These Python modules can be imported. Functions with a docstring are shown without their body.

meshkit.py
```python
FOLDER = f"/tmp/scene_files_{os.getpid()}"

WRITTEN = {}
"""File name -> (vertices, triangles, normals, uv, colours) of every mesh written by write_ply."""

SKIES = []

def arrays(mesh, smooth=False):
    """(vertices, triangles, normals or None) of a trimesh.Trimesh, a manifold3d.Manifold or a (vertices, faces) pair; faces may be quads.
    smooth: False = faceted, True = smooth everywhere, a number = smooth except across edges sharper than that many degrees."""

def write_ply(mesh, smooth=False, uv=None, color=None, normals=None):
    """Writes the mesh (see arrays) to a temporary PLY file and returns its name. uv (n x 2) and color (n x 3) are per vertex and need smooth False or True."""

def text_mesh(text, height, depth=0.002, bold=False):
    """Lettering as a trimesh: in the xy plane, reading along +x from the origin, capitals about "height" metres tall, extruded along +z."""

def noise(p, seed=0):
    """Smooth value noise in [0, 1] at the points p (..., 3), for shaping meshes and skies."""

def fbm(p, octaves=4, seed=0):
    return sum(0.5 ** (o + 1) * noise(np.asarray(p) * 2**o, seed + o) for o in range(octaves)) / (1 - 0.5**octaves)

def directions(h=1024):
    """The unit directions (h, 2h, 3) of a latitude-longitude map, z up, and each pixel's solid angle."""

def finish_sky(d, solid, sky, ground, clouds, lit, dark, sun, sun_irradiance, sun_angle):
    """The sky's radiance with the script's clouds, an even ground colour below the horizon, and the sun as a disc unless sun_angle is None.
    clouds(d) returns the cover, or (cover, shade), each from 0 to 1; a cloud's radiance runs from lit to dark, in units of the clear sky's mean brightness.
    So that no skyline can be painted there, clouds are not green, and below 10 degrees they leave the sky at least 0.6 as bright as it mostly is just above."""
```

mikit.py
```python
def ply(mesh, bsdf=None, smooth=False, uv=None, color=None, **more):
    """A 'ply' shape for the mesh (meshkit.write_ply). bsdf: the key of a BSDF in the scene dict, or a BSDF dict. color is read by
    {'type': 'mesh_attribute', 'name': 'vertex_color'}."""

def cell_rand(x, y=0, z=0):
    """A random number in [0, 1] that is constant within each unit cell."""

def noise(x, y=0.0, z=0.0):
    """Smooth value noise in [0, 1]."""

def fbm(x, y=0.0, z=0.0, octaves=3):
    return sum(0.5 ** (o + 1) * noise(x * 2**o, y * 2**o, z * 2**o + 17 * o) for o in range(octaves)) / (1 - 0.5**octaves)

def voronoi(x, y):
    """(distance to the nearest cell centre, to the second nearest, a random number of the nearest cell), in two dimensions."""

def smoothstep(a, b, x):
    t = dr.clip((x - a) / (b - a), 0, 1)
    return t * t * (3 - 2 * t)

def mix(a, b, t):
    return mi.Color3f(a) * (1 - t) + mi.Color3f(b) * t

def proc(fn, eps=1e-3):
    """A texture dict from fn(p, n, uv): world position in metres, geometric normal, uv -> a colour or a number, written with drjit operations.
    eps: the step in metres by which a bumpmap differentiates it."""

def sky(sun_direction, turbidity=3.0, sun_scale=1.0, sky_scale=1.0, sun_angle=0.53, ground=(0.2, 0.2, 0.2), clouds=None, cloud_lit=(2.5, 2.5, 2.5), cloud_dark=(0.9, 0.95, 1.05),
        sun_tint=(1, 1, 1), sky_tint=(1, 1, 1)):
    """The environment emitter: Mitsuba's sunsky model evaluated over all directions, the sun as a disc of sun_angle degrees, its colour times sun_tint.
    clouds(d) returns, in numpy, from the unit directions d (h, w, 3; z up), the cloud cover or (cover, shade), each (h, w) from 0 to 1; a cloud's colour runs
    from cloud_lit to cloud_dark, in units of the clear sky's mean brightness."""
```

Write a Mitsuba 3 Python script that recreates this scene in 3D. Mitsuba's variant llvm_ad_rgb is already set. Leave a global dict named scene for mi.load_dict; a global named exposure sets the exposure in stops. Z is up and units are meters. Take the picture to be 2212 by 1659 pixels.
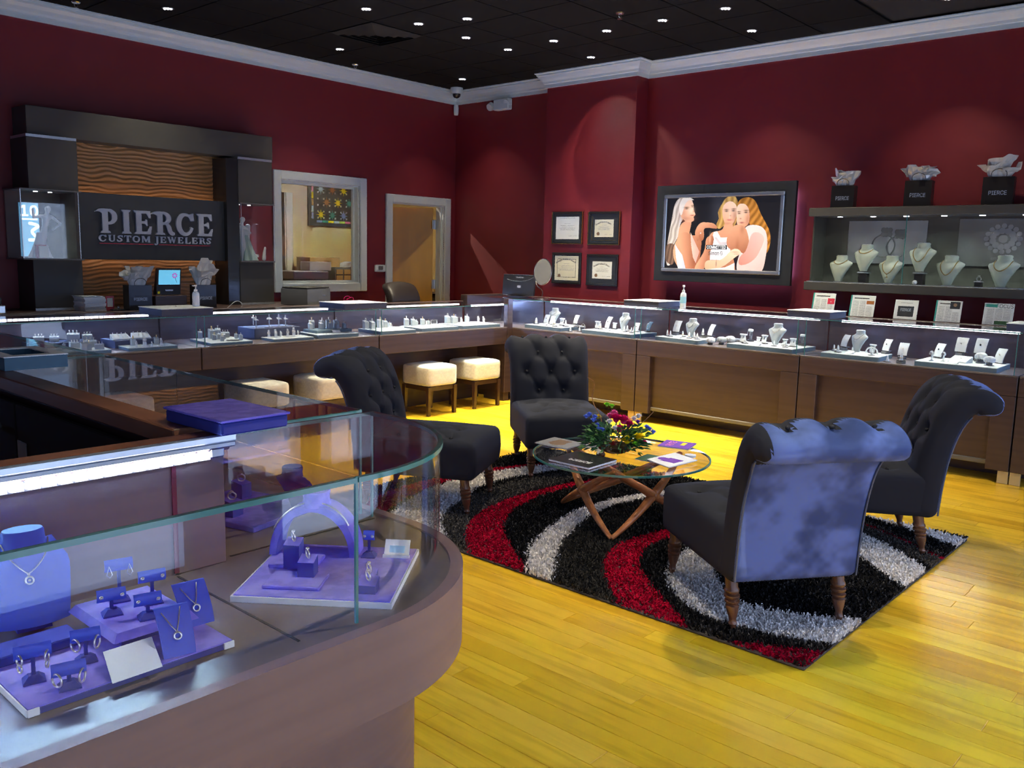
import math, random
import numpy as np, trimesh, mitsuba as mi, mikit, meshkit
import shapely
from shapely.geometry import Polygon, LineString, Point, box as sbox
from shapely.ops import unary_union
from shapely import affinity
from scipy.spatial import ConvexHull

rng = np.random.default_rng(7)
random.seed(7)
T = mi.ScalarTransform4f
PI = math.pi
scene, labels = {'type': 'scene'}, {}

# ------------------------------------------------------------------ camera
RIGHT = np.array([0.66948907, -0.74246605, 0.02299004])
DOWN = np.array([-0.09331665, -0.11476837, -0.98899961])
FWD = np.array([0.73693716, 0.65997908, -0.14612061])
CAM = np.eye(4)
CAM[:3, 0], CAM[:3, 1], CAM[:3, 2], CAM[:3, 3] = -RIGHT, -DOWN, FWD, (0, 0, 1.5)
scene['camera'] = {'type': 'perspective', 'fov': 61.01, 'fov_axis': 'x', 'to_world': T(CAM), 'near_clip': 0.05, 'far_clip': 100.0}
exposure = 0.0

# ------------------------------------------------------------------ light levels
LED = np.array([0.30, 0.46, 1.0]) * 230          # showcase strips
DAY = np.array([0.50, 0.66, 1.0]) * 2.9         # storefront daylight
SPOT = np.array([1.0, 0.86, 0.62])              # ceiling lamps
SPOT_I = 25.0
CEIL = 3.47

# ------------------------------------------------------------------ materials
def col(c): return {'type': 'rgb', 'value': [float(x) for x in c]}
def mat(name, color, rough=0.5, metal=0.0, **kw):
    b = {'type': 'principled', 'base_color': color if isinstance(color, dict) else col(color), 'roughness': rough, 'metallic': metal}
    b.update(kw)
    scene['m_' + name] = {'type': 'twosided', 'b': b}
def M(name): return 'm_' + name
def px(fn): return mikit.proc(fn)
def grain(base, dark, sx, sy, sz, amt=0.5):
    def f(p, n, uv):
        t = mikit.fbm(p.x * sx, p.y * sy, p.z * sz, 3)
        return mikit.mix(base, dark, mikit.smoothstep(0.35, 0.75, t) * amt)
    return px(f)
def mott(a, b, s, lo=.35, hi=.65):
    def f(p, n, uv):
        return mikit.mix(a, b, mikit.smoothstep(lo, hi, mikit.fbm(p.x * s, p.y * s, p.z * s, 4)))
    return px(f)
mat('red_wall', mott((.125, .007, .016), (.11, .006, .013), 1.3), .55)
mat('white_trim', (.72, .78, .72), .45)
mat('ceiling', (.005, .005, .005), .9, specular=.1)
mat('ceiling_seam', (.006, .006, .006), .9)
mat('wood', grain((.042, .026, .025), (.028, .018, .017), 3, 3, 40), .38)
mat('wood_deck', grain((.10, .085, .08), (.07, .06, .058), 12, 3, 3), .32)
mat('wood_brown', grain((.20, .085, .045), (.14, .055, .03), 8, 8, 8), .35)
mat('wood_fascia', grain((.155, .105, .10), (.12, .08, .078), 2, 2, 30), .42)
mat('pillar', (.035, .035, .032), .55)
mat('black_gloss', (.010, .011, .013), .25)
mat('black_plastic', (.012, .012, .013), .45)
mat('board_black', (.012, .016, .022), .5)
mat('void', (.006, .005, .005), .9)
mat('leather', (.016, .013, .013), .35)
mat('metal', (.62, .68, .74), .32, .9)
mat('chrome', (.75, .76, .78), .12, 1.0)
mat('silver_letter', (.42, .46, .54), .45, .25)
mat('gold', (.85, .60, .20), .25, 1.0)
mat('jewel', (.86, .84, .80), .15, .9)
mat('gem', (.95, .96, 1.0), .08, .3)
mat('red_line', (.55, .03, .06), .5)
mat('tan_plate', (.55, .40, .16), .4)
mat('kick_bar', (.10, .10, .085), .4)
mat('navy', (.018, .030, .085), .8, sheen=1.0)
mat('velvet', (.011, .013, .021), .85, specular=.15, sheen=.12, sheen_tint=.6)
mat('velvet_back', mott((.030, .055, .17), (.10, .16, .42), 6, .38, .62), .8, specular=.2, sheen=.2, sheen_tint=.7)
mat('velvet_deep', (.006, .007, .012), .9)
mat('piping', (.05, .07, .13), .7)
mat('leg_wood', (.085, .035, .018), .25, clearcoat=.6)
mat('table_wood', grain((.34, .125, .04), (.24, .08, .025), 20, 20, 20), .3, clearcoat=.4)
mat('pad_top', (.55, .62, .62), .8)
mat('pad_side', (.10, .16, .20), .8)
mat('pad_dark', (.035, .045, .09), .75)
mat('pale_suede', (.70, .76, .80), .75)
mat('grey_suede', (.33, .38, .42), .8)
mat('purple_suede', mott((.13, .11, .62), (.19, .16, .72), 30), .85)
mat('blue_suede', (.045, .085, .55), .85)
mat('navy_suede', (.02, .028, .22), .85)
mat('teal_box', (.05, .13, .20), .6)
mat('white_card', (.86, .87, .86), .6)
mat('green_bust', (.56, .66, .55), .7)
mat('paper', (.70, .74, .72), .7)
mat('cream_paper', (.66, .66, .52), .7)
mat('ink', (.05, .05, .055), .8)
mat('grey_ink', (.30, .33, .33), .8)
mat('seal', (.16, .10, .06), .6)
mat('tissue', (.72, .71, .66), .6)
mat('tissue_silver', (.62, .66, .68), .35, .3)
mat('bag', (.012, .012, .013), .3)
mat('stool_fabric', mott((.80, .77, .62), (.72, .69, .55), 60), .85)
mat('dark_leg', (.035, .018, .014), .3)
mat('oak', grain((.62, .34, .035), (.48, .24, .02), 9, 9, 1.2), .4)
mat('tan_wall', (.60, .44, .20), .8)
mat('wave', (.30, .155, .055), .38)
mat('rug_back', (.02, .018, .02), .9)
mat('clear_plastic', (.75, .82, .86), .15, spec_trans=0.0)
mat('blue_label', (.30, .62, .80), .5)
mat('printer_grey', (.42, .44, .46), .5)
mat('dark_grey', (.10, .105, .11), .5)
mat('wood_box', (.42, .27, .10), .5)
mat('red_box', (.30, .02, .03), .4)
mat('teal', (.02, .22, .20), .7)
mat('leaf', (.035, .13, .03), .55)
mat('leaf_dark', (.02, .075, .03), .55)
mat('leaf_pale', (.16, .32, .08), .55)
mat('fl_yellow', (.90, .72, .0), .6)
mat('fl_magenta', (.70, .01, .16), .6)
mat('fl_pink', (.80, .18, .40), .6)
mat('fl_white', (.88, .84, .82), .6)
mat('fl_blue', (.17, .27, .75), .6)
mat('fl_purple', (.14, .03, .40), .6)
mat('fl_lime', (.35, .75, .04), .6)
mat('twig', (.30, .14, .05), .6)
mat('bronze', (.42, .30, .20), .18, 1.0)
mat('glass_edge', (.030, .15, .15), .12, clearcoat=1.0)
mat('statue', (.85, .86, .80), .4)
mat('statue_green', (.45, .60, .50), .45)
mat('plate_grey', (.20, .21, .23), .5)
mat('lens_trim', (.02, .02, .02), .5)
mat('vertex', {'type': 'mesh_attribute', 'name': 'vertex_color'}, .6)
scene['m_vertex_matte'] = {'type': 'twosided', 'b': {'type': 'diffuse', 'reflectance': {'type': 'mesh_attribute', 'name': 'vertex_color'}}}
scene['m_glass'] = {'type': 'thindielectric', 'int_ior': 1.5}
scene['m_glass_dense'] = {'type': 'thindielectric', 'int_ior': 1.62}
scene['m_mirror'] = {'type': 'twosided', 'b': {'type': 'conductor', 'specular_reflectance': col((.80, .83, .85))}}
TONES = [((.68, .40, .022), (.53, .29, .014)), ((.73, .44, .028), (.59, .33, .018)), ((.62, .355, .018), (.49, .26, .012)), ((.70, .42, .036), (.56, .315, .022))]
for k, (a, b) in enumerate(TONES):
    def fl(p, n, uv, a=a, b=b, k=k):
        t = mikit.fbm(p.x * 38 + 9 * k, p.y * 3.2, 0.0, 3)
        u = mikit.fbm(p.x * 7 + 3 * k, p.y * 2.5, 5.0, 3)
        return mikit.mix(a, b, mikit.smoothstep(.38, .72, t * .6 + u * .4))
    mat('plank%d' % k, px(fl), .22, specular=.45)

# ------------------------------------------------------------------ helpers
def numbered(name):
    if name not in labels and name not in scene and not any(k.startswith(name + '__') for k in scene): return name
    i = 1
    while True:
        k = '%s_%03d' % (name, i)
        if k not in labels and k not in scene: return k
        i += 1
def thing(name, label, cat, group=None):
    key = numbered(name)
    labels[key] = {'label': label, 'category': cat}
    if group: labels[key]['group'] = group
    return key
def struct(name, mesh=None, m=None, label=None, smooth=False):
    labels[name] = {'kind': 'structure'}
    if label: labels[name]['label'] = label
    if mesh is not None: scene[name] = mikit.ply(mesh, M(m), smooth=smooth)
    return name
PCOUNT = {}
def pkey(parent, name):
    k = parent + '__' + name
    c = PCOUNT.get(k, 0); PCOUNT[k] = c + 1
    return k if c == 0 else '%s_%03d' % (k, c)
def part(parent, name, mesh, m, smooth=False, label=None, kind=None, color=None, emit=None, weight=None, **kw):
    k = pkey(parent, name)
    d = mikit.ply(mesh, M(m) if m else None, smooth=smooth, color=color, **kw)
    if emit is not None:
        d['emitter'] = {'type': 'area', 'radiance': emit if isinstance(emit, dict) else col(emit)}
        if weight is not None: d['emitter']['sampling_weight'] = weight
    scene[k] = d
    if label or kind:
        labels[k] = {}
        if label: labels[k]['label'] = label
        if kind: labels[k]['kind'] = kind
    return k
def share(parent, name, plyd, to_world):
    k = pkey(parent, name)
    scene[k] = {**plyd, 'to_world': T(to_world)}
    return k
def solo(name, mesh, m, label, cat, group=None, smooth=False, **kw):
    key = thing(name, label, cat, group)
    scene[key] = mikit.ply(mesh, M(m), smooth=smooth, **kw)
    return key
ORD = ['first', 'second', 'third', 'fourth', 'fifth', 'sixth', 'seventh', 'eighth', 'ninth', 'tenth', 'eleventh', 'twelfth', 'thirteenth', 'fourteenth', 'fifteenth', 'sixteenth']

def B(x0, x1, y0, y1, z0, z1, bev=0.0):
    x0, x1 = sorted((x0, x1)); y0, y1 = sorted((y0, y1)); z0, z1 = sorted((z0, z1))
    b = min(bev, .49 * (x1 - x0), .49 * (y1 - y0), .49 * (z1 - z0))
    if b <= 0:
        m = trimesh.creation.box((x1 - x0, y1 - y0, z1 - z0))
        m.apply_translation(((x0 + x1) / 2, (y0 + y1) / 2, (z0 + z1) / 2)); return m
    P = []
    for X, Xi in ((x0, x0 + b), (x1, x1 - b)):
        for Y, Yi in ((y0, y0 + b), (y1, y1 - b)):
            for Z, Zi in ((z0, z0 + b), (z1, z1 - b)):
                P += [(X, Yi, Zi), (Xi, Y, Zi), (Xi, Yi, Z)]
    return hull(np.array(P))
def hull(P):
    P = np.asarray(P, float)
    h = ConvexHull(P); c = P[h.vertices].mean(0)
    f = h.simplices.copy()
    n = np.cross(P[f[:, 1]] - P[f[:, 0]], P[f[:, 2]] - P[f[:, 0]])
    bad = np.einsum('ij,ij->i', n, P[f[:, 0]] - c) < 0
    f[bad] = f[bad][:, ::-1]
    m = trimesh.Trimesh(P, f, process=False); m.remove_unreferenced_vertices(); return m
def cat(*ms):
    ms = [m for x in ms for m in (x if isinstance(x, (list, tuple)) else [x])]
    return trimesh.util.concatenate(ms)
def lathe(prof, n=24, loc=(0, 0, 0)):
    m = trimesh.creation.revolve(np.array(prof, float), sections=n); m.apply_translation(loc); return m
def tube(pts, r, n=8, closed=False):
    pts = np.asarray(pts, float); N = len(pts)
    r = np.broadcast_to(np.asarray(r, float), (N,))
    t = np.gradient(pts, axis=0)
    if closed: t = np.roll(pts, -1, 0) - np.roll(pts, 1, 0)
    t /= np.linalg.norm(t, axis=1, keepdims=True) + 1e-12
    ref = np.array([0, 0, 1.]) if abs(t[0][2]) < .9 else np.array([1., 0, 0])
    V = []
    u = np.cross(t[0], ref); u /= np.linalg.norm(u)
    for i in range(N):
        u = u - t[i] * (u @ t[i]); u /= np.linalg.norm(u) + 1e-12
        w = np.cross(t[i], u)
        a = np.arange(n) * 2 * PI / n
        V.append(pts[i] + r[i] * (np.cos(a)[:, None] * u + np.sin(a)[:, None] * w))
    V = np.vstack(V); F = []
    for i in range(N if closed else N - 1):
        j = (i + 1) % N
        for k in range(n):
            l = (k + 1) % n
            F += [(i * n + k, i * n + l, j * n + l), (i * n + k, j * n + l, j * n + k)]
    if not closed:
        V = np.vstack([V, pts[0], pts[-1]])
        for k in range(n):
            l = (k + 1) % n
            F += [(N * n, k, l)[::-1], (N * n + 1, (N - 1) * n + k, (N - 1) * n + l)]
    return trimesh.Trimesh(V, np.array(F)[:, ::-1], process=False)
def spline(pts, n=24):
    pts = np.asarray(pts, float)
    t = np.r_[0, np.cumsum(np.linalg.norm(np.diff(pts, axis=0), axis=1))]
    from scipy.interpolate import CubicSpline
    return CubicSpline(t, pts)(np.linspace(0, t[-1], n))
def ext(poly, h, loc=None):
    gs = getattr(poly, 'geoms', [poly])
    m = cat([trimesh.creation.extrude_polygon(g, h, engine='earcut') for g in gs if g.area > 1e-9])
    return m
def frame(o, x, up):
    x = np.asarray(x, float); x /= np.linalg.norm(x); up = np.asarray(up, float)
    up = up - x * (up @ x); up /= np.linalg.norm(up)
    m = np.eye(4); m[:3, 0], m[:3, 1], m[:3, 2], m[:3, 3] = x, up, np.cross(x, up), o
    return m
def at(mesh, m): 
    mesh = mesh.copy(); mesh.apply_transform(m); return mesh
def pose(x, y, z, rz=0.0, s=1.0):
    c, sn = math.cos(rz) * s, math.sin(rz) * s
    return np.array([[c, -sn, 0, x], [sn, c, 0, y], [0, 0, s, z], [0, 0, 0, 1.]])
def rbox(dx, dy, dz, r, n=6, seg=None):
    """rounded box, centred, subdivided; seg = cells per axis"""
    seg = seg or (n, n, n)
    V, F, base = [], [], 0
    D = np.array([dx, dy, dz]) / 2
    for ax in range(3):
        a, b = (ax + 1) % 3, (ax + 2) % 3
        na, nb = seg[a], seg[b]
        for s in (-1, 1):
            U, W = np.meshgrid(np.linspace(-1, 1, na + 1), np.linspace(-1, 1, nb + 1), indexing='ij')
            P = np.zeros((U.size, 3)); P[:, ax] = s; P[:, a] = U.ravel(); P[:, b] = W.ravel()
            idx = np.arange(U.size).reshape(U.shape) + base
            q = np.stack([idx[:-1, :-1], idx[1:, :-1], idx[1:, 1:], idx[:-1, 1:]], -1).reshape(-1, 4)
            f = np.vstack([q[:, [0, 1, 2]], q[:, [0, 2, 3]]])
            F.append(f if s > 0 else f[:, ::-1]); V.append(P * D); base += U.size
    V, F = np.vstack(V), np.vstack(F)
    m = trimesh.Trimesh(V, F, process=False); m.merge_vertices()
    V = np.array(m.vertices); inner = np.clip(V, -(D - r), D - r); d = V - inner
    L = np.linalg.norm(d, axis=1, keepdims=True)
    V = np.where(L > 1e-9, inner + d / np.maximum(L, 1e-9) * r, V)
    return trimesh.Trimesh(V, m.faces, process=False)
def text(s, h, depth=.001, bold=False, center=True, width=None):
    m = meshkit.text_mesh(s, h, depth, bold)
    if width: m.apply_scale((width / (m.bounds[1][0] - m.bounds[0][0]), 1, 1))
    if center: m.apply_translation((-(m.bounds[0][0] + m.bounds[1][0]) / 2, -(m.bounds[0][1] + m.bounds[1][1]) / 2, 0))
    return m
def sheet(p0, p1, p2, p3):
    return trimesh.Trimesh(np.array([p0, p1, p2, p3], float), [[0, 1, 2], [0, 2, 3]], process=False)
WR = lambda y, z, X: frame((X, y, z), (0, -1, 0), (0, 0, 1))   # on the right wall: reads towards -Y, faces -X
WL = lambda x, z, Y: frame((x, Y, z), (1, 0, 0), (0, 0, 1))    # on the left wall: reads towards +X, faces -Y

# ================================================================== ROOM
struct('floor', B(-2.6, 8.0, -.75, 10.2, -.08, -.006), 'plank0', 'golden yellow hardwood plank floor')
W_PL, N_PL, rest = .095, 0, []
for i, x in enumerate(np.arange(1.30, 6.95, W_PL)):
    y = -.75 - float(rng.uniform(0, 1.2))
    while y < 6.6:
        L = float(rng.uniform(1.1, 1.9))
        m = B(x + .0006, x + W_PL - .0006, max(y, -.75) + .0006, min(y + L, 6.7) - .0006, -.0055, 0, .0012)
        k = int(rng.integers(4))
        if y + L > -.7 and N_PL < 296:
            part('floor', 'plank', m, 'plank%d' % k); N_PL += 1
        else: rest.append(m)
        y += L
if rest: part('floor', 'plank_field', cat(rest), 'plank1', kind='stuff')

# ceiling of square tiles in a dark grid
struct('ceiling', B(-2.6, 7.95, -.75, 8.2, CEIL + .02, CEIL + .1), 'ceiling_seam', 'black suspended ceiling')
TS, X0, Y0 = .577, 6.45 - .577 / 2, 5.92 - .577 / 2
for i in range(-8, 3):
    for j in range(-5, 4):
        xa, ya = X0 + i * TS, Y0 + j * TS
        if xa + ya * .9 < 3.2 or xa > 7.75 or ya > 7.95: continue
        part('ceiling', 'tile', B(xa + .006, min(xa + TS - .006, 7.78), ya + .006, min(ya + TS - .006, 7.99), CEIL, CEIL + .015, .003), 'ceiling')

# left wall with an office window and a doorway
WX0, WX1, WZ0, WZ1, DX0, DX1, DZ = 5.24, 6.27, 1.15, 2.232, 6.745, 7.59, 2.085
struct('wall_left', cat(B(-2.6, WX0, 8.0, 8.12, 0, CEIL), B(WX0, WX1, 8.0, 8.12, 0, WZ0), B(WX0, WX1, 8.0, 8.12, WZ1, CEIL), B(WX1, DX0, 8.0, 8.12, 0, CEIL),
       B(DX0, DX1, 8.0, 8.12, DZ, CEIL), B(DX1, 7.9, 8.0, 8.12, 0, CEIL)), 'red_wall', 'deep red painted wall behind the sign')
struct('wall_right', cat(B(7.78, 7.9, -.75, 8.0, 0, CEIL), B(7.58, 7.8, 5.19, 6.37, 0, CEIL, .004)), 'red_wall', 'deep red painted wall with a shallow pier')
struct('wall_back', B(-2.7, -2.6, -.75, 8.1, 0, CEIL), 'red_wall', 'red wall behind the viewer')
# storefront behind the viewer
SF = [(-2.3, -1.0), (-.85, .15), (.95, 1.75), (2.15, 3.05), (3.2, 4.1), (4.25, 5.15), (5.3, 6.2)]
SFZ0, SFZ1 = .12, 2.25
ms, xp = [], -2.6
for a, b in SF:
    ms += [B(xp, a, -.85, -.75, 0, CEIL), B(a, b, -.85, -.75, 0, SFZ0), B(a, b, -.85, -.75, SFZ1, CEIL)]; xp = b
ms.append(B(xp, 7.9, -.85, -.75, 0, CEIL))
struct('wall_front', cat(ms), 'red_wall', 'storefront wall with tall windows')
for i, (a, b) in enumerate(SF):
    w = 'window_%d' % (i + 2); labels[w] = {'kind': 'structure', 'label': 'tall storefront window letting in daylight'}
    fr = cat(B(a, a + .04, -.86, -.74, SFZ0, SFZ1), B(b - .04, b, -.86, -.74, SFZ0, SFZ1), B(a, b, -.86, -.74, SFZ0, SFZ0 + .05), B(a, b, -.86, -.74, SFZ1 - .05, SFZ1))
    part(w, 'window_frame', fr, 'metal')
    p = sheet((b - .04, -.80, SFZ0 + .05), (a + .04, -.80, SFZ0 + .05), (a + .04, -.80, SFZ1 - .05), (b - .04, -.80, SFZ1 - .05))
    part(w, 'pane', p, 'white_card', emit=DAY, weight=1.6, label='bright daylight pane')

# crown moulding: profile (out from the wall, up)
CP = [(0, 0), (.018, 0), (.018, .035), (.03, .042), (.036, .062), (.058, .085), (.075, .112), (.088, .122), (.088, .135), (.105, .142), (.105, .15), (0, .15)]
def crown(p0, p1, nrm, e0, e1):
    p0, p1, nrm = np.array(p0, float), np.array(p1, float), np.array(nrm, float)
    d = (p1 - p0) / np.linalg.norm(p1 - p0)
    V, n = [], len(CP)
    for o, z in CP: V.append([*(p0 + nrm * o + d * e0 * o), CEIL - .15 + z])
    for o, z in CP: V.append([*(p1 + nrm * o - d * e1 * o), CEIL - .15 + z])
    F = []
    for i in range(n):
        j = (i + 1) % n; F += [(i, j, n + j), (i, n + j, n + i)]
    c = trimesh.creation.triangulate_polygon(Polygon(CP), engine='earcut')
    lut = {tuple(np.round(p, 6)): i for i, p in enumerate(CP)}
    for f in c[1]:
        a = [lut[tuple(np.round(c[0][k], 6))] for k in f]
        F += [tuple(a), tuple(n + k for k in a[::-1])]
    m = trimesh.Trimesh(np.array(V), F, process=False); trimesh.repair.fix_normals(m); return m
struct('trim_1', crown((-2.6, 8.0), (7.78, 8.0), (0, -1), 1, 1), 'white_trim', 'white crown moulding on the left wall')
struct('trim_2', cat(crown((7.78, 8.0), (7.78, 6.37), (-1, 0), 1, 1), crown((7.78, 6.37), (7.58, 6.37), (0, 1), 1, -1), crown((7.58, 6.37), (7.58, 5.19), (-1, 0), -1, -1),
       crown((7.58, 5.19), (7.78, 5.19), (0, -1), -1, 1), crown((7.78, 5.19), (7.78, -.75), (-1, 0), 1, 1)), 'white_trim', 'white crown moulding on the right wall and its pier')
struct('baseboard_left', B(-2.6, DX0 - .09, 7.985, 8.0, 0, .12, .004), 'white_trim', 'white baseboard')
struct('baseboard_right', B(7.765, 7.78, -.75, 5.19, 0, .12, .004), 'white_trim', 'white baseboard')
def casing(key, x0, x1, z0, z1, w, bottom):
    ms = [B(x0 - w, x0, 7.968, 8.0, z0 - (w if bottom else 0), z1 + w, .006), B(x1, x1 + w, 7.968, 8.0, z0 - (w if bottom else 0), z1 + w, .006), B(x0, x1, 7.970, 8.0, z1, z1 + w, .006)]
    if bottom: ms.append(B(x0, x1, 7.970, 8.0, z0 - w, z0, .006))
    part(key, 'casing', cat(ms), 'white_trim')
    jb = [B(x0, x0 + .012, 8.0, 8.13, z0, z1), B(x1 - .012, x1, 8.0, 8.13, z0, z1), B(x0, x1, 8.0, 8.13, z1 - .012, z1)]
    if bottom: jb.append(B(x0, x1, 8.0, 8.13, z0, z0 + .012))
    part(key, 'jamb', cat(jb), 'white_trim')
labels['window_1'] = {'kind': 'structure', 'label': 'white framed interior window into the office'}
casing('window_1', WX0, WX1, WZ0, WZ1, .092, True)
part('window_1', 'stop', cat(B(WX0 + .012, WX0 + .035, 8.07, 8.10, WZ0, WZ1), B(WX1 - .035, WX1 - .012, 8.07, 8.10, WZ0, WZ1), B(WX0, WX1, 8.07, 8.10, WZ1 - .035, WZ1 - .012), B(WX0, WX1, 8.07, 8.10, WZ0 + .012, WZ0 + .03)), 'white_trim')
part('window_1', 'pane', sheet((WX0 + .02, 8.06, WZ0 + .01), (WX1 - .02, 8.06, WZ0 + .01), (WX1 - .02, 8.06, WZ1 - .01), (WX0 + .02, 8.06, WZ1 - .01)), 'glass')
labels['door_1'] = {'kind': 'structure', 'label': 'open oak door in a white doorway'}
casing('door_1', DX0, DX1, 0, DZ, .095, False)
part('door_1', 'door_stop', cat(B(DX0 + .012, DX0 + .024, 8.06, 8.10, 0, DZ - .012), B(DX1 - .024, DX1 - .012, 8.03, 8.06, 0, DZ - .012)), 'white_trim')
# the leaf is swung into the office, hinged on the right jamb
leaf = at(B(-.80, 0, 0, .042, .01, DZ - .025, .003), pose(DX1 - .055, 8.135, 0, math.radians(-30)))
part('door_1', 'leaf', leaf, 'oak')
for z in (1.86, 1.12, .25):
    part('door_1', 'hinge', cat(B(DX1 - .085, DX1 - .018, 8.112, 8.128, z - .055, z + .055, .002), lathe([(0, -.06), (.009, -.06), (.009, .06), (0, .06)], 10, (DX1 - .052, 8.108, z))), 'metal')

# office behind the left wall
struct('wall_office_back', cat(B(6.72, 9.2, 10.0, 10.1, 0, 2.7), B(3.0, 6.25, 10.0, 10.1, 0, 2.7), B(6.25, 6.72, 10.0, 10.1, 2.25, 2.7)), 'tan_wall', 'tan office wall')
struct('wall_office_side', cat(B(9.1, 9.2, 8.12, 10.0, 0, 2.7), B(3.0, 3.1, 8.12, 10.0, 0, 2.7)), 'tan_wall', 'tan office side wall')
struct('ceiling_office', B(3.0, 9.2, 8.12, 11.2, 2.7, 2.8), 'white_trim', 'office ceiling')
struct('wall_office_far', cat(B(5.6, 7.6, 11.0, 11.1, 0, 2.7), B(6.72, 6.80, 10.1, 11.0, 0, 2.7), B(5.6, 5.7, 10.1, 11.0, 0, 2.7)), 'plate_grey', 'dim grey wall seen past the office')
struct('trim_office', cat(B(6.62, 6.72, 9.97, 10.0, 0, 2.25), B(6.60, 6.62, 9.98, 10.1, 0, 2.25)), 'cream_paper', 'office doorway trim')
# ================================================================== SHOWCASES
def led(key, BB, s0, s1, d, z, pitch=.034):
    """aluminium channel with a row of diodes at depth d, height z"""
    part(key, 'light_channel', BB(s0, s1, d, d + .012, z - .012, z + .012, .001), 'metal')
    n = int((s1 - s0) / pitch); ms = []
    for i in range(n):
        a = s0 + (i + .5) * (s1 - s0) / n
        ms.append(BB(a - pitch * .36, a + pitch * .36, d - .007, d - .001, z - .008, z + .008))
    part(key, 'diode_row', cat(ms), 'white_card', emit=LED, weight=1.5, label='row of bright blue-white diodes')
def gquad(BBq, s0, s1, d0, d1, z0, z1):
    if d0 == d1: P = [(s0, d0, z0), (s1, d0, z0), (s1, d0, z1), (s0, d0, z1)]
    elif z0 == z1: P = [(s0, d0, z0), (s1, d0, z0), (s1, d1, z0), (s0, d1, z0)]
    else: P = [(s0, d0, z0), (s0, d1, z0), (s0, d1, z1), (s0, d0, z1)]
    return sheet(*[BBq(*p) for p in P])
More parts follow.
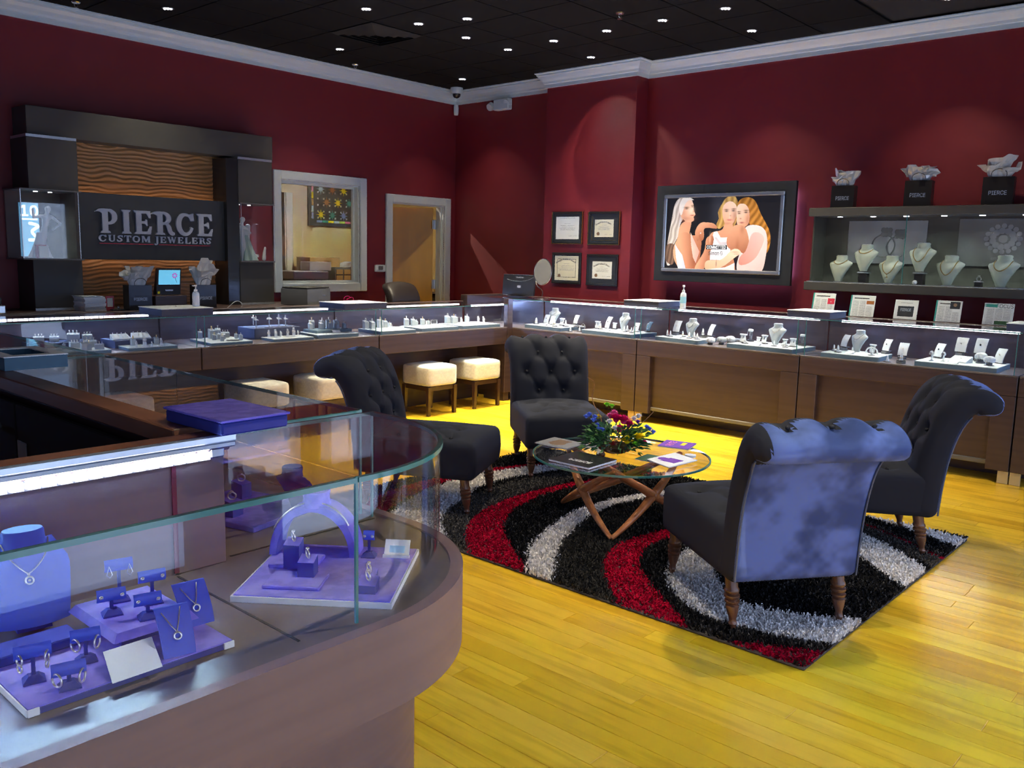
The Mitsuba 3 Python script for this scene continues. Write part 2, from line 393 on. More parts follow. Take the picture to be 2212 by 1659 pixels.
# ---- right-hand run: s is world Y, d grows away from the room
R0 = 6.70
def BR(s0, s1, d0, d1, z0, z1, bev=0): return B(R0 + d0, R0 + d1, s0, s1, z0, z1, bev)
def QR(s, d, z): return (R0 + d, s, z)
RZ, RT, RD = .765, 1.06, .55
RS = [(4.475, 6.04), (2.915, 4.47), (1.355, 2.91), (-.2, 1.35)]
RN = ['right-hand showcase running into the corner', 'second right-hand showcase from the corner, behind the flower table', 'third right-hand showcase from the corner, under the wall cabinet', 'right-hand showcase cut off by the edge of the photo']
for i, (a, b) in enumerate(RS):
    t = thing('showcase', 'dark wood and glass ' + RN[i], 'display case', 'glass showcases')
    e = .002
    part(t, 'base', cat(BR(a + e, b - e, .05, RD + .06, .14, RZ - .02), BR(a + e, b - e, .30, RD + .06, .0, .14)), 'wood')
    part(t, 'frame', cat(BR(a + e, b - e, 0, .05, .62, RZ - .012, .004), BR(a + e, a + .15, 0, .05, .09, .62, .004), BR(b - .15, b - e, 0, .05, .09, .62, .004)), 'wood')
    part(t, 'panel', BR(a + .15, b - .15, .045, .052, .15, .62), 'wood')
    part(t, 'kick_rail', BR(a + .15, b - .15, .035, .062, .115, .15, .006), 'kick_bar')
    for q in ((a + e, a + .07), (b - .07, b - e)): part(t, 'kick_plate', BR(q[0], q[1], .012, .03, 0, .09, .002), 'tan_plate')
    part(t, 'deck', BR(a + e, b - e, 0, RD, RZ - .012, RZ, .002), 'wood_deck')
    part(t, 'back_panel', cat(BR(a + e, (a + b) / 2 + .02, RD - .012, RD, RZ, RT - .03), BR((a + b) / 2 - .02, b - e, RD, RD + .012, RZ, RT - .03)), 'wood')
    part(t, 'rear_rail', BR(a + e, b - e, RD - .02, RD + .06, RT - .03, RT + .004, .003), 'wood')
    part(t, 'front_glass', gquad(QR, a + .012, b - .012, .008, .008, RZ, RT), 'glass')
    part(t, 'top_glass', gquad(QR, a + .003, b - .003, .003, RD - .01, RT, RT), 'glass')
    part(t, 'end_glass', gquad(QR, a + .03, a + .03, .008, RD - .015, RZ, RT), 'glass')
    if i: part(t, 'end_glass', gquad(QR, b - .03, b - .03, .008, RD - .015, RZ, RT), 'glass')
    part(t, 'glass_seam', cat(BR(a + .028, a + .033, .006, .012, RZ, RT), *([BR(b - .033, b - .028, .006, .012, RZ, RT)] if i else [])), 'glass_edge')
    part(t, 'front_edge', BR(a + .003, b - .003, .0, .006, RT - .006, RT), 'glass_edge')
    led(t, BR, a + (.12 if i < 3 else .05), b - .12, RD - .05, RT - .035)
# ---- left-hand run: s is world X
L0 = 6.01
def BL(s0, s1, d0, d1, z0, z1, bev=0): return B(s0, s1, L0 + d0, L0 + d1, z0, z1, bev)
def QL(s, d, z): return (s, L0 + d, z)
LZ, LT, LD = .772, 1.005, .66
LS = [(-.15, 1.545), (1.55, 3.24), (3.245, 4.93), (4.935, 6.62)]
LN = ['left-hand showcase at the left edge of the photo', 'left-hand showcase under the left pillar', 'left-hand showcase with the small figures, under the right pillar', 'left-hand showcase next to the corner, behind the stools']
for i, (a, b) in enumerate(LS):
    t = thing('showcase', 'dark wood and glass ' + LN[i], 'display case', 'glass showcases')
    e = .002
    part(t, 'fascia', BL(a + e, b - e, 0, .03, .60, LZ - .012, .004), 'wood')
    part(t, 'base', cat(BL(a + e, b - e, .40, LD + .06, 0, LZ - .02), BL(a + e, b - e, .03, .40, .70, LZ - .02)), 'wood')
    if i == 3: part(t, 'end_panel', cat(BL(b - .03, b + .07, 0, .40, .09, .60, .003), BL(b - .02, b + .06, .02, .3, 0, .09)), 'wood')
    part(t, 'deck', BL(a + e, b - e, 0, LD, LZ - .012, LZ, .002), 'wood_deck')
    part(t, 'back_panel', cat(BL(a + e, (a + b) / 2 + .02, LD - .012, LD, LZ, LT - .03), BL((a + b) / 2 - .02, b - e, LD, LD + .012, LZ, LT - .03)), 'wood')
    part(t, 'rear_rail', BL(a + e, b - e, LD - .02, LD + .06, LT - .03, LT + .004, .003), 'wood')
    part(t, 'front_glass', gquad(QL, a + .012, b - .012, .008, .008, LZ, LT), 'glass')
    part(t, 'top_glass', gquad(QL, a + .003, b - .003, .003, LD - .01, LT, LT), 'glass')
    part(t, 'end_glass', gquad(QL, a + .03, a + .03, .008, LD - .015, LZ, LT), 'glass')
    if i < 3: part(t, 'end_glass', gquad(QL, b - .03, b - .03, .008, LD - .015, LZ, LT), 'glass')
    part(t, 'glass_seam', cat(BL(a + .028, a + .033, .006, .012, LZ, LT), *([BL(b - .033, b - .028, .006, .012, LZ, LT)] if i < 3 else [])), 'glass_edge')
    part(t, 'front_edge', BL(a + .003, b - .003, .0, .006, LT - .006, LT), 'glass_edge')
    led(t, BL, a + .10, b - .10, LD - .05, LT - .03)
# ---- corner unit
t = thing('corner_unit', 'dark wood corner post and rear case joining the two showcase runs', 'display case')
part(t, 'post', cat(B(6.625, 6.70, 6.01, 6.07, .09, RT, .003)), 'wood')
part(t, 'deck', B(6.625, 7.30, 6.05, 6.68, RZ - .012, RZ, .002), 'wood_deck')
part(t, 'base', B(6.75, 7.30, 6.10, 6.68, 0, RZ - .02), 'wood')
part(t, 'rear_rail', cat(B(6.66, 7.32, 6.64, 6.74, RT - .10, RT + .012, .003), B(7.24, 7.33, 6.05, 6.74, RT - .06, RT + .004, .003)), 'wood')
part(t, 'back_panel', cat(B(6.66, 7.30, 6.67, 6.69, RZ, RT - .08), B(7.24, 7.26, 6.05, 6.67, RZ, RT - .06)), 'wood')
part(t, 'top_glass', sheet((6.70, 6.05, RT), (7.25, 6.05, RT), (7.25, 6.65, RT), (6.70, 6.65, RT)), 'glass')
led(t, lambda s0, s1, d0, d1, z0, z1, bev=0: B(s0, s1, 6.64 - d1, 6.64 - d0, z0, z1, bev) if False else B(s0, s1, 6.62 + d0, 6.62 + d1, z0, z1, bev), 6.70, 7.22, 0, .955)

# ---- island: a straight case along X, a quarter-round corner and cases running away along Y
IZ, IT = .772, 1.07
CX, CY, RG = 1.058, 1.743, .43                       # corner centre, glass radius
def arc(r, n=28, a0=-90, a1=0):
    a = np.radians(np.linspace(a0, a1, n)); return np.c_[CX + r * np.cos(a), CY + r * np.sin(a)]
def slab(poly, z0, z1): 
    m = ext(poly, z1 - z0); m.apply_translation((0, 0, z0)); return m
def outline(r, x_left=-.9, y_far=4.75, inner=.13):
    """plan of the L: straight front, round corner, straight side"""
    return Polygon([(x_left, CY - r), *arc(r), (CX + r, y_far), (.95, y_far), (.95, 1.87), (x_left, 1.87)])
t = thing('island_showcase', 'large brown island counter with round glass corner in the foreground', 'display case')
fas = outline(.487)
part(t, 'fascia', cat(slab(fas.difference(fas.buffer(-.03)), .592, IZ + .002), slab(fas.buffer(-.002), .592, .615)), 'wood_fascia', smooth=40)
part(t, 'base', slab(outline(.374).buffer(0), 0, .592), 'wood_fascia', smooth=40)
part(t, 'deck', slab(fas.buffer(-.028), IZ - .03, IZ - .004), 'wood_deck')
part(t, 'deck_seam', cat(B(.895, .900, 1.33, 1.80, IZ - .004, IZ - .0025), B(1.05, 1.49, 1.835, 1.84, IZ - .004, IZ - .0025)), 'void')
def ribbon(pts, z0, z1):
    pts = np.asarray(pts); n = len(pts)
    V = np.vstack([np.c_[pts, np.full(n, z0)], np.c_[pts, np.full(n, z1)]]); F = []
    for i in range(n - 1): F += [(i, i + 1, n + i + 1), (i, n + i + 1, n + i)]
    return trimesh.Trimesh(V, F, process=False)
XS = 1.02
part(t, 'front_glass', sheet((-.9, CY - RG, IZ), (XS, CY - RG, IZ), (XS, CY - RG, IT), (-.9, CY - RG, IT)), 'glass')
part(t, 'curved_glass', ribbon([(XS, CY - RG), *arc(RG), (CX + RG, 1.846)], IZ, IT), 'glass', smooth=True)
part(t, 'side_glass', sheet((CX + RG - .005, 1.887, IZ), (CX + RG - .005, 3.50, IZ), (CX + RG - .005, 3.50, IT), (CX + RG - .005, 1.887, IT)), 'glass')
part(t, 'side_glass', sheet((CX + RG - .005, 3.53, IZ), (CX + RG - .005, 4.75, IZ), (CX + RG - .005, 4.75, IT), (CX + RG - .005, 3.53, IT)), 'glass')
part(t, 'front_top_glass', sheet((-.9, CY - RG - .004, IT), (XS, CY - RG - .004, IT), (XS, 1.80, IT), (-.9, 1.80, IT)), 'glass')
topc = Polygon([(XS + .002, CY - RG - .004), *arc(RG + .004), (CX + RG + .004, 1.848), (XS + .002, 1.848)])
v, f = trimesh.creation.triangulate_polygon(topc, engine='earcut')
part(t, 'corner_top_glass', trimesh.Trimesh(np.c_[v, np.full(len(v), IT)], f, process=False), 'glass')
part(t, 'side_top_glass', sheet((.98, 1.887, IT), (CX + RG - .003, 1.887, IT), (CX + RG - .003, 3.50, IT), (.98, 3.50, IT)), 'glass')
part(t, 'side_top_glass', sheet((.98, 3.53, IT), (CX + RG - .003, 3.53, IT), (CX + RG - .003, 4.75, IT), (.98, 4.75, IT)), 'glass')
for y in (1.895, 3.49, 3.54, 4.74): part(t, 'partition_glass', sheet((1.0, y, IZ), (CX + RG - .006, y, IZ), (CX + RG - .006, y, IT), (1.0, y, IT)), 'glass')
part(t, 'partition_glass', sheet((1.05, 1.838, IZ), (CX + RG - .004, 1.838, IZ), (CX + RG - .004, 1.838, IT), (1.05, 1.838, IT)), 'glass')
# polished sheet edges
edge = [(-.9, CY - RG), (XS - .001, CY - RG)]
cedge = np.array([(XS + .003, CY - RG), *arc(RG), (CX + RG, 1.848)])
def rail(pts, w, z0, z1):
    return slab(LineString(pts).buffer(w, cap_style=2, join_style=2), z0, z1)
part(t, 'glass_rim', rail(edge, .006, IT - .011, IT - .001), 'glass_edge')
part(t, 'glass_rim', rail(cedge, .006, IT - .011, IT - .001), 'glass_edge', smooth=40)
part(t, 'glass_rim', rail([(XS + .004, 1.848), (CX + RG, 1.848)], .004, IT - .010, IT - .001), 'glass_edge')
part(t, 'glass_rim', cat(rail([(1.0, 1.887), (CX + RG - .005, 1.887)], .004, IT - .010, IT - .001), rail([(CX + RG - .005, 1.887), (CX + RG - .005, 3.50)], .004, IT - .010, IT - .001)), 'glass_edge')
part(t, 'glass_rim', cat(rail([(1.0, 3.53), (CX + RG - .005, 3.53)], .004, IT - .010, IT - .001), rail([(CX + RG - .005, 3.53), (CX + RG - .005, 4.75)], .004, IT - .010, IT - .001)), 'glass_edge')
part(t, 'glass_seam', cat(B(XS - .003, XS + .003, CY - RG - .003, CY - RG + .003, IZ, IT), B(CX + RG - .003, CX + RG + .003, 1.842, 1.848, IZ, IT), B(CX + RG - .008, CX + RG - .002, 1.887, 1.893, IZ, IT)), 'glass_edge')
# rear walls of the island
part(t, 'front_back_panel', cat(B(-.9, .90, 1.815, 1.83, IZ - .004, IT - .03), B(.905, 1.025, 1.812, 1.827, IZ - .004, IT - .03, .002)), 'wood_fascia')
part(t, 'panel_gap', B(.897, .907, 1.810, 1.814, IZ, IT - .03), 'red_wall')
part(t, 'rear_ledge', B(-.9, 1.035, 1.80, 1.872, IT - .03, IT + .006, .003), 'wood_brown')
part(t, 'metal_channel', cat(B(-.9, 1.045, 1.786, 1.80, IT - .008, IT + .010, .003), B(-.9, 1.045, 1.790, 1.80, IT - .022, IT - .008, .003)), 'metal')
part(t, 'side_ledge', B(.95, 1.03, 1.905, 4.75, IT - .03, IT + .012, .003), 'wood_brown')
part(t, 'side_back_panel', B(.98, 1.0, 1.887, 4.75, IZ - .004, IT - .03), 'wood')
part(t, 'drawer_front', cat(B(.93, .95, 1.95, 2.86, .12, 1.02, .003), B(.93, .95, 2.87, 3.78, .12, 1.02, .003), B(.93, .95, 3.79, 4.72, .12, 1.02, .003)), 'void')
for y, z in ((2.12, .93), (3.0, .93)):
    part(t, 'lock', cat(at(lathe([(0, 0), (.011, 0), (.011, .03), (.006, .034), (0, .034)], 14), frame((.93, y, z), (0, 1, 0), (0, 0, 1)) @ np.diag([1, 1, -1, 1])), B(.905, .912, y - .003, y + .003, z - .05, z - .006)), 'chrome')
part(t, 'outlet_plate', B(.926, .930, 2.78, 2.85, .80, .91, .002), 'plate_grey')
led(t, lambda s0, s1, d0, d1, z0, z1, bev=0: B(s0, s1, 1.80 + d0, 1.80 + d1, z0, z1, bev), -.85, .985, 0, 1.034, pitch=.03)
part(t, 'light_tail', B(.985, 1.02, 1.798, 1.812, 1.026, 1.048, .003), 'metal')
led(t, lambda s0, s1, d0, d1, z0, z1, bev=0: B(1.005 - d1 + .012, 1.005 - d0 + .012, s0, s1, z0, z1, bev), 3.56, 4.7, 0, 1.03)

# ---- boxes bridging the case joints
def bridge(label, x0, x1, y0, y1, z0, h, side='pad_dark', top='pale_suede', lip=True):
    k = thing('display_box', label, 'display box', 'boxes over the case joints')
    part(k, 'box', B(x0, x1, y0, y1, z0, z0 + h - .006, .003), side)
    part(k, 'lid', B(x0 - .004, x1 + .004, y0 - .004, y1 + .004, z0 + h - .006, z0 + h, .002), top)
    part(k, 'knob', trimesh.creation.icosphere(1, .006).apply_translation(((x0 + x1) / 2, (y0 + y1) / 2, z0 + h + .004)), 'chrome')
bridge('dark blue box with a white top over the showcase joint below the soap pump bottle', 2.96, 3.36, 6.04, 6.40, LT + .004, .055)
bridge('dark blue box with a white top in front of the black printer', 4.59, 5.06, 6.06, 6.42, LT + .004, .052)
bridge('dark box with a white top left of the clear bottle on the right showcases', 6.74, 7.12, 4.28, 4.66, RT + .004, .055)
bridge('dark box with a white top in front of the first framed article', 6.72, 7.05, 2.70, 3.05, RT + .004, .056)
bridge('dark box with a white top at the right edge of the photo', 6.74, 7.08, 1.16, 1.47, RT + .004, .056)
k = thing('display_box', 'deep blue suede box on the island between its corner and side glass', 'display box')
part(k, 'box', at(B(-.088, .088, -.125, .125, 0, .03, .004), pose(1.076, 1.885, IT + .013, .03)), 'navy_suede')
part(k, 'lid', at(B(-.092, .092, -.130, .130, .03, .036, .002), pose(1.076, 1.885, IT + .013, .03)), 'purple_suede')
k = thing('display_tray', 'square teal tray with a white rim on the far end of the island', 'tray')
part(k, 'tray', cat(B(1.0, 1.20, 3.15, 3.44, IT + .013, IT + .02), B(1.0, 1.02, 3.15, 3.44, IT + .013, IT + .056), B(1.18, 1.20, 3.15, 3.44, IT + .013, IT + .056), B(1.0, 1.2, 3.15, 3.17, IT + .013, IT + .056), B(1.0, 1.2, 3.42, 3.44, IT + .013, IT + .056)), 'teal_box')
part(k, 'rim', cat(B(.998, 1.04, 3.148, 3.442, IT + .056, IT + .06), B(1.16, 1.202, 3.148, 3.442, IT + .056, IT + .06), B(1.04, 1.16, 3.148, 3.19, IT + .056, IT + .06), B(1.04, 1.16, 3.40, 3.442, IT + .056, IT + .06)), 'white_card')
# ================================================================== JEWELLERY DISPLAYS (local: +x faces the customer, z up, unit scale = metres)
def loft(rings, n=20, cap=True):
    """rings: (z, half depth, half width, x offset)"""
    a = np.arange(n) * 2 * PI / n
    V = np.vstack([np.c_[xo + hd * np.cos(a), hw * np.sin(a), np.full(n, z)] for z, hd, hw, xo in rings]); F = []
    for i in range(len(rings) - 1):
        for k in range(n):
            l = (k + 1) % n; F += [(i * n + k, i * n + l, (i + 1) * n + l), (i * n + k, (i + 1) * n + l, (i + 1) * n + k)]
    if cap:
        V = np.vstack([V, [[rings[0][3], 0, rings[0][0]], [rings[-1][3], 0, rings[-1][0]]]]); b = len(rings) * n
        for k in range(n):
            l = (k + 1) % n; F += [(b, l, k), (b + 1, (len(rings) - 1) * n + k, (len(rings) - 1) * n + l)]
    return trimesh.Trimesh(V, F, process=False)
def ringm(r, t, c, nrm=(1, 0, 0), n=18):
    a = np.linspace(0, 2 * PI, n, endpoint=False); nrm = np.asarray(nrm, float); nrm /= np.linalg.norm(nrm)
    u = np.cross(nrm, (0, 0, 1.) if abs(nrm[2]) < .9 else (1., 0, 0)); u /= np.linalg.norm(u); w = np.cross(nrm, u)
    return tube(np.asarray(c) + r * (np.cos(a)[:, None] * u + np.sin(a)[:, None] * w), t, 6, closed=True)
def gem(r, c):
    m = trimesh.creation.icosphere(1, r); m.apply_scale((1, 1, .75)); m.apply_translation(c); return m
def bentcard(w, h, bow, lean, t=.005, n=10):
    """upright card, width w, bowed back at the top like a ramp"""
    s = np.linspace(0, 1, n + 1); x = -lean * s - bow * s * s; z = h * s
    V = []
    for off in (0, -t):
        for y in (-w / 2, w / 2): V.append(np.c_[x + off, np.full(n + 1, y) * (1 + .06 * s), z])
    V = np.vstack(V); N = n + 1; F = []
    def q(a, b, c, d): F.extend([(a, b, c), (a, c, d)])
    for i in range(n):
        q(i, N + i, N + i + 1, i + 1); q(3 * N + i, 2 * N + i, 2 * N + i + 1, 3 * N + i + 1)
        q(2 * N + i, i, i + 1, 2 * N + i + 1); q(N + i, 3 * N + i, 3 * N + i + 1, N + i + 1)
    q(n, N + n, 3 * N + n, 2 * N + n); q(N, 0, 2 * N, 3 * N)
    return trimesh.Trimesh(V, F, process=False)
BUST = [(0, .018, .026, .010), (.02, .020, .034, .012), (.06, .026, .055, .010), (.10, .032, .078, .002), (.122, .034, .092, -.008), (.134, .033, .090, -.014), (.142, .032, .070, -.018), (.150, .033, .048, -.018), (.165, .034, .040, -.016), (.180, .036, .042, -.016), (.183, .034, .040, -.016)]
def neckl(depth, n=26, r=.0014, wide=.046, z0=.152):
    a = np.linspace(-1, 1, n); y = wide * np.sin(a * PI / 2); z = z0 - depth * (1 - np.abs(a) ** 1.6)
    hw = np.interp(z, [q[0] for q in BUST], [q[2] for q in BUST]); hd = np.interp(z, [q[0] for q in BUST], [q[1] for q in BUST]); xo = np.interp(z, [q[0] for q in BUST], [q[3] for q in BUST])
    x = xo + hd * np.sqrt(np.clip(1 - (y / hw) ** 2, .05, 1)) + .002
    return tube(np.c_[x, y, z], r, 5), (float(x[n // 2]), 0.0, float(z0 - depth))
def K_cone(v=0):
    return [('base', B(-.02, .02, -.022, .022, 0, .005, .0015), 'black_plastic', 0), ('finger', lathe([(0, .005), (.0115, .005), (.0095, .02), (.0065, .045), (.003, .055), (0, .056)], 14), 'pale_suede', 40),
            ('ring', cat(ringm(.0102, .0014, (0, 0, .022), (.25, 0, 1)), gem(.0038, (.0115, 0, .022))), 'jewel' if v % 3 else 'gold', False)]
def K_ramp(v=0):
    return [('base', B(-.03, .006, -.036, .036, 0, .006, .002), 'black_plastic', 0), ('card', at(bentcard(.066, .088, .022, .012), pose(.004, 0, .006)), 'pale_suede', 30),
            ('pendant', cat(gem(.0045, (-.004, .0, .056)), ringm(.0045, .001, (-.003, 0, .056)), gem(.0015, (-.006, 0, .062))), 'black_gloss' if v % 2 else 'jewel', False)]
def K_bust(v=0):
    c, p = neckl(.045 + .012 * (v % 3))
    return [('form', loft(BUST), 'grey_suede', 50), ('neck_top', lathe([(0, .1835), (.034, .1835), (.036, .186), (0, .187)], 20, (-.016, 0, 0)), 'pale_suede', 40), ('chain', c, 'jewel', True),
            ('pendant', cat(ringm(.0055, .0016, (p[0] + .003, 0, p[2] - .007)), gem(.004, (p[0] + .004, 0, p[2] - .007))), 'jewel', False)]
def K_ear(v=0):
    return [('base', B(-.018, .018, -.026, .026, 0, .005, .002), 'black_plastic', 0), ('card', at(bentcard(.044, .048, .006, .002), pose(.006, 0, .005)), 'pale_suede', 30),
            ('bar', B(-.014, .006, -.027, .027, .050, .060, .003), 'pale_suede', 40), ('earrings', cat(*[tube([(.008, y, .050), (.010, y, .042), (.010, y * .95, .030)], [.001, .0016, .003], 6) for y in (-.013, .013)]), 'black_gloss' if v % 2 else 'jewel', 40)]
def K_tall(v=0):
    return [('base', B(-.022, .022, -.03, .03, 0, .012, .003), 'black_plastic', 0), ('post', B(-.008, .004, -.016, .016, .012, .078, .003), 'dark_grey', 0), ('pad', at(rbox(.03, .052, .026, .011, 5), pose(.002, 0, .088)), 'pale_suede', 40),
            ('earrings', cat(*[tube([(.018, y, .085), (.020, y, .060), (.020, y, .045)], [.001, .0012, .0028], 6) for y in (-.019, .019)]), 'jewel', 40)]
def K_pillow(v=0):
    m = rbox(.07, .075, .045, .02, 6); V = np.array(m.vertices); V[:, 2] += .006 * np.cos(V[:, 1] * 60); m.vertices = V
    return [('base', B(-.016, .016, -.018, .018, 0, .018, .003), 'black_plastic', 0), ('cushion', at(m, pose(0, 0, .04)), 'grey_suede' if v % 2 else 'pale_suede', 60), ('bracelet', at(ringm(.031, .003, (0, 0, 0), (0, 1, 0), 24), pose(0, 0, .040) @ np.diag([1.18, 1, .78, 1])), 'jewel', True)]
def K_roll(v=0): return [('roll', at(lathe([(0, -.06), (.02, -.06), (.024, -.055), (.024, .055), (.02, .06), (0, .06)], 18), frame((0, 0, .024), (1, 0, 0), (0, 0, 1))), 'dark_grey', 40)]
def K_hoop(v=0): return [('base', B(-.02, .02, -.02, .02, 0, .006, .002), 'black_plastic', 0), ('card', at(bentcard(.085, .085, .025, .012), pose(0, 0, .006)), 'teal_box', 30), ('hoop', ringm(.028, .0024, (.004, .01, .048), (1, .1, .2), 26), 'jewel', True)]
def K_hand(v=0):
    fs = [tube([(0, .012 * (i - 1.5), .028), (.02 + .004 * i, .016 * (i - 1.5), .044), (.05, .02 * (i - 1.5), .040 - .004 * abs(i - 1.5))], [.007, .006, .0035], 8) for i in range(4)]
    return [('palm', at(rbox(.05, .056, .022, .01, 5), pose(-.022, 0, .03)), 'dark_grey', 50), ('fingers', cat(fs), 'dark_grey', 60), ('bracelets', cat(ringm(.03, .002, (-.04, 0, .03), (1, 0, 0)), ringm(.03, .0015, (-.032, 0, .03), (1, 0, .2))), 'jewel', True)]
def K_bangle(v=0):
    a = np.linspace(0, PI, 20); p = np.c_[np.zeros(20), -.055 * np.cos(a), .004 + .055 * np.sin(a) ** .8]
    return [('arch', tube(p, .006, 8), 'pale_suede', True), ('bracelet', tube(p[4:16] + [.004, 0, .004], .003, 6), 'jewel', True)]
def K_watch(v=0): return [('stand', cat(B(-.012, .012, -.014, .014, 0, .006, .002), tube([(0, 0, .006), (-.004, 0, .03), (-.002, 0, .045)], .007, 8)), 'pale_suede', 40), ('cuff', tube([(.004, .013 * math.cos(t), .05 + .017 * math.sin(t)) for t in np.linspace(-.3, PI + .3, 14)], .006, 6), 'pale_suede', True), ('face', at(lathe([(0, 0), (.011, 0), (.011, .004), (0, .0045)], 16), frame((.012, 0, .055), (0, 1, 0), (0, 0, 1))), 'jewel', 40)]
def K_slab(v=0):
    m = hull([(.05, -.06, 0), (.05, .06, 0), (-.05, -.06, 0), (-.05, .06, 0), (.05, -.06, .01), (.05, .06, .01), (-.05, -.06, .04), (-.05, .06, .04)])
    return [('wedge', m, 'pale_suede', 0), ('rings', cat(*[cat(ringm(.007, .0014, (x, y, .028 - .3 * x), (.2, 1, 0), 12), gem(.003, (x, y, .037 - .3 * x))) for x in (-.02, .015) for y in (-.04, -.014, .013, .04)]), 'jewel', False)]
def K_card(v=0): return [('card', at(B(-.018, .018, -.032, .032, 0, .0015), frame((0, 0, .010), (1, 0, -.45), (0, 0, 1)) @ np.eye(4)) if False else at(B(-.022, .022, -.034, .034, 0, .0015), np.array([[.9, 0, -.43, 0], [0, 1, 0, 0], [-.43, 0, .9, .012], [0, 0, 0, 1.]])), 'white_card', 0), ('foot', B(-.02, -.012, -.03, .03, 0, .016), 'white_card', 0)]
def K_block(v=0):
    h = .055
    return [('block', hull([(.016, -.016, 0), (.016, .016, 0), (-.016, -.016, 0), (-.016, .016, 0), (.016, -.016, h - .010), (.016, .016, h - .010), (-.016, -.016, h), (-.016, .016, h)]), 'grey_suede', 0), ('ring', cat(ringm(.009, .0015, (0, 0, h + .004), (.15, 1, 0)), gem(.0042, (0, 0, h + .0145))), 'gold' if v % 5 == 2 else 'jewel', False)]
def K_pair(v=0):
    h = .045
    return [('block', hull([(.02, -.034, 0), (.02, .034, 0), (-.02, -.034, 0), (-.02, .034, 0), (.02, -.034, h - .008), (.02, .034, h - .008), (-.02, -.034, h), (-.02, .034, h)]), 'grey_suede', 0), *[('ring', cat(ringm(.009, .0015, (0, y, h + .004), (.15, 1, 0)), gem(.0042, (0, y, h + .0145))), 'jewel', False) for y in (-.02, 0, .02)]]
def K_slope(v=0):
    h = .05
    return [('tray', hull([(.05, -.065, 0), (.05, .065, 0), (-.04, -.06, 0), (-.04, .06, 0), (.05, -.065, .008), (.05, .065, .008), (-.04, -.06, .038), (-.04, .06, .038)]), 'pale_suede', 0), ('rings', cat(*[cat(ringm(.008, .0014, (x, y, .030 - .33 * x), (.2, 1, 0), 12), gem(.0038, (x, y, .040 - .33 * x))) for x in (-.02, .02) for y in (-.045, -.015, .015, .045)]), 'jewel', False)]
def K_clip(v=0): return [('base', B(-.014, .014, -.014, .014, 0, .004, .001), 'pale_suede', 0), ('post', hull([(.004, -.008, .004), (.004, .008, .004), (-.010, -.008, .004), (-.010, .008, .004), (-.012, -.005, .05), (-.012, .005, .05), (-.016, -.005, .05), (-.016, .005, .05)]), 'pale_suede', 0), ('ring', cat(ringm(.009, .0014, (-.004, 0, .03), (.9, 0, .5)), gem(.0036, (.001, 0, .038))), 'jewel', False)]
def K_tag(v=0): return [('tag', at(B(-.02, .02, -.045, .045, 0, .006, .001), np.array([[.93, 0, -.36, 0], [0, 1, 0, 0], [.0, 0, 1, .004], [0, 0, 0, 1.]])), 'dark_grey', 0)]
def K_float(v=0): return [('stem', B(-.003, .003, -.003, .003, -.06, .0), 'clear_plastic', 0), ('perch', hull([(.016, -.02, 0), (.016, .02, 0), (-.016, -.012, .01), (-.016, .012, .01), (0, 0, .016)]), 'pale_suede', 0), ('ring', cat(ringm(.010, .0016, (0, 0, .022), (.15, 1, 0)), gem(.0046, (0, 0, .034))), 'jewel', False)]
def K_band(v=0): return [('band', at(cat(*[B(-.004, .004, -.06 + i * .012, -.050 + i * .012, .0, .006, .001) for i in range(11)]), pose(0, 0, .0)), 'jewel', 0)]
def K_frame(v=0): return [('frame', cat(B(-.004, .004, -.035, .035, 0, .006), B(-.004, .004, -.035, .035, .034, .04), B(-.004, .004, -.035, -.029, .006, .034), B(-.004, .004, .029, .035, .006, .034)), 'jewel', 0), ('backing', B(-.006, -.004, -.032, .032, .003, .038), 'dark_grey', 0)]
KINDS = {k[2:]: v for k, v in list(globals().items()) if k.startswith('K_')}
HN = dict(cone=.056, ramp=.094, bust=.187, ear=.06, tall=.101, pillow=.065, roll=.048, hoop=.091, hand=.055, bangle=.06, watch=.073, slab=.05, card=.022, block=.073, pair=.063, slope=.055, clip=.05, tag=.012, float=.038, band=.006, frame=.04)
DESC = dict(cone=('white ring cone with a slim ring', 'ring display'), ramp=('white curved pendant card on a black foot', 'pendant stand'), bust=('grey necklace bust wearing a fine chain', 'necklace bust'), ear=('white earring card with a top bar', 'earring stand'),
            tall=('tall white earring stand on a dark block', 'earring stand'), pillow=('small cushion carrying a bracelet', 'bracelet cushion'), roll=('dark bracelet roll', 'bracelet roll'), hoop=('teal card carrying a large silver hoop', 'pendant stand'), hand=('dark display hand with spread fingers and bangles', 'display hand'),
            bangle=('pale arched bracelet stand', 'bracelet stand'), watch=('little white stand holding a watch', 'watch stand'), slab=('sloping white ring tray', 'ring tray'), card=('blank white price card', 'card'), block=('suede ring block with one ring', 'ring display'), pair=('wide suede ring block with three rings', 'ring display'),
            slope=('white sloping tray of rings', 'ring tray'), clip=('slim white ring stand leaning back', 'ring display'), tag=('dark lettered tag lying on the pad', 'tag'), float=('ring perched on a clear stem', 'ring display'), band=('flat silver bracelet', 'bracelet'), frame=('small silver frame', 'frame'))
PROTO = {}
def proto(kind, v, over=None):
    key = (kind, v, tuple(sorted((over or {}).items())))
    if key not in PROTO:
        PROTO[key] = [(n, mikit.ply(m, M((over or {}).get(mm, mm)), smooth=sm if sm else False)) for n, m, mm, sm in KINDS[kind](v)]
    return PROTO[key]
VAR = dict(cone=3, ramp=2, bust=3, ear=2, pillow=2, block=5)
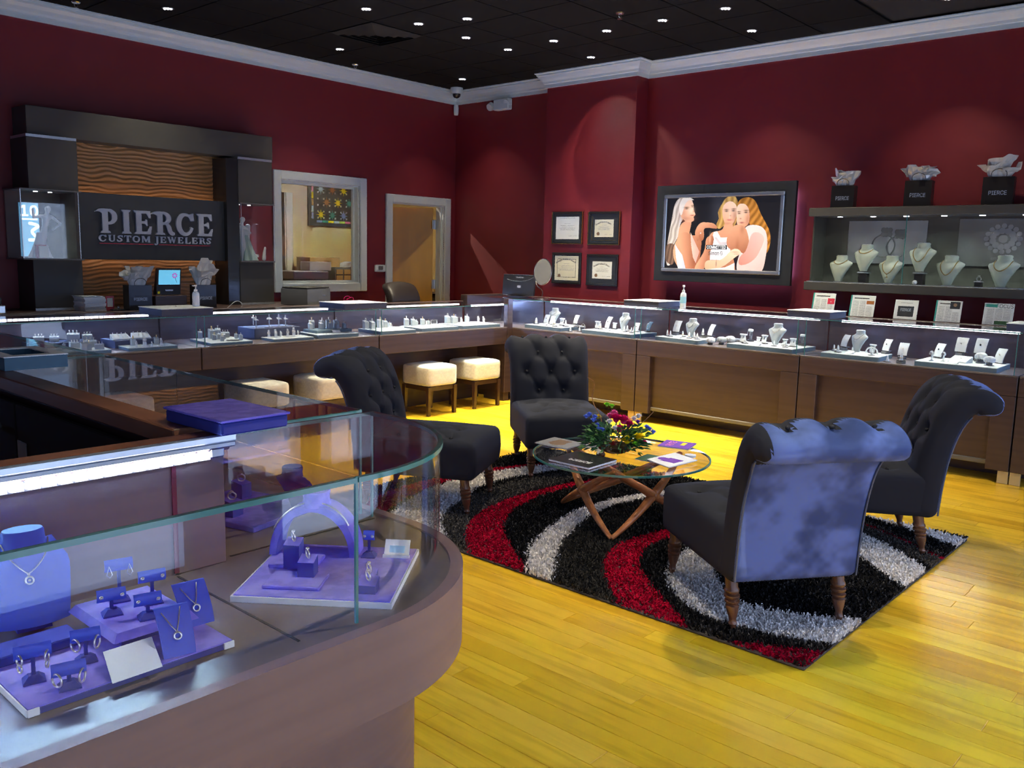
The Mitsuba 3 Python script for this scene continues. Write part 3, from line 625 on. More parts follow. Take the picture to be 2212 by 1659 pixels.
def display(items, where, rz, ground, order, over=None, jit=.25, lim=None, smax=1.25):
    """items: (kind, x, y, z, height). Ordinals run along the photo."""
    groups = {}
    for it in items: groups.setdefault(it[0], []).append(it)
    for kind, lst in groups.items():
        lst = sorted(lst, key=order)
        for i, (k, x, y, z, h) in enumerate(lst):
            if lim: x, y, z = lim(x, y, z)
            d, c = DESC[kind]
            lab = d + (', ' if len(lst) == 1 else ', %s of %d, ' % (ORD[i], len(lst))) + where
            name = {'card': 'price_card'}.get(kind, c.replace(' ', '_'))
            key = thing(name, lab, c)
            s = min(smax, max(.6, (h or HN[kind]) / HN[kind]))
            v = int(rng.integers(VAR.get(kind, 1)))
            j = float(rng.uniform(-jit, jit))
            mtx = pose(x, y, z, rz + j, s)
            for n, d2 in proto(kind, v, over): share(key, n, d2, mtx)
            if kind != 'float' and z > ground + .004:
                part(key, 'riser', at(B(-.022, .022, -.026, .026, 0, z - ground - .0005, .002), pose(x, y, ground, rz + j, 1)), 'dark_grey')
def velvet_pad(label, P, z, h, mt='pad_top', ms='pad_side', name='display_pad', grp=None, z2=None):
    """a flat pad on the plan quad P"""
    k = thing(name, label, 'display pad')
    poly = Polygon(P)
    part(k, 'board', slab(poly, z, z + h - .004), ms)
    part(k, 'top', slab(poly.buffer(.0005), z + h - .004, z + h), mt)
    return k
def quad(a, b, c):
    a, b, c = map(np.array, (a, b, c)); return [a, b, c, a + c - b]
PT = .035
RPADS = [('R1', 'the grey pad nearest the corner in the right-hand showcases', (6.80, 5.93), (6.735, 5.40), (7.16, 5.42)), ('R2', 'the second grey pad from the corner in the right-hand showcases', (6.79, 5.18), (6.73, 4.56), (7.14, 4.54)),
         ('R3', 'the third grey pad from the corner in the right-hand showcases', (6.79, 4.33), (6.735, 3.86), (7.10, 3.88)), ('R4', 'the fourth grey pad from the corner in the right-hand showcases', (6.76, 3.59), (6.73, 2.99), (7.16, 2.98)),
         ('R5', 'the fifth grey pad from the corner, under the wall cabinet', (6.745, 2.76), (6.735, 2.31), (7.10, 2.33)), ('R6', 'the last grey pad on the right, at the edge of the photo', (6.745, 2.05), (6.735, 1.50), (7.16, 1.51))]
for n, lab, a, b, c in RPADS:
    velvet_pad(lab.replace('the ', '', 1).replace('grey pad', 'grey velvet pad'), quad(a, b, c), RZ, PT)
RI = dict(
R1=[('cone', 6.912, 5.87, 0.8, 0.068), ('ramp', 7.057, 5.86, 0.8, 0.093), ('ramp', 6.998, 5.737, 0.8, 0.087), ('bust', 7.12, 5.80, 0.8, 0.165), ('cone', 6.84, 5.564, 0.8, 0.07), ('ear', 7.002, 5.598, 0.8, 0.081), ('cone', 6.941, 5.501, 0.8, 0.066), ('ramp', 7.15, 5.54, 0.815, 0.09), ('card', 6.844, 5.696, 0.8, None)],
R1b=[('cone', 6.816, 5.34, RZ, 0.056), ('hand', 6.98, 5.35, RZ, 0.062), ('cone', 6.90, 5.29, RZ, 0.052)],
R2=[('ear', 7.007, 5.15, 0.8, 0.074), ('cone', 6.978, 5.091, 0.8, 0.06), ('ramp', 7.10, 5.10, 0.8, 0.136), ('ear', 7.09, 5.0, 0.805, 0.061), ('card', 6.86, 4.922, 0.8, None), ('bust', 7.08, 4.88, 0.8, 0.17), ('cone', 7.021, 4.80, 0.8, 0.059), ('cone', 6.93, 4.77, 0.8, 0.058), ('ramp', 7.03, 4.71, 0.8, 0.086), ('cone', 6.90, 4.67, 0.8, 0.053), ('hoop', 7.10, 4.62, 0.81, 0.089)],
R3=[('cone', 6.927, 4.29, 0.8, 0.056), ('cone', 6.878, 4.227, 0.8, 0.055), ('ramp', 7.06, 4.28, 0.825, 0.108), ('card', 6.818, 4.108, 0.8, None), ('cone', 6.95, 4.14, 0.8, 0.055), ('bust', 7.031, 4.10, 0.8, 0.17), ('cone', 6.86, 4.02, 0.8, 0.058), ('cone', 6.95, 4.02, 0.8, 0.055), ('cone', 6.849, 3.932, 0.8, 0.058), ('cone', 7.04, 3.985, 0.82, 0.065), ('ramp', 7.05, 3.92, 0.82, 0.105)],
R3b=[('pillow', 6.832, 3.79, RZ, 0.065), ('pillow', 6.93, 3.735, RZ, 0.067), ('pillow', 7.02, 3.70, RZ, 0.071), ('roll', 7.14, 3.70, RZ, 0.048)],
R4=[('ear', 6.945, 3.54, 0.8, 0.081), ('cone', 6.866, 3.478, 0.8, 0.06), ('tall', 7.09, 3.54, 0.805, 0.107), ('ear', 7.02, 3.43, 0.8, 0.052), ('ear', 7.005, 3.37, 0.8, 0.076), ('card', 6.804, 3.336, 0.8, None), ('bust', 7.037, 3.275, 0.8, 0.18), ('cone', 6.87, 3.215, 0.8, 0.047), ('ear', 7.00, 3.18, 0.8, 0.056), ('cone', 6.86, 3.11, 0.8, 0.05), ('ear', 6.96, 3.09, 0.8, 0.071), ('tall', 7.10, 3.07, 0.81, 0.09)],
R5=[('cone', 6.93, 2.73, 0.8, 0.052), ('cone', 6.843, 2.663, 0.8, 0.059), ('ramp', 7.05, 2.70, 0.825, 0.10), ('bust', 7.03, 2.575, 0.8, 0.175), ('card', 6.821, 2.558, 0.8, None), ('cone', 6.94, 2.585, 0.8, 0.045), ('ear', 7.025, 2.46, 0.8, 0.07), ('bangle', 6.93, 2.43, 0.8, 0.055), ('cone', 6.84, 2.40, 0.8, 0.054), ('ramp', 7.06, 2.37, 0.82, 0.095)],
R5b=[('ramp', 7.10, 2.255, .79, 0.102), ('cone', 6.80, 2.262, RZ, 0.053), ('cone', 6.79, 2.16, 0.785, 0.063)],
R6=[('ramp', 7.08, 1.99, 0.805, 0.107), ('watch', 6.85, 1.965, 0.8, 0.076), ('watch', 6.894, 1.896, 0.8, 0.072), ('ramp', 7.10, 1.84, 0.855, 0.112), ('slab', 6.93, 1.79, 0.8, 0.055), ('ramp', 7.11, 1.71, 0.855, 0.115), ('pillow', 7.0, 1.67, 0.81, 0.065), ('pillow', 6.88, 1.585, 0.805, 0.06), ('ramp', 7.09, 1.575, 0.80, 0.109), ('card', 6.80, 1.80, 0.8, None)])
RW = {n: lab for n, lab, *_ in RPADS}
RW.update(R1b='the showcase floor beside the first pad from the corner', R3b='the showcase floor between the third and fourth pads from the corner', R5b='the showcase floor right of the fifth pad from the corner')
RS_ = dict(R1='pad nearest the corner, right showcases', R2='second pad from corner, right showcases', R3='third pad from corner, right showcases', R4='fourth pad from corner, right showcases', R5='fifth pad from corner, right showcases', R6='last pad at right photo edge', R1b='right of first pad, right showcases', R3b='between third and fourth right pads', R5b='right of fifth pad, right showcases')
RW.update(RS_)
for n, its in RI.items(): display(its, RW[n], PI - .35, RZ if n[-1] == 'b' else RZ + PT, lambda t: -t[2])
# left run
LPADS = [('L0a', 'the two-level pad at the far left', (2.25, 6.06), (2.60, 6.06), (2.64, 6.36), .022), ('L0b', 'the pad with sloping ring trays', (2.72, 6.06), (3.08, 6.06), (3.10, 6.27), .022),
         ('L1a', 'the pale pad right of the first glass joint', (3.35, 6.06), (3.70, 6.06), (3.74, 6.46), .02), ('L1b', 'the low pad in front of the blue riser', (3.88, 6.04), (4.26, 6.04), (4.28, 6.26), .022),
         ('L1c', 'the stepped pad of ring blocks', (4.32, 6.06), (4.74, 6.06), (4.80, 6.42), .03), ('L2a', 'the pad at the second glass joint', (4.98, 6.05), (5.40, 6.05), (5.44, 6.42), .03),
         ('L2b', 'the middle pad of the case behind the stools', (5.50, 6.08), (5.98, 6.08), (6.02, 6.44), .03), ('L2c', 'the pad nearest the corner in the left-hand showcases', (6.05, 6.08), (6.58, 6.08), (6.60, 6.46), .03)]
for n, lab, a, b, c, h in LPADS:
    velvet_pad(lab.replace('the ', '', 1).replace('pad', 'velvet pad', 1) + ('' if 'showcase' in lab else ' in the left-hand showcases'), quad(a, b, c), LZ, h)
solo('display_riser', B(2.22, 2.66, 6.40, 6.62, LZ, LZ + .05, .003), 'pad_dark', 'raised dark step behind the far left pad in the left-hand showcases', 'display riser')
solo('display_riser', B(2.72, 3.06, 6.275, 6.52, LZ, LZ + .055, .003), 'pad_dark', 'raised blue-black step under the sloping ring trays', 'display riser')
solo('display_riser', B(3.86, 4.30, 6.29, 6.55, LZ, LZ + .09, .003), 'pad_dark', 'deep blue riser block behind the row of leaning ring stands', 'display riser')
solo('display_riser', B(4.40, 4.78, 6.20, 6.40, LZ + .031, LZ + .055, .003), 'pad_side', 'upper step of the stepped pad of ring blocks', 'display riser')
g = LZ + .022
LI = dict(
L0a=[('block', 2.433, 6.102, g, 0.076), ('block', 2.475, 6.12, g, 0.07), ('pair', 2.545, 6.12, g, 0.054), ('block', 2.36, 6.25, g, 0.05), ('pair', 2.45, 6.30, g, 0.057), ('pair', 2.55, 6.28, g, 0.07)],
L0c=[('pair', 2.29, 6.50, g + .028, 0.062), ('pair', 2.40, 6.52, g + .028, 0.055), ('pair', 2.53, 6.52, g + .028, 0.075), ('pair', 2.62, 6.50, g + .028, .06)],
L0b=[('block', 2.828, 6.225, g, 0.071), ('clip', 2.796, 6.10, g, 0.043), ('clip', 2.871, 6.13, g, 0.075), ('clip', 2.90, 6.08, g, 0.036), ('block', 3.0, 6.22, g, 0.069), ('clip', 2.98, 6.10, g, 0.054)],
L0d=[('slope', 2.80, 6.37, LZ + .055, 0.055), ('slope', 2.96, 6.39, LZ + .055, 0.055)],
L1a=[('block', 3.46, 6.43, g, 0.075), ('block', 3.53, 6.38, g, 0.10), ('block', 3.60, 6.41, g, 0.10), ('pair', 3.66, 6.40, g, 0.06), ('block', 3.48, 6.25, g, 0.06), ('block', 3.49, 6.15, g, 0.058), ('block', 3.68, 6.27, g, 0.052), ('block', 3.65, 6.15, g, 0.059), ('pair', 3.56, 6.29, g, .06), ('tag', 3.57, 6.13, g - .002, None)],
L1r=[('float', 3.93, 6.38, LZ + .15, 0.038), ('float', 3.96, 6.47, LZ + .16, 0.036), ('float', 4.08, 6.42, LZ + .15, 0.047), ('float', 4.16, 6.40, LZ + .15, 0.043), ('float', 4.20, 6.36, LZ + .15, 0.038), ('band', 4.05, 6.33, LZ + .09, .006), ('band', 4.18, 6.34, LZ + .09, .006)],
L1b=[('clip', 3.93, 6.19, g, 0.061), ('clip', 3.985, 6.17, g, 0.065), ('clip', 4.04, 6.18, g, 0.048), ('clip', 4.095, 6.17, g, 0.065), ('clip', 4.15, 6.16, g, 0.073), ('clip', 4.21, 6.19, g, 0.045)],
L1c=[('block', 4.43, 6.33, g + .033, 0.073), ('block', 4.475, 6.375, g + .033, 0.10), ('block', 4.52, 6.30, g + .033, 0.08), ('block', 4.565, 6.35, g + .033, 0.098), ('block', 4.615, 6.30, g + .033, 0.078), ('block', 4.65, 6.37, g + .033, 0.097), ('block', 4.69, 6.30, g + .033, 0.063), ('block', 4.725, 6.36, g + .033, 0.093), ('block', 4.76, 6.29, g + .033, 0.059), ('card', 4.58, 6.16, g + .008, None)],
L2a=[('block', 5.06, 6.36, LZ + .03, 0.10), ('block', 5.11, 6.33, LZ + .03, 0.095), ('block', 5.17, 6.38, LZ + .03, 0.062), ('block', 5.23, 6.36, LZ + .03, 0.105), ('block', 5.30, 6.37, LZ + .03, 0.085), ('block', 5.36, 6.38, LZ + .03, 0.055), ('clip', 5.23, 6.20, LZ + .03, 0.057), ('card', 5.30, 6.15, LZ + .03, None)],
L2b=[('block', 5.58, 6.39, LZ + .03, 0.098), ('block', 5.64, 6.36, LZ + .03, 0.09), ('block', 5.71, 6.39, LZ + .03, 0.06), ('block', 5.79, 6.39, LZ + .03, 0.085), ('block', 5.86, 6.38, LZ + .03, 0.055), ('clip', 5.70, 6.23, LZ + .03, 0.055), ('frame', 5.95, 6.40, LZ + .03, .045), ('card', 5.83, 6.19, LZ + .03, None)],
L2c=[('block', 6.14, 6.40, LZ + .03, 0.105), ('block', 6.19, 6.36, LZ + .03, 0.10), ('block', 6.26, 6.41, LZ + .03, 0.09), ('block', 6.42, 6.40, LZ + .03, 0.089), ('clip', 6.19, 6.24, LZ + .03, 0.07), ('clip', 6.27, 6.24, LZ + .03, 0.072), ('clip', 6.44, 6.25, LZ + .03, 0.072), ('clip', 6.53, 6.26, LZ + .03, 0.066), ('card', 6.34, 6.18, LZ + .03, None)])
LG = dict(L0c=LZ + .05, L0d=LZ + .055, L1r=LZ + .09, L1c=LZ + .055)
LW = {n: lab + ('' if 'showcase' in lab else ' in the left-hand showcases') for n, lab, *_ in LPADS}
LW.update(L0c='the raised step behind the far left pad', L0d='the raised step behind the pad with sloping ring trays', L1r='the deep blue riser block in the left-hand showcases')
LW.update(dict(L0a='far left pad, left showcases', L0b='pad of ring trays, left showcases', L1a='pale pad past first left joint', L1b='low pad before blue riser', L1c='stepped pad, left showcases', L2a='pad at second left joint', L2b='middle pad behind stools', L2c='left pad nearest corner', L0c='raised step, far left', L0d='raised step at left', L1r='blue riser, left showcases'))
for n, its in LI.items(): display(its, LW[n], -PI / 2 - .25, LG.get(n, LZ + [q[5] for q in LPADS if q[0] == n][0] if n in [q[0] for q in LPADS] else LZ), lambda t: t[1], smax=1.6)

# ================================================================== FOREGROUND: the blue suede displays in the island
FG = dict(grey_suede='blue_suede', pale_suede='blue_suede', black_plastic='navy_suede', dark_grey='navy_suede')
z0 = IZ - .004
k = thing('display_pad', 'large blue suede pad with white corners at the lower left of the island', 'display pad')
part(k, 'board', B(.445, .80, 1.397, 1.60, z0, z0 + .011, .001), 'navy_suede')
part(k, 'top', B(.4465, .7985, 1.3985, 1.5985, z0 + .011, z0 + .0135), 'purple_suede')
part(k, 'white_edge', cat(B(.443, .445, 1.397, 1.60, z0 + .001, z0 + .013), B(.445, .462, 1.394, 1.397, z0 + .001, z0 + .013), B(.780, .80, 1.394, 1.397, z0 + .001, z0 + .013)), 'white_card')
zt = z0 + .0135
k = thing('display_riser', 'blue suede platform carrying four earring stands in the island', 'display riser')
part(k, 'foot', B(.645, .745, 1.515, 1.66, zt, zt + .026), 'navy_suede')
plat = hull([(x, y, z) for x, y, z in [(.615, 1.475, zt + .026), (.775, 1.475, zt + .026), (.775, 1.675, zt + .026), (.615, 1.675, zt + .026), (.625, 1.485, zt + .040), (.765, 1.485, zt + .040), (.765, 1.665, zt + .040), (.625, 1.665, zt + .040)]])
part(k, 'platform', plat, 'purple_suede')
zp = zt + .040
def tstand(x, y, z, h, w, kind, label, rz=-PI / 2 - .25):
    k = thing('earring_stand', label, 'earring stand'); m = pose(x, y, z, rz)
    part(k, 'base', at(hull([(.016, -.017, 0), (.016, .017, 0), (-.013, -.017, 0), (-.013, .017, 0), (.016, -.017, .003), (.016, .017, .003), (-.013, -.017, .003), (-.013, .017, .003), (.007, -.008, .012), (.007, .008, .012), (-.006, -.008, .012), (-.006, .008, .012)]), m), 'navy_suede')
    part(k, 'post', at(B(-.0025, .0025, -.003, .003, .01, h - .01), m), 'navy_suede')
    a = np.linspace(-1.2, 1.2, 10); pr = [(.011 * math.cos(t) - .006, .013 * math.sin(t)) for t in a]; pr = pr + [(p[0] * .75 - .003, p[1] * .85) for p in pr[::-1]]
    bar = ext(Polygon(pr), w); bar = at(bar, np.array([[1, 0, 0, .002], [0, 0, 1, -w / 2], [0, 1, 0, h - .008], [0, 0, 0, 1.]])); trimesh.repair.fix_normals(bar)
    part(k, 'bar', at(bar, m), 'blue_suede', smooth=40)
    for s in (-1, 1):
        y0 = s * w * .36
        if kind == 'stud': e = cat(gem(.0036, (.009, y0, h - .008)), ringm(.003, .0008, (.009, y0, h - .008)))
        elif kind == 'hoop': e = ringm(.011, .0017, (.011, y0, h - .020), (.5, s * .8, 0), 20)
        elif kind == 'long': e = at(ringm(.008, .0016, (0, 0, 0), (.45, s * .8, 0), 18), frame((.011, y0, h - .024), (1, 0, 0), (0, 1, 0)) @ np.eye(4)) if False else cat(ringm(.0085, .0018, (.011, y0, h - .016), (.4, s * .9, 0), 18), ringm(.007, .0015, (.011, y0, h - .030), (.4, s * .9, 0), 16))
        else: e = tube([(.010, y0, h - .006), (.012, y0 - .005, h - .022), (.012, y0, h - .028), (.012, y0 + .005, h - .022)], .0011, 6, closed=True)
        part(k, 'earring', at(e, m), 'jewel', smooth=True)
tstand(.694, 1.629, zp, .080, .050, 'drop', 'tall blue stand with kite-shaped drop earrings at the back of the platform')
tstand(.733, 1.575, zp, .062, .050, 'stud', 'blue stand with small studs at the back right of the platform')
tstand(.655, 1.575, zp, .046, .050, 'stud', 'low blue stand with studs at the front left of the platform')
tstand(.695, 1.514, zp, .044, .048, 'stud', 'low blue stand with round white studs at the front of the platform')
tstand(.488, 1.491, zt, .060, .056, 'long', 'blue stand with long twisted hoop earrings at the left of the pad')
tstand(.577, 1.502, zt, .056, .048, 'hoop', 'blue stand with small hoops in the middle of the pad')
tstand(.520, 1.428, zt, .040, .052, 'hoop', 'low blue stand with thick hoops at the front of the pad')
def pstand(x, y, z, w, h, label, rz):
    k = thing('pendant_stand', label, 'pendant stand'); m = pose(x, y, z, rz)
    part(k, 'card', at(bentcard(w, h, .030, .020), m), 'blue_suede', smooth=30)
    part(k, 'leg', at(hull([(-.012, -.01, 0), (-.012, .01, 0), (-.045, -.01, 0), (-.045, .01, 0), (-.035, -.006, h * .6), (-.035, .006, h * .6)]), m), 'navy_suede')
    c = lambda y, s: (-.020 * s - .030 * s * s + .003, y, h * s)
    part(k, 'chain', at(cat(tube([c(-.020, .92), c(-.008, .66), c(0, .52)], .0011, 6), tube([c(.014, .97), c(.006, .70), c(0, .52)], .0011, 6)), m), 'jewel', smooth=True)
    part(k, 'pendant', at(cat(ringm(.0062, .0019, c(0, .44), (1, 0, .4)), gem(.0022, c(0, .53))), m), 'jewel', smooth=True)
pstand(.788, 1.500, zt, .060, .072, 'blue curved card with a ring pendant at the right back corner of the pad', -PI / 2 - .1)
pstand(.700, 1.405, zt, .056, .076, 'pale lit blue card with a ring pendant at the right front of the pad', -PI / 2 - .2)
k = thing('price_card', 'blank white card leaning on the blue suede pad in the foreground', 'card')
part(k, 'card', hull([(x, y, z + o) for x, y, z in [(.571, 1.384, zt + .002), (.657, 1.384, zt + .002), (.676, 1.462, zt + .024), (.590, 1.462, zt + .024)] for o in (0, .0015)]), 'white_card')
part(k, 'prop', hull([(.60, 1.462, zt), (.66, 1.462, zt), (.60, 1.468, zt), (.66, 1.468, zt), (.60, 1.455, zt + .020), (.66, 1.455, zt + .020)]), 'navy_suede')
# big bust easel at the left
k = thing('necklace_bust', 'big blue suede bust wearing a pendant at the left edge of the island', 'necklace bust')
bm = pose(.558, 1.66, zt, -PI / 2 - .12)
body = []
for s in np.linspace(0, 1, 13):
    z = .012 + .150 * s; hw = .062 + .016 * s if s < .72 else .0735 - (s - .72) * .085; body.append((-.020 - .055 * s + .012 * math.sin(s * PI), hw, z))
V = []
for x, hw, z in body:
    for y in np.linspace(-1, 1, 9): V.append((x - .018 * y * y, hw * y, z))
for x, hw, z in body:
    for y in np.linspace(-1, 1, 9): V.append((x - .018 * y * y - .007, hw * y, z - .002))
N, n9, F = 13 * 9, 9, []
for i in range(12):
    for j in range(8):
        a, b, c, d = i * 9 + j, i * 9 + j + 1, (i + 1) * 9 + j + 1, (i + 1) * 9 + j
        F += [(a, b, c), (a, c, d), (N + a, N + c, N + b), (N + a, N + d, N + c)]
ring = [j for j in range(9)] + [i * 9 + 8 for i in range(1, 13)] + [12 * 9 + j for j in range(7, -1, -1)] + [i * 9 for i in range(11, 0, -1)]
for q in range(len(ring)):
    a, b = ring[q], ring[(q + 1) % len(ring)]; F += [(a, N + a, N + b), (a, N + b, b)]
bust = trimesh.Trimesh(V, F, process=False); trimesh.repair.fix_normals(bust)
part(k, 'front', at(bust, bm), 'blue_suede', smooth=40)
part(k, 'neck', at(loft([(.150, .030, .044, -.088), (.162, .026, .038, -.092), (.178, .026, .037, -.094), (.182, .024, .035, -.094)], 22), bm), 'blue_suede', smooth=50)
part(k, 'prop', at(hull([(-.035, -.03, 0), (-.035, .03, 0), (-.115, -.03, 0), (-.115, .03, 0), (-.085, -.025, .12), (-.085, .025, .12)]), bm), 'navy_suede')
ch = lambda y, z: (-.020 - .055 * ((z - .012) / .15) + .012 * math.sin((z - .012) / .15 * PI) - .018 * (y / .07) ** 2 + .0025, y, z)
part(k, 'chain', at(cat(tube(spline([(-.082, -.040, .162), ch(-.026, .132), ch(-.004, .109)], 12), .0013, 6), tube(spline([(-.082, .040, .162), ch(.026, .132), ch(-.004, .109)], 12), .0013, 6)), bm), 'jewel', smooth=True)
part(k, 'pendant', at(cat(ringm(.0068, .002, ch(-.004, .098), (1, 0, .3)), gem(.0028, ch(-.004, .098)), gem(.0028, ch(-.004, .108))), bm), 'jewel', smooth=True)
solo('display_riser', B(.447, .60, 1.575, 1.64, zt, zt + .018, .002), 'navy_suede', 'dark blue step in front of the big bust at the left edge', 'display riser')

# corner board and what stands on it
k = thing('display_pad', 'tilted square purple suede board with white edges in the round glass corner', 'display pad')
Q = Polygon([(.905, 1.590), (1.118, 1.322), (1.385, 1.535), (1.172, 1.803)])
part(k, 'board', slab(Q.buffer(-.004), z0, z0 + .012), 'white_card'); part(k, 'white_edge', slab(Q.difference(Q.buffer(-.005)), z0 + .0, z0 + .0125), 'white_card'); part(k, 'top', slab(Q.buffer(-.0048), z0 + .012, z0 + .0145), 'purple_suede')
zc = z0 + .0145
ang = math.atan2(1.322 - 1.590, 1.118 - .905)                     # along the front edge
def fgblock(x, y, z, w, h, label, rz=ang):
    k = thing('ring_display', label, 'ring display'); m = pose(x, y, z, rz)
    part(k, 'block', at(hull([(-w, -w, 0), (w, -w, 0), (w, w, 0), (-w, w, 0), (-w, -w, h - .008), (w, -w, h - .008), (w, w, h), (-w, w, h)]), m), 'navy_suede')
    part(k, 'cap', at(hull([(-w, -w, h - .0078), (w, -w, h - .0078), (w, w, h + .0003), (-w, w, h + .0003), (-w, -w, h - .0068), (w, -w, h - .0068), (w, w, h + .0013), (-w, w, h + .0013)]), m), 'purple_suede')
    part(k, 'ring', at(cat(ringm(.0105, .0022, (0, 0, h + .008), (.8, .6, .1), 22), gem(.0045, (0, 0, h + .020))), m), 'jewel', smooth=True)
k = thing('display_riser', 'low purple plate at the front of the corner board', 'display riser'); part(k, 'plate', at(B(-.062, .062, -.045, .045, 0, .008, .002), pose(1.045, 1.555, zc, ang)), 'purple_suede')
k = thing('display_riser', 'low purple plate under the tall ring blocks on the corner board', 'display riser'); part(k, 'plate', at(B(-.055, .055, -.04, .04, 0, .010, .002), pose(1.115, 1.655, zc, ang)), 'purple_suede')
fgblock(1.082, 1.620, zc + .010, .018, .062, 'tallest blue ring block in the round glass corner')
fgblock(1.078, 1.560, zc + .008, .018, .040, 'blue ring block with a wide ring, in front of the tallest block')
fgblock(1.165, 1.455, zc, .017, .020, 'low blue ring block by the glass seam, the farther of two')
fgblock(1.125, 1.408, zc, .020, .026, 'low blue ring block by the glass seam, the nearer of two')
tstand(1.262, 1.575, zc, .060, .026, 'stud', 'small blue stand with two white studs on the corner board', ang - PI / 2)
k = thing('price_card', 'clear card holder with a printed slip on the corner board', 'card'); m = pose(1.310, 1.530, zc, ang + PI * .0)
part(k, 'base', at(B(-.032, .032, -.014, -.006, 0, .006), m), 'white_card'); part(k, 'slip', at(hull([(-.03, -.008, .004), (.03, -.008, .004), (-.03, .014, .036), (.03, .014, .036), (-.03, -.006, .004), (.03, -.006, .004), (-.03, .016, .036), (.03, .016, .036)]), m), 'paper')
part(k, 'print', at(hull([(-.018, -.0042, .010), (.018, -.0042, .010), (-.018, .0055, .024), (.018, .0055, .024), (-.018, -.0035, .009), (.018, -.0035, .009)]), m), 'blue_label')
# the arched collar form
k = thing('necklace_stand', 'arched lilac suede collar form with a pearl necklace in the round glass corner', 'necklace stand')
am = pose(1.195, 1.690, zc, ang)
a = np.linspace(0, PI, 25); ro, ri = [], []
arch = Polygon([(.105 * math.cos(t), .125 * math.sin(t)) for t in a] + [(.088 * math.cos(t), .108 * math.sin(t)) for t in a[::-1]])
am_ = ext(arch, .075); am_ = at(am_, np.array([[1, 0, 0, 0], [0, 0, 1, -.0375], [0, 1, 0, 0], [0, 0, 0, 1.]])); trimesh.repair.fix_normals(am_)
part(k, 'collar', at(am_, am), 'purple_suede', smooth=40)
part(k, 'neck', at(loft([(.118, .034, .044, .0), (.135, .030, .040, 0), (.150, .032, .042, 0), (.153, .030, .040, 0)], 22), am), 'purple_suede', smooth=50)
part(k, 'necklace', at(tube(spline([(-.095, -.034, .060), (-.052, -.030, .112), (.0, -.028, .130), (.052, -.030, .116), (.086, -.034, .078)], 24), .0022, 7), am), 'jewel', smooth=True)
# things further along the side of the island
k = thing('display_pad', 'purple suede pad behind the corner, inside the side of the island', 'display pad')
part(k, 'top', at(B(-.13, .13, -.16, .16, 0, .016, .002), pose(1.27, 2.14, z0, .25)), 'purple_suede')
fgblock(1.312, 2.226, z0 + .016, .020, .050, 'dark blue ring block with a folded price tag, inside the side of the island', .3)
fgblock(1.200, 2.085, z0 + .016, .020, .046, 'dark blue ring block nearest the brown ledge, inside the side of the island', .3)
k = thing('necklace_bust', 'dark blue bust lying low behind the round corner of the island', 'necklace bust')
for n, d2 in proto('bust', 1, dict(grey_suede='navy_suede', pale_suede='blue_suede')): share(k, n, d2, pose(1.36, 2.02, z0 + .001, .1, .75))
k = thing('bracelet_cushion', 'round blue cushion with a pearl bracelet inside the side of the island', 'bracelet cushion')
for n, d2 in proto('pillow', 0, dict(pale_suede='blue_suede')): share(k, n, d2, pose(1.18, 2.32, z0 + .001, .5, 1.1))
for i, (x, y) in enumerate([(1.35, 2.75), (1.22, 3.0), (1.38, 3.25)]):
    k = thing('gold_chain', 'thin gold chain laid in the side of the island, %s from the round corner' % ORD[i], 'necklace')
    a = np.linspace(0, 2 * PI, 40); part(k, 'chain', tube(np.c_[x + .07 * np.cos(a) * (1 + .2 * np.sin(3 * a)), y + .05 * np.sin(a), np.full(40, IZ)], .0016, 5, closed=True), 'gold', smooth=True)
k = thing('jewel_tray', 'dark tray with gold heart pendants in the far end of the island', 'jewel tray')
part(k, 'tray', B(1.06, 1.42, 3.70, 4.20, z0, z0 + .02, .003), 'pad_dark')
for i in range(5):
    for j in range(3):
        part(k, 'pendant', cat(ringm(.016, .003, (1.12 + j * .12, 3.76 + i * .095, z0 + .026), (0, .3, 1)), gem(.006, (1.12 + j * .12, 3.76 + i * .095, z0 + .026))), 'gold', smooth=True)
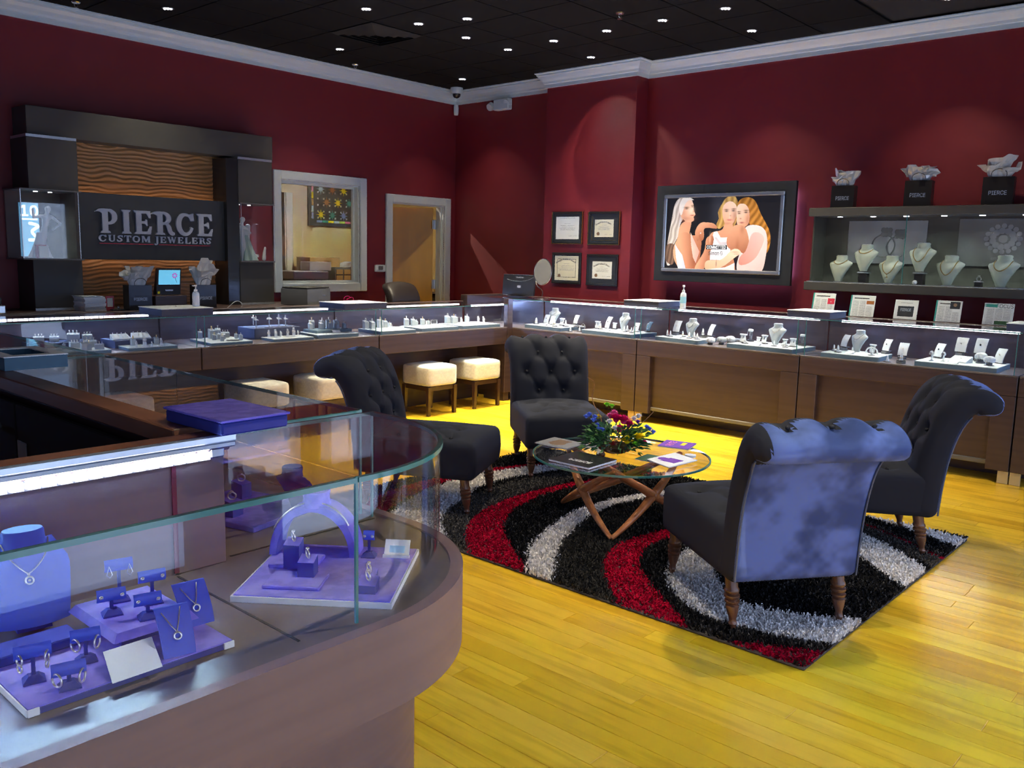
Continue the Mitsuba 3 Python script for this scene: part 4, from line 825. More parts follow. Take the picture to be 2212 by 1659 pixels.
# ================================================================== SIGN UNIT ON THE LEFT WALL
def ell(cx, cy, rx, ry, n=48):
    a = np.linspace(0, 2 * PI, n, endpoint=False); return Polygon(np.c_[cx + rx * np.cos(a), cy + ry * np.sin(a)])
def stroke(pts, w, n=30): return LineString(spline(pts, n)).buffer(w / 2, cap_style=1)
def U(*g): return unary_union([x.buffer(0) for x in g]).buffer(.012).buffer(-.012)
sw = .27
def serif(x0, x1, y, up=1, h=.09): return Polygon([(x0, y), (x1, y), (x1 - .06, y + up * h), (x0 + .06, y + up * h)])
stem = lambda x=.14, w=sw: sbox(x, 0, x + w, 1)
def glyph(ch):
    if ch in 'PR':
        by, ry = (.68, .33) if ch == 'P' else (.72, .29)
        bowl = ell(.44, by, .40, ry).difference(ell(.43, by, .16, ry - .12)).intersection(sbox(.2, 0, 2, 1.1))
        sw_ = Polygon(np.vstack([spline([(-.16, .86), (-.02, .975), (.2, 1.01), (.44, 1.01)], 14), [(.44, .90), (.3, .88), (.14, .80), (.14, .70)], spline([(.14, .80), (.04, .87), (-.16, .86)], 8)])).buffer(0)
        g = [stem(), serif(.04, .53, 0), bowl, sw_]
        if ch == 'R': g.append(Polygon(np.vstack([spline([(.36, .46), (.56, .42), (.64, .2), (.80, -.01), (1.0, .02)], 20), spline([(1.0, .11), (.93, .13), (.86, .22), (.80, .40), (.66, .50), (.5, .54)], 16)])).buffer(0))
        return U(*g), 1.0 if ch == 'R' else .94
    if ch == 'I': return U(stem(.1), serif(0, .47, 0), serif(0, .47, 1, -1)), .55
    if ch in 'EL':
        g = [stem(.1), serif(0, .45, 0), Polygon([(.2, 0), (.80, 0), (.86, .34), (.78, .34), (.62, .12), (.2, .12)])]
        if ch == 'E': g += [serif(0, .45, 1, -1), Polygon([(.2, 1), (.80, 1), (.82, .70), (.74, .68), (.60, .88), (.2, .88)]), Polygon([(.3, .46), (.54, .44), (.60, .34), (.66, .36), (.64, .62), (.58, .64), (.50, .56), (.3, .55)])]
        else: g += [serif(0, .45, 1, -1)]
        return U(*g), .92
    if ch in 'CO':
        r = ell(.46, .49, .46, .51).difference(ell(.52, .50, .25, .36))
        if ch == 'C': r = r.difference(Polygon([(.5, .5), (1.2, .86), (1.2, .22)])); r = U(r, Polygon([(.66, .94), (.90, 1.0), (.94, .66), (.84, .64), (.70, .80)]))
        else: r = U(ell(.46, .49, .46, .51).difference(ell(.46, .49, .24, .34)))
        return r, 1.0
    if ch == 'S': return U(stroke([(.64, .78), (.40, .90), (.17, .73), (.36, .53), (.56, .28), (.34, .10), (.08, .24)], .21), Polygon([(.56, .99), (.72, .99), (.74, .66), (.66, .66)]), Polygon([(.02, .38), (.10, .38), (.2, .02), (.02, .02)])), .82
    if ch == 'T': return U(stem(.28), serif(.18, .65, 0), Polygon([(0, 1), (.83, 1), (.86, .68), (.78, .68), (.68, .88), (.14, .88), (.05, .68), (-.03, .68)])), .9
    if ch == 'U': return U(sbox(.1, .3, .34, 1), sbox(.64, .3, .80, 1), ell(.45, .32, .36, .33).difference(ell(.47, .36, .17, .22)).difference(sbox(-1, .36, 2, 2)), serif(0, .44, 1, -1), serif(.54, .9, 1, -1)), .96
    if ch == 'M': return U(sbox(.08, 0, .24, 1), sbox(.82, 0, 1.06, 1), Polygon([(.08, 1), (.34, 1), (.58, .42), (.82, 1), (1.06, 1), (.62, .06), (.50, .06)]), serif(0, .32, 0), serif(.74, 1.14, 0), serif(0, .3, 1, -1), serif(.82, 1.14, 1, -1)), 1.2
    if ch == 'J': return U(sbox(.2, -.1, .46, 1), serif(.08, .58, 1, -1), stroke([(.34, 0), (.30, -.22), (.10, -.28), (.02, -.16)], .16)), .62
    if ch == 'W': return U(*[Polygon([(x, 1), (x + .27, 1), (x + .50, .12), (x + .40, 0), (x + .30, 0)]) for x in (.04, .50)], *[Polygon([(x + .32, 0), (x + .44, 0), (x + .68, 1), (x + .56, 1)]) for x in (.04, .50)], serif(-.02, .38, 1, -1), serif(.44, .84, 1, -1), serif(.96, 1.26, 1, -1)), 1.28
    return None, .45
def lettering(parent, s, x0, x1, z0, h, Y, m, depth=.012, name='letter', big=None):
    ws = [glyph(c)[1] if c != ' ' else .5 for c in s]; tot = sum(ws); k = (x1 - x0) / tot; x = x0
    for c, w in zip(s, ws):
        g = glyph(c)[0] if c != ' ' else None
        if g is not None:
            g = affinity.scale(g, k * .93, h, origin=(0, 0))
            mm = at(ext(g, depth), WL(x, z0, Y) @ np.eye(4)); part(parent, name, mm, m)
        x += w * k
t = thing('sign_unit', 'tall dark wall unit framing the jeweller\'s lettered sign', 'wall unit')
part(t, 'header', B(2.71, 4.965, 7.70, 8.0, 2.372, 2.602, .003), 'pillar')
for x0, x1, xg in ((2.685, 3.072, 2.60), (4.552, 4.925, 4.60)):
    part(t, 'pillar', B(x0, x1, 7.65, 8.0, .92, 1.385, .003), 'pillar')
    part(t, 'pillar', B(x0, x1, 7.65, 8.0, 1.938, 2.352, .003), 'pillar')
    part(t, 'metal_strip', B(x0, x1 - .0, 7.652, 7.99, 2.352, 2.374), 'metal')
    part(t, 'metal_strip', B(x0, x1, 7.645, 7.652, .945, .983), 'metal')
part(t, 'niche_back', cat(B(2.61, 3.072, 7.97, 7.99, 1.385, 1.938), B(3.04, 3.072, 7.66, 7.97, 1.385, 1.938)), 'pillar')
part(t, 'niche_shelf', cat(B(2.60, 3.072, 7.60, 7.98, 1.378, 1.390), B(2.60, 3.072, 7.60, 7.98, 1.934, 1.944)), 'dark_grey')
part(t, 'niche_glass', sheet((2.60, 7.605, 1.39), (3.05, 7.605, 1.39), (3.05, 7.605, 1.934), (2.60, 7.605, 1.934)), 'glass')
part(t, 'niche_glass', sheet((2.602, 7.605, 1.39), (2.602, 7.98, 1.39), (2.602, 7.98, 1.934), (2.602, 7.605, 1.934)), 'glass')
part(t, 'glass_edge', cat(B(2.600, 2.606, 7.602, 7.608, 1.39, 1.934), B(3.044, 3.048, 7.602, 7.608, 1.39, 1.934)), 'metal')
part(t, 'niche_side', B(4.43, 4.56, 7.66, 8.0, .92, 2.352), 'black_gloss')
part(t, 'niche_back', B(4.55, 4.72, 7.97, 7.99, 1.385, 1.938), 'pillar')
part(t, 'niche_shelf', cat(B(4.55, 4.925, 7.62, 7.98, 1.378, 1.390), B(4.55, 4.925, 7.62, 7.98, 1.934, 1.944)), 'dark_grey')
part(t, 'niche_glass', sheet((4.56, 7.625, 1.39), (4.92, 7.625, 1.39), (4.92, 7.625, 1.934), (4.56, 7.625, 1.934)), 'glass')
part(t, 'niche_glass', sheet((4.92, 7.625, 1.39), (4.92, 7.98, 1.39), (4.92, 7.98, 1.934), (4.92, 7.625, 1.934)), 'glass')
part(t, 'glass_edge', cat(B(4.916, 4.922, 7.622, 7.628, 1.39, 1.934), B(4.558, 4.562, 7.622, 7.628, 1.39, 1.934)), 'metal')
# carved wave panel: rippled surface
nx, nz = 150, 170
xs, zs = np.linspace(3.07, 4.56, nx), np.linspace(.92, 2.372, nz)
Xg, Zg = np.meshgrid(xs, zs, indexing='ij')
ph = meshkit.fbm(np.stack([Xg * 3.5, Zg * 5.5, Xg * 0], -1), 3)
rip = np.sin(2 * PI * (Zg / .036 + 2.6 * ph)) * (.35 + .65 * meshkit.noise(np.stack([Xg * 9, Zg * 22, Xg * 0 + 4], -1)))
Yg = 7.905 - .0065 * rip
idx = np.arange(nx * nz).reshape(nx, nz)
q = np.stack([idx[:-1, :-1], idx[1:, :-1], idx[1:, 1:], idx[:-1, 1:]], -1).reshape(-1, 4)
part(t, 'wave_panel', trimesh.Trimesh(np.c_[Xg.ravel(), Yg.ravel(), Zg.ravel()], np.vstack([q[:, [0, 1, 2]], q[:, [0, 2, 3]]]), process=False), 'wave', smooth=True, label='carved copper-brown wave panel')
part(t, 'sign_board', B(3.075, 4.50, 7.715, 7.80, 1.385, 1.948, .003), 'board_black', label='black board behind the letters')
part(t, 'board_light', B(3.10, 4.42, 7.82, 7.83, 1.90, 1.91), 'white_card', emit=(7.5, 4.6, 2.8), weight=.6)
part(t, 'board_light', B(3.10, 4.42, 7.82, 7.83, 1.42, 1.43), 'white_card', emit=(7.5, 4.6, 2.8), weight=.6)
lettering(t, 'PIERCE', 3.215 + .03, 4.325, 1.613, .205, 7.714, 'silver_letter', .022)
lettering(t, 'CUSTOM', 3.238, 3.708, 1.540, .058, 7.714, 'silver_letter', .012)
lettering(t, 'JEWELERS', 3.735, 4.296, 1.540, .058, 7.714, 'silver_letter', .012)
part(t, 'red_line', cat(B(3.245, 3.728, 7.709, 7.714, 1.521, 1.528), B(3.775, 4.278, 7.709, 7.714, 1.521, 1.528)), 'red_line')
def downlight(parent, x, y, z, power=2.5, c=(1., 1., .92), r=.016):
    part(parent, 'niche_lamp', lathe([(0, 0), (r, 0), (r, .006), (0, .006)], 14, (x, y, z - .006)), 'white_card', emit=np.array(c) * 12, weight=.15)
    scene['light_%s_%d' % (parent, len(scene))] = {'type': 'spot', 'to_world': T().look_at(origin=[x, y, z - .01], target=[x, y, z - 1], up=[1, 0, 0.01]), 'intensity': col(np.array(c) * power), 'cutoff_angle': 55.0, 'beam_width': 20.0, 'sampling_weight': .3}
downlight(t, 2.78, 7.78, 1.933, 2.2, (.9, 1., .95)); downlight(t, 2.90, 7.80, 1.933, 1.0, (.9, 1., .95)); downlight(t, 4.62, 7.78, 1.933, 1.2, (.9, 1., .92)); downlight(t, 4.74, 7.78, 1.933, 1.2, (.9, 1., .92))

# statues
import manifold3d as m3
def figure(J, bones, edge=.006, it=8):
    def ball(p, r): 
        s = m3.Manifold.sphere(r, 14); return s.translate([float(v) for v in p])
    allm = None
    for a, b in bones:
        h = m3.Manifold.batch_hull([ball(*J[a]), ball(*J[b])])
        allm = h if allm is None else allm + h
    allm = allm.refine_to_length(edge); mm = allm.to_mesh()
    m = trimesh.Trimesh(mm.vert_properties[:, :3], mm.tri_verts, process=True)
    trimesh.smoothing.filter_taubin(m, iterations=it); return m
def skirt(x, y, z0, z1, r0, r1, n=40, folds=7, amp=.14, dx=0):
    V, F, R = [], [], 12
    for i in range(R):
        s = i / (R - 1); r = r1 + (r0 - r1) * s ** 1.4
        for k in range(n):
            a = 2 * PI * k / n; rr = r * (1 + amp * s * math.sin(folds * a))
            V.append((x + dx * s + rr * math.cos(a), y + rr * math.sin(a), z1 + (z0 - z1) * s))
    for i in range(R - 1):
        for k in range(n):
            l = (k + 1) % n; F += [(i * n + k, (i + 1) * n + l, i * n + l), (i * n + k, (i + 1) * n + k, (i + 1) * n + l)]
    m = trimesh.Trimesh(V, F, process=False); return m
k = thing('statuette', 'white dancer statuette with arm akimbo in the left glass niche', 'statuette')
x, y, z = 2.80, 7.76, 1.39
J = dict(hip=((x + .02, y, z + .20), .030), waist=((x + .03, y, z + .26), .022), chest=((x + .045, y, z + .325), .032), neck=((x + .055, y, z + .372), .013), head=((x + .062, y, z + .405), .024), ls=((x + .012, y, z + .345), .014), le=((x - .055, y - .01, z + .33), .010), lh=((x - .062, y - .02, z + .395), .009), rs=((x + .085, y, z + .345), .014), re=((x + .150, y - .01, z + .285), .010), rh=((x + .085, y - .02, z + .235), .009), k1=((x - .005, y, z + .10), .03), f1=((x - .01, y, z + .015), .02))
part(k, 'figure', figure(J, [('hip', 'waist'), ('waist', 'chest'), ('chest', 'neck'), ('neck', 'head'), ('ls', 'le'), ('le', 'lh'), ('rs', 're'), ('re', 'rh'), ('chest', 'ls'), ('chest', 'rs'), ('hip', 'k1'), ('k1', 'f1')]), 'statue', smooth=True)
part(k, 'gown', skirt(x - .005, y, z + .004, z + .21, .085, .030, dx=-.01), 'statue', smooth=True)
k = thing('backlit_sign', 'small blue backlit panel with white letters behind the dancer statuette', 'sign')
part(k, 'panel', B(2.675, 2.825, 7.86, 7.872, 1.40, 1.84, .002), 'blue_label', emit=(.06, .20, .34), weight=.2)
part(k, 'letters', cat(at(text('10', .085, .003, True), WL(2.752, 1.775, 7.86)), B(2.69, 2.81, 7.855, 7.86, 1.70, 1.712)), 'white_card', emit=(1.3, 1.5, 1.6), weight=.1)
part(k, 'swirl', at(ext(U(stroke([(.5, .9), (.85, .7), (.6, .5), (.8, .25), (.45, .1)], .16)), .003), WL(2.675, 1.52, 7.86) @ np.diag([.15, .17, 1, 1])), 'white_card', emit=(.6, .9, 1.0), weight=.1)
k = thing('gift_figurine', 'small red and white box with trinkets below the dancer statuette', 'box')
part(k, 'box', B(2.72, 2.80, 7.66, 7.70, 1.391, 1.50, .003), 'red_box'); part(k, 'front', B(2.738, 2.812, 7.652, 7.66, 1.395, 1.49), 'cream_paper')
k = thing('statuette', 'green and white statuette of an embracing couple in the right glass niche', 'statuette')
x, y = 4.655, 7.77
J = dict(hip=((x - .01, y, z + .22), .035), chest=((x - .02, y, z + .32), .036), neck=((x - .005, y, z + .365), .014), head=((x + .005, y, z + .40), .026), sh=((x + .03, y - .03, z + .315), .015), el=((x + .06, y - .04, z + .27), .012), h2=((x + .062, y, z + .335), .026), c2=((x + .045, y, z + .27), .034), hp2=((x + .04, y, z + .19), .035), f=((x + .02, y, z + .02), .05), la=((x - .07, y - .02, z + .35), .012), lh=((x - .085, y - .02, z + .385), .010))
part(k, 'couple', figure(J, [('hip', 'chest'), ('chest', 'neck'), ('neck', 'head'), ('chest', 'sh'), ('sh', 'el'), ('el', 'c2'), ('c2', 'h2'), ('c2', 'hp2'), ('hip', 'f'), ('hp2', 'f'), ('chest', 'la'), ('la', 'lh')]), 'statue', smooth=True)
part(k, 'gown', skirt(x + .03, y, z + .004, z + .25, .085, .035, dx=.03, amp=.2), 'statue_green', smooth=True)
part(k, 'hem', at(rbox(.05, .05, .035, .016, 4), pose(x + .135, y - .02, z + .05, .4)), 'statue', smooth=True)
part(k, 'plinth', at(lathe([(0, 0), (.07, 0), (.07, .012), (0, .012)], 20), pose(x + .02, y, z + .001)), 'statue_green', smooth=40)
solo('statuette', figure(dict(a=((4.86, 7.72, z + .02), .02), b=((4.865, 7.72, z + .08), .016), c=((4.875, 7.72, z + .13), .010)), [('a', 'b'), ('b', 'c')]), 'statue', 'tiny white bird-like ornament right of the embracing couple', 'statuette', smooth=True)

# back counter below the sign and its contents
t = thing('back_counter', 'dark low back counter running under the sign unit', 'counter')
part(t, 'top', B(1.2, 5.75, 7.18, 7.99, .935, .965, .004), 'wood'); part(t, 'body', B(1.2, 5.70, 7.25, 7.99, 0, .935), 'wood')
CZ = .966
def giftbag(x, y, w, h, d, label, rot=0., tis='tissue', seed=0, th=.17, lean=0.0, sy=.0, base=CZ, txt=.025, face='L'):
    k = thing('gift_bag', label, 'gift bag'); r = np.random.default_rng(seed)
    m = pose(x, y, base, rot if face == 'L' else -PI / 2 + rot)
    part(k, 'bag', at(cat(B(-w / 2, w / 2, -d / 2, -d / 2 + .003, 0, h), B(-w / 2, w / 2, d / 2 - .003, d / 2, 0, h), B(-w / 2, -w / 2 + .003, -d / 2, d / 2, 0, h), B(w / 2 - .003, w / 2, -d / 2, d / 2, 0, h), B(-w / 2, w / 2, -d / 2, d / 2, 0, .004)), m), 'bag')
    tm = at(text('PIERCE', txt, .0006, True, width=w * .58), np.array([[1, 0, 0, .0], [0, 0, -1, -d / 2 - .0002], [0, 1, 0, h * .44], [0, 0, 0, 1.]]))
    part(k, 'lettering', at(tm, m), 'silver_letter')
    for s in (-1, 1):
        pts = spline([(-w * .22, s * (d / 2 - .004), h - .01), (-w * .15, s * (d / 2 + .012), h + .05), (w * .15, s * (d / 2 + .012), h + .05), (w * .22, s * (d / 2 - .004), h - .01)], 12)
        part(k, 'handle', at(tube(pts, .0022, 5), m), 'bag', smooth=True)
    # crumpled tissue: fans of folded paper
    for q in range(3):
        n, R = 18, 7; V, F = [], []
        off = (q - 1) * w * .2; hh = th * (1 - .22 * abs(q - 1) + .1 * r.uniform(-1, 1))
        jag = np.repeat(r.uniform(.62, 1.05, 6), 3)
        for i in range(R):
            s = i / (R - 1)
            for kk in range(n):
                a = 2 * PI * kk / n; rad = (.018 + .055 * s + .012 * r.uniform(-1, 1) * s) * (1 + .5 * abs(math.sin(2.5 * a + q)) * s)
                V.append((off + rad * math.cos(a) * w / .2 * .95 + lean * s * hh, sy + rad * math.sin(a) * .8, h - .03 + (hh + .03) * s * (jag[kk] if s > .6 else 1)))
        for i in range(R - 1):
            for kk in range(n):
                l = (kk + 1) % n; F += [(i * n + kk, i * n + l, (i + 1) * n + l), (i * n + kk, (i + 1) * n + l, (i + 1) * n + kk)]
        part(k, 'tissue', at(trimesh.Trimesh(V, F, process=False), m), tis)
giftbag(3.41, 7.38, .205, .212, .10, 'black gift bag with white tissue, left of the little monitor', .05, seed=3, th=.19)
giftbag(3.985, 7.33, .20, .212, .10, 'black gift bag with peaked white tissue, right of the little monitor', .02, seed=8, th=.22)
k = thing('cash_terminal', 'small black point of sale monitor on a dark box between two gift bags', 'monitor')
part(k, 'stand_box', B(3.545, 3.835, 7.34, 7.62, CZ, 1.085, .004), 'wood')
part(k, 'case', hull([(3.585, 7.40, 1.09), (3.805, 7.40, 1.09), (3.585, 7.37, 1.322), (3.805, 7.37, 1.322), (3.585, 7.46, 1.09), (3.805, 7.46, 1.09), (3.60, 7.43, 1.315), (3.79, 7.43, 1.315)]), 'black_plastic')
def tilt(x, z): return (x, 7.4 - .03 * (z - 1.09) / .232 - .0015, z)
part(k, 'screen', sheet(tilt(3.600, 1.178), tilt(3.795, 1.178), tilt(3.795, 1.306), tilt(3.600, 1.306)), 'blue_label', emit=(.10, .42, .62), weight=.2)
for i in range(8):
    a = i * PI / 4 + .3; c = (3.745, 1.258)
    p = [tilt(c[0] + rr * math.cos(a + da), c[1] + rr * math.sin(a + da)) for rr, da in ((.006, 0), (.020, -.28), (.027, 0), (.020, .28))]
    part(k, 'petal', at(sheet(*p), np.array([[1, 0, 0, 0], [0, 1, 0, -.0008 - .0001 * i], [0, 0, 1, 0], [0, 0, 0, 1.]])), 'fl_magenta', emit=(.36, .02, .34), weight=.03)
part(k, 'stalk', tube([tilt(3.750, 1.235), tilt(3.768, 1.195)], .0016, 5), 'dark_grey')
part(k, 'badge', cat(B(3.665, 3.735, 7.393, 7.398, 1.122, 1.134)), 'silver_letter'); part(k, 'sticker', B(3.595, 3.615, 7.393, 7.398, 1.10, 1.12), 'fl_yellow')
k = thing('paper_stack', 'stack of white paper left of the red picture frame', 'paper')
for i in range(9):
    j = rng.uniform(-.004, .004, 2); part(k, 'ream', B(2.958 + j[0], 3.128 + j[0], 7.36 + j[1], 7.58 + j[1], CZ + i * .013, CZ + i * .013 + .0122), 'paper')
part(k, 'folder', at(B(-.08, .08, -.10, .10, 0, .004), pose(3.03, 7.47, CZ + .119, .15)), 'grey_suede')
k = thing('picture_frame', 'small red picture frame beside the paper stack', 'picture frame')
part(k, 'frame', cat(B(3.15, 3.158, 7.40, 7.41, CZ, 1.088), B(3.207, 3.215, 7.40, 7.41, CZ, 1.088), B(3.158, 3.207, 7.40, 7.41, CZ, CZ + .03), B(3.158, 3.207, 7.40, 7.41, 1.07, 1.088)), 'red_box'); part(k, 'picture', B(3.155, 3.21, 7.405, 7.412, CZ, 1.085), 'cream_paper')
k = thing('trinket_tray', 'low dark tray of trinkets in front of the wave panel', 'tray'); part(k, 'tray', B(3.18, 3.29, 7.36, 7.46, CZ, CZ + .012, .003), 'black_plastic'); part(k, 'trinket', at(trimesh.creation.icosphere(1, .012), pose(3.25, 7.40, CZ + .024)), 'metal', smooth=True)
def bottle(x, y, z, h, r, label, lab='white_card', blue=False):
    k = thing('pump_bottle', label, 'bottle'); m = pose(x, y, z, .4)
    part(k, 'bottle', at(lathe([(0, 0), (r, 0), (r, h * .58), (r * .8, h * .66), (r * .4, h * .70), (0, h * .70)], 20), m), 'clear_plastic', smooth=40)
    part(k, 'label', at(lathe([(r * 1.01, h * .06 if not blue else h * .22), (r * 1.02, h * .06 if not blue else h * .22), (r * 1.02, h * .50), (r * 1.01, h * .50)], 20), m), 'blue_label' if blue else lab, smooth=40)
    part(k, 'pump', at(cat(lathe([(0, h * .70), (r * .5, h * .70), (r * .5, h * .78), (r * .18, h * .80), (r * .18, h * .92), (0, h * .92)], 14), lathe([(0, h * .92), (r * .42, h * .92), (r * .42, h), (0, h)], 12), B(-r * 1.3, 0, -r * .2, r * .2, h * .93, h * .985, .001)), m), 'white_card', smooth=40)
bottle(3.31, 6.20, LT + .060, .162, .026, 'clear hand sanitizer pump bottle standing on the left showcase box')
bottle(6.95, 4.155, RT + .001, .21, .028, 'clear sanitizer bottle with blue label on the right-hand showcases', blue=True)
k = thing('printer', 'square black printer under the office window', 'printer'); m = pose(5.13, 7.40, CZ, math.radians(20))
part(k, 'body', at(rbox(.40, .32, .165, .012, 4), m @ pose(0, 0, .083)), 'dark_grey', smooth=40); part(k, 'lid', at(B(-.19, .19, -.15, .15, .165, .178, .004), m), 'black_plastic')
part(k, 'brand_text', at(text('brother', .011, .0005), m @ np.array([[1, 0, 0, .08], [0, 0, -1, -.1605], [0, 1, 0, .095], [0, 0, 0, 1.]])), 'silver_letter')
solo('ribbon', tube(spline([(5.52, 7.27, .969), (5.54, 7.25, 1.05), (5.57, 7.27, 1.03), (5.55, 7.29, 1.01), (5.60, 7.30, 1.03), (5.62, 7.28, .969)], 24), .003, 6), 'fl_magenta', 'loop of pink ribbon by the showcase box in front of the printer', 'ribbon', smooth=True)
solo('cable', tube(spline([(4.17, 7.24, .969), (4.21, 7.22, 1.01), (4.26, 7.21, 1.03), (4.31, 7.22, .99), (4.30, 7.24, .969)], 20), .003, 6), 'white_card', 'loose white cable loop under the right pillar', 'cable', smooth=True)
k = thing('phone', 'silver and black device at the far left of the showcases', 'device'); part(k, 'body', B(2.08, 2.185, 6.78, 6.90, LT + .005, 1.07, .006), 'metal'); part(k, 'head', B(2.10, 2.17, 6.80, 6.88, 1.071, 1.13, .01), 'black_plastic')
# thermostat
k = thing('thermostat', 'white thermostat on the red wall between window and door', 'thermostat'); part(k, 'case', at(rbox(.155, .085, .028, .012, 4), WL(6.563, 1.318, 7.986)), 'white_trim', smooth=40); part(k, 'display', B(6.53, 6.595, 7.968, 7.972, 1.30, 1.345), 'dark_grey')
# office chair behind the counter
k = thing('office_chair', 'black leather office chair with a rolled headrest in front of the door', 'chair'); m = pose(6.09, 7.02, 0, math.radians(8))
bk = rbox(.46, .12, .62, .05, 10, (16, 5, 16)); V = np.array(bk.vertices); sz = np.clip((V[:, 2] - .12) / .19, 0, 1); V[:, 1] += .09 * sz ** 1.6; V[:, 2] -= .03 * sz * (V[:, 0] / .23) ** 2; bk.vertices = V
part(k, 'backrest', at(bk, m @ pose(0, 0, .89)), 'leather', smooth=60); part(k, 'seat', at(rbox(.5, .5, .11, .045, 8), m @ pose(0, -.25, .50)), 'leather', smooth=60)
part(k, 'column', at(lathe([(0, .08), (.03, .08), (.03, .44), (0, .44)], 14), m @ pose(0, -.25, 0)), 'black_plastic')
for i in range(5):
    a = 2 * PI * i / 5; part(k, 'leg', at(tube([(0, 0, .10), (.28 * math.cos(a), .28 * math.sin(a), .06)], [.025, .016], 8), m @ pose(0, -.25, 0)), 'black_plastic'); part(k, 'caster', at(trimesh.creation.icosphere(1, .028), m @ pose(.28 * math.cos(a), -.25 + .28 * math.sin(a), .029)), 'black_plastic', smooth=True)
# ================================================================== RIGHT WALL
def certificate(label, y0, y1, z0, z1, X=7.578, mat_w=.07, gilt=False, inner=False, paper='paper', ruled=False, seal=True, head=True):
    k = thing('certificate', label, 'certificate'); yc, zc, w, h = (y0 + y1) / 2, (z0 + z1) / 2, abs(y1 - y0), z1 - z0
    m = WR(yc, zc, X); f = .022
    fr = [B(-w / 2, w / 2, h / 2 - f, h / 2, 0, .022, .003), B(-w / 2, w / 2, -h / 2, -h / 2 + f, 0, .022, .003), B(-w / 2, -w / 2 + f, -h / 2 + f, h / 2 - f, 0, .022, .003), B(w / 2 - f, w / 2, -h / 2 + f, h / 2 - f, 0, .022, .003)]
    part(k, 'frame', at(cat(fr), m), 'black_gloss')
    part(k, 'mat_board', at(B(-w / 2 + f, w / 2 - f, -h / 2 + f, h / 2 - f, 0, .010), m), 'board_black')
    if gilt: part(k, 'gilt_edge', at(cat(B(-w / 2 - .001, -w / 2 + .006, -h / 2, h / 2, .015, .0235), B(w / 2 - .006, w / 2 + .001, -h / 2, h / 2, .015, .0235), B(-w / 2, w / 2, -h / 2 - .001, -h / 2 + .006, .015, .0235)), m), 'gold')
    if inner: 
        q = .045; part(k, 'gilt_edge', at(cat(B(-w / 2 + q, -w / 2 + q + .004, -h / 2 + q, h / 2 - q, .010, .013), B(-w / 2 + q, w / 2 - q, -h / 2 + q, -h / 2 + q + .003, .010, .013)), m), 'gold')
    pw, ph = w / 2 - mat_w, h / 2 - mat_w
    part(k, 'paper', at(B(-pw, pw, -ph, ph, .010, .0115), m), paper)
    if ruled: part(k, 'border', at(cat(*[B(*a, .0115, .0119) for a in ((-pw + .035, pw - .035, ph - .038, ph - .034), (-pw + .035, pw - .035, -ph + .034, -ph + .038), (-pw + .035, -pw + .039, -ph + .034, ph - .034), (pw - .039, pw - .035, -ph + .034, ph - .034))]), m), 'ink')
    if head:
        s = 'Gemological Institute of America'; parts_ = []
        R = pw * 1.5
        for wd, a in (('Gemological', -.42), ('Institute of', .0), ('America', .38)):
            t_ = text(wd, .017, .0004, True, width=R * (.40 if len(wd) > 8 else .30)); parts_.append(at(t_, np.array([[math.cos(a), math.sin(a), 0, R * math.sin(a)], [-math.sin(a), math.cos(a), 0, ph * .72 - R + R * math.cos(a)], [0, 0, 1, .0115], [0, 0, 0, 1.]])))
        part(k, 'heading', at(cat(*parts_), m), 'ink')
    else: part(k, 'heading', at(text('Gemological Institute', .010, .0004, width=pw * 1.3), m @ pose(0, ph * .86, .0115)), 'grey_ink')
    ln = [(-.25, .25, .36), (-.6, .6, .2), (-.45, .45, .08), (-.7, .7, -.02), (-.6, .6, -.1), (-.62, .62, -.18), (.05, .4, -.72), (.5, .85, -.72)]
    part(k, 'text_lines', at(cat(*[B(a * pw, b * pw, c * ph - .0016, c * ph + .0016, .0115, .0118) for a, b, c in ln]), m), 'grey_ink')
    if seal: part(k, 'seal', at(lathe([(0, 0), (.019, 0), (.019, .0012), (0, .0012)], 20), m @ pose(-pw * .6, -ph * .62, .0115)), 'seal')
certificate('upper left framed certificate with thin gilt edges on the red pier', 5.806, 6.229, 1.640, 1.986, gilt=True, mat_w=.052, seal=False, head=False)
certificate('upper right framed certificate with a gilt inner line on the red pier', 5.319, 5.729, 1.634, 1.981, gilt=True, inner=True, mat_w=.082, paper='cream_paper')
certificate('lower left certificate with a black ruled border, beside the round mirror', 5.812, 6.215, 1.208, 1.547, mat_w=.036, ruled=True, paper='cream_paper')
certificate('lower right certificate in a wide dark frame on the red pier', 5.328, 5.733, 1.203, 1.535, mat_w=.075)

# ---- the lit poster
k = thing('poster', 'large framed poster of three women glowing against the red wall', 'poster')
y0, y1, z0_, z1_ = 4.942, 3.472, 1.283, 2.230
part(k, 'mount', B(7.66, 7.70, y1, y0, z0_, z1_, .003), 'board_black', label='black mounting board')
part(k, 'spacer', B(7.70, 7.78, y1 + .3, y0 - .3, z0_ + .2, z1_ - .2), 'board_black')
for q in (B(7.735, 7.745, y1 + .06, y1 + .075, z0_ + .08, z1_ - .08), B(7.735, 7.745, y0 - .075, y0 - .06, z0_ + .08, z1_ - .08), B(7.735, 7.745, y1 + .08, y0 - .08, z1_ - .075, z1_ - .06), B(7.735, 7.745, y1 + .08, y0 - .08, z0_ + .06, z0_ + .075)):
    part(k, 'backlight', q, 'white_card', emit=(9., 6.5, 12.), weight=.5)
fy0, fy1, fz0, fz1, f = 4.845, 3.570, 1.377, 2.139, .036
part(k, 'frame', cat(B(7.635, 7.66, fy1, fy0, fz1 - f, fz1, .006), B(7.635, 7.66, fy1, fy0, fz0, fz0 + f, .006), B(7.635, 7.66, fy0 - f, fy0, fz0 + f, fz1 - f, .006), B(7.635, 7.66, fy1, fy1 + f, fz0 + f, fz1 - f, .006)), 'metal', label='brushed silver frame')
PW, PH = fy0 - fy1 - 2 * f, fz1 - fz0 - 2 * f
NX, NY = 420, 250
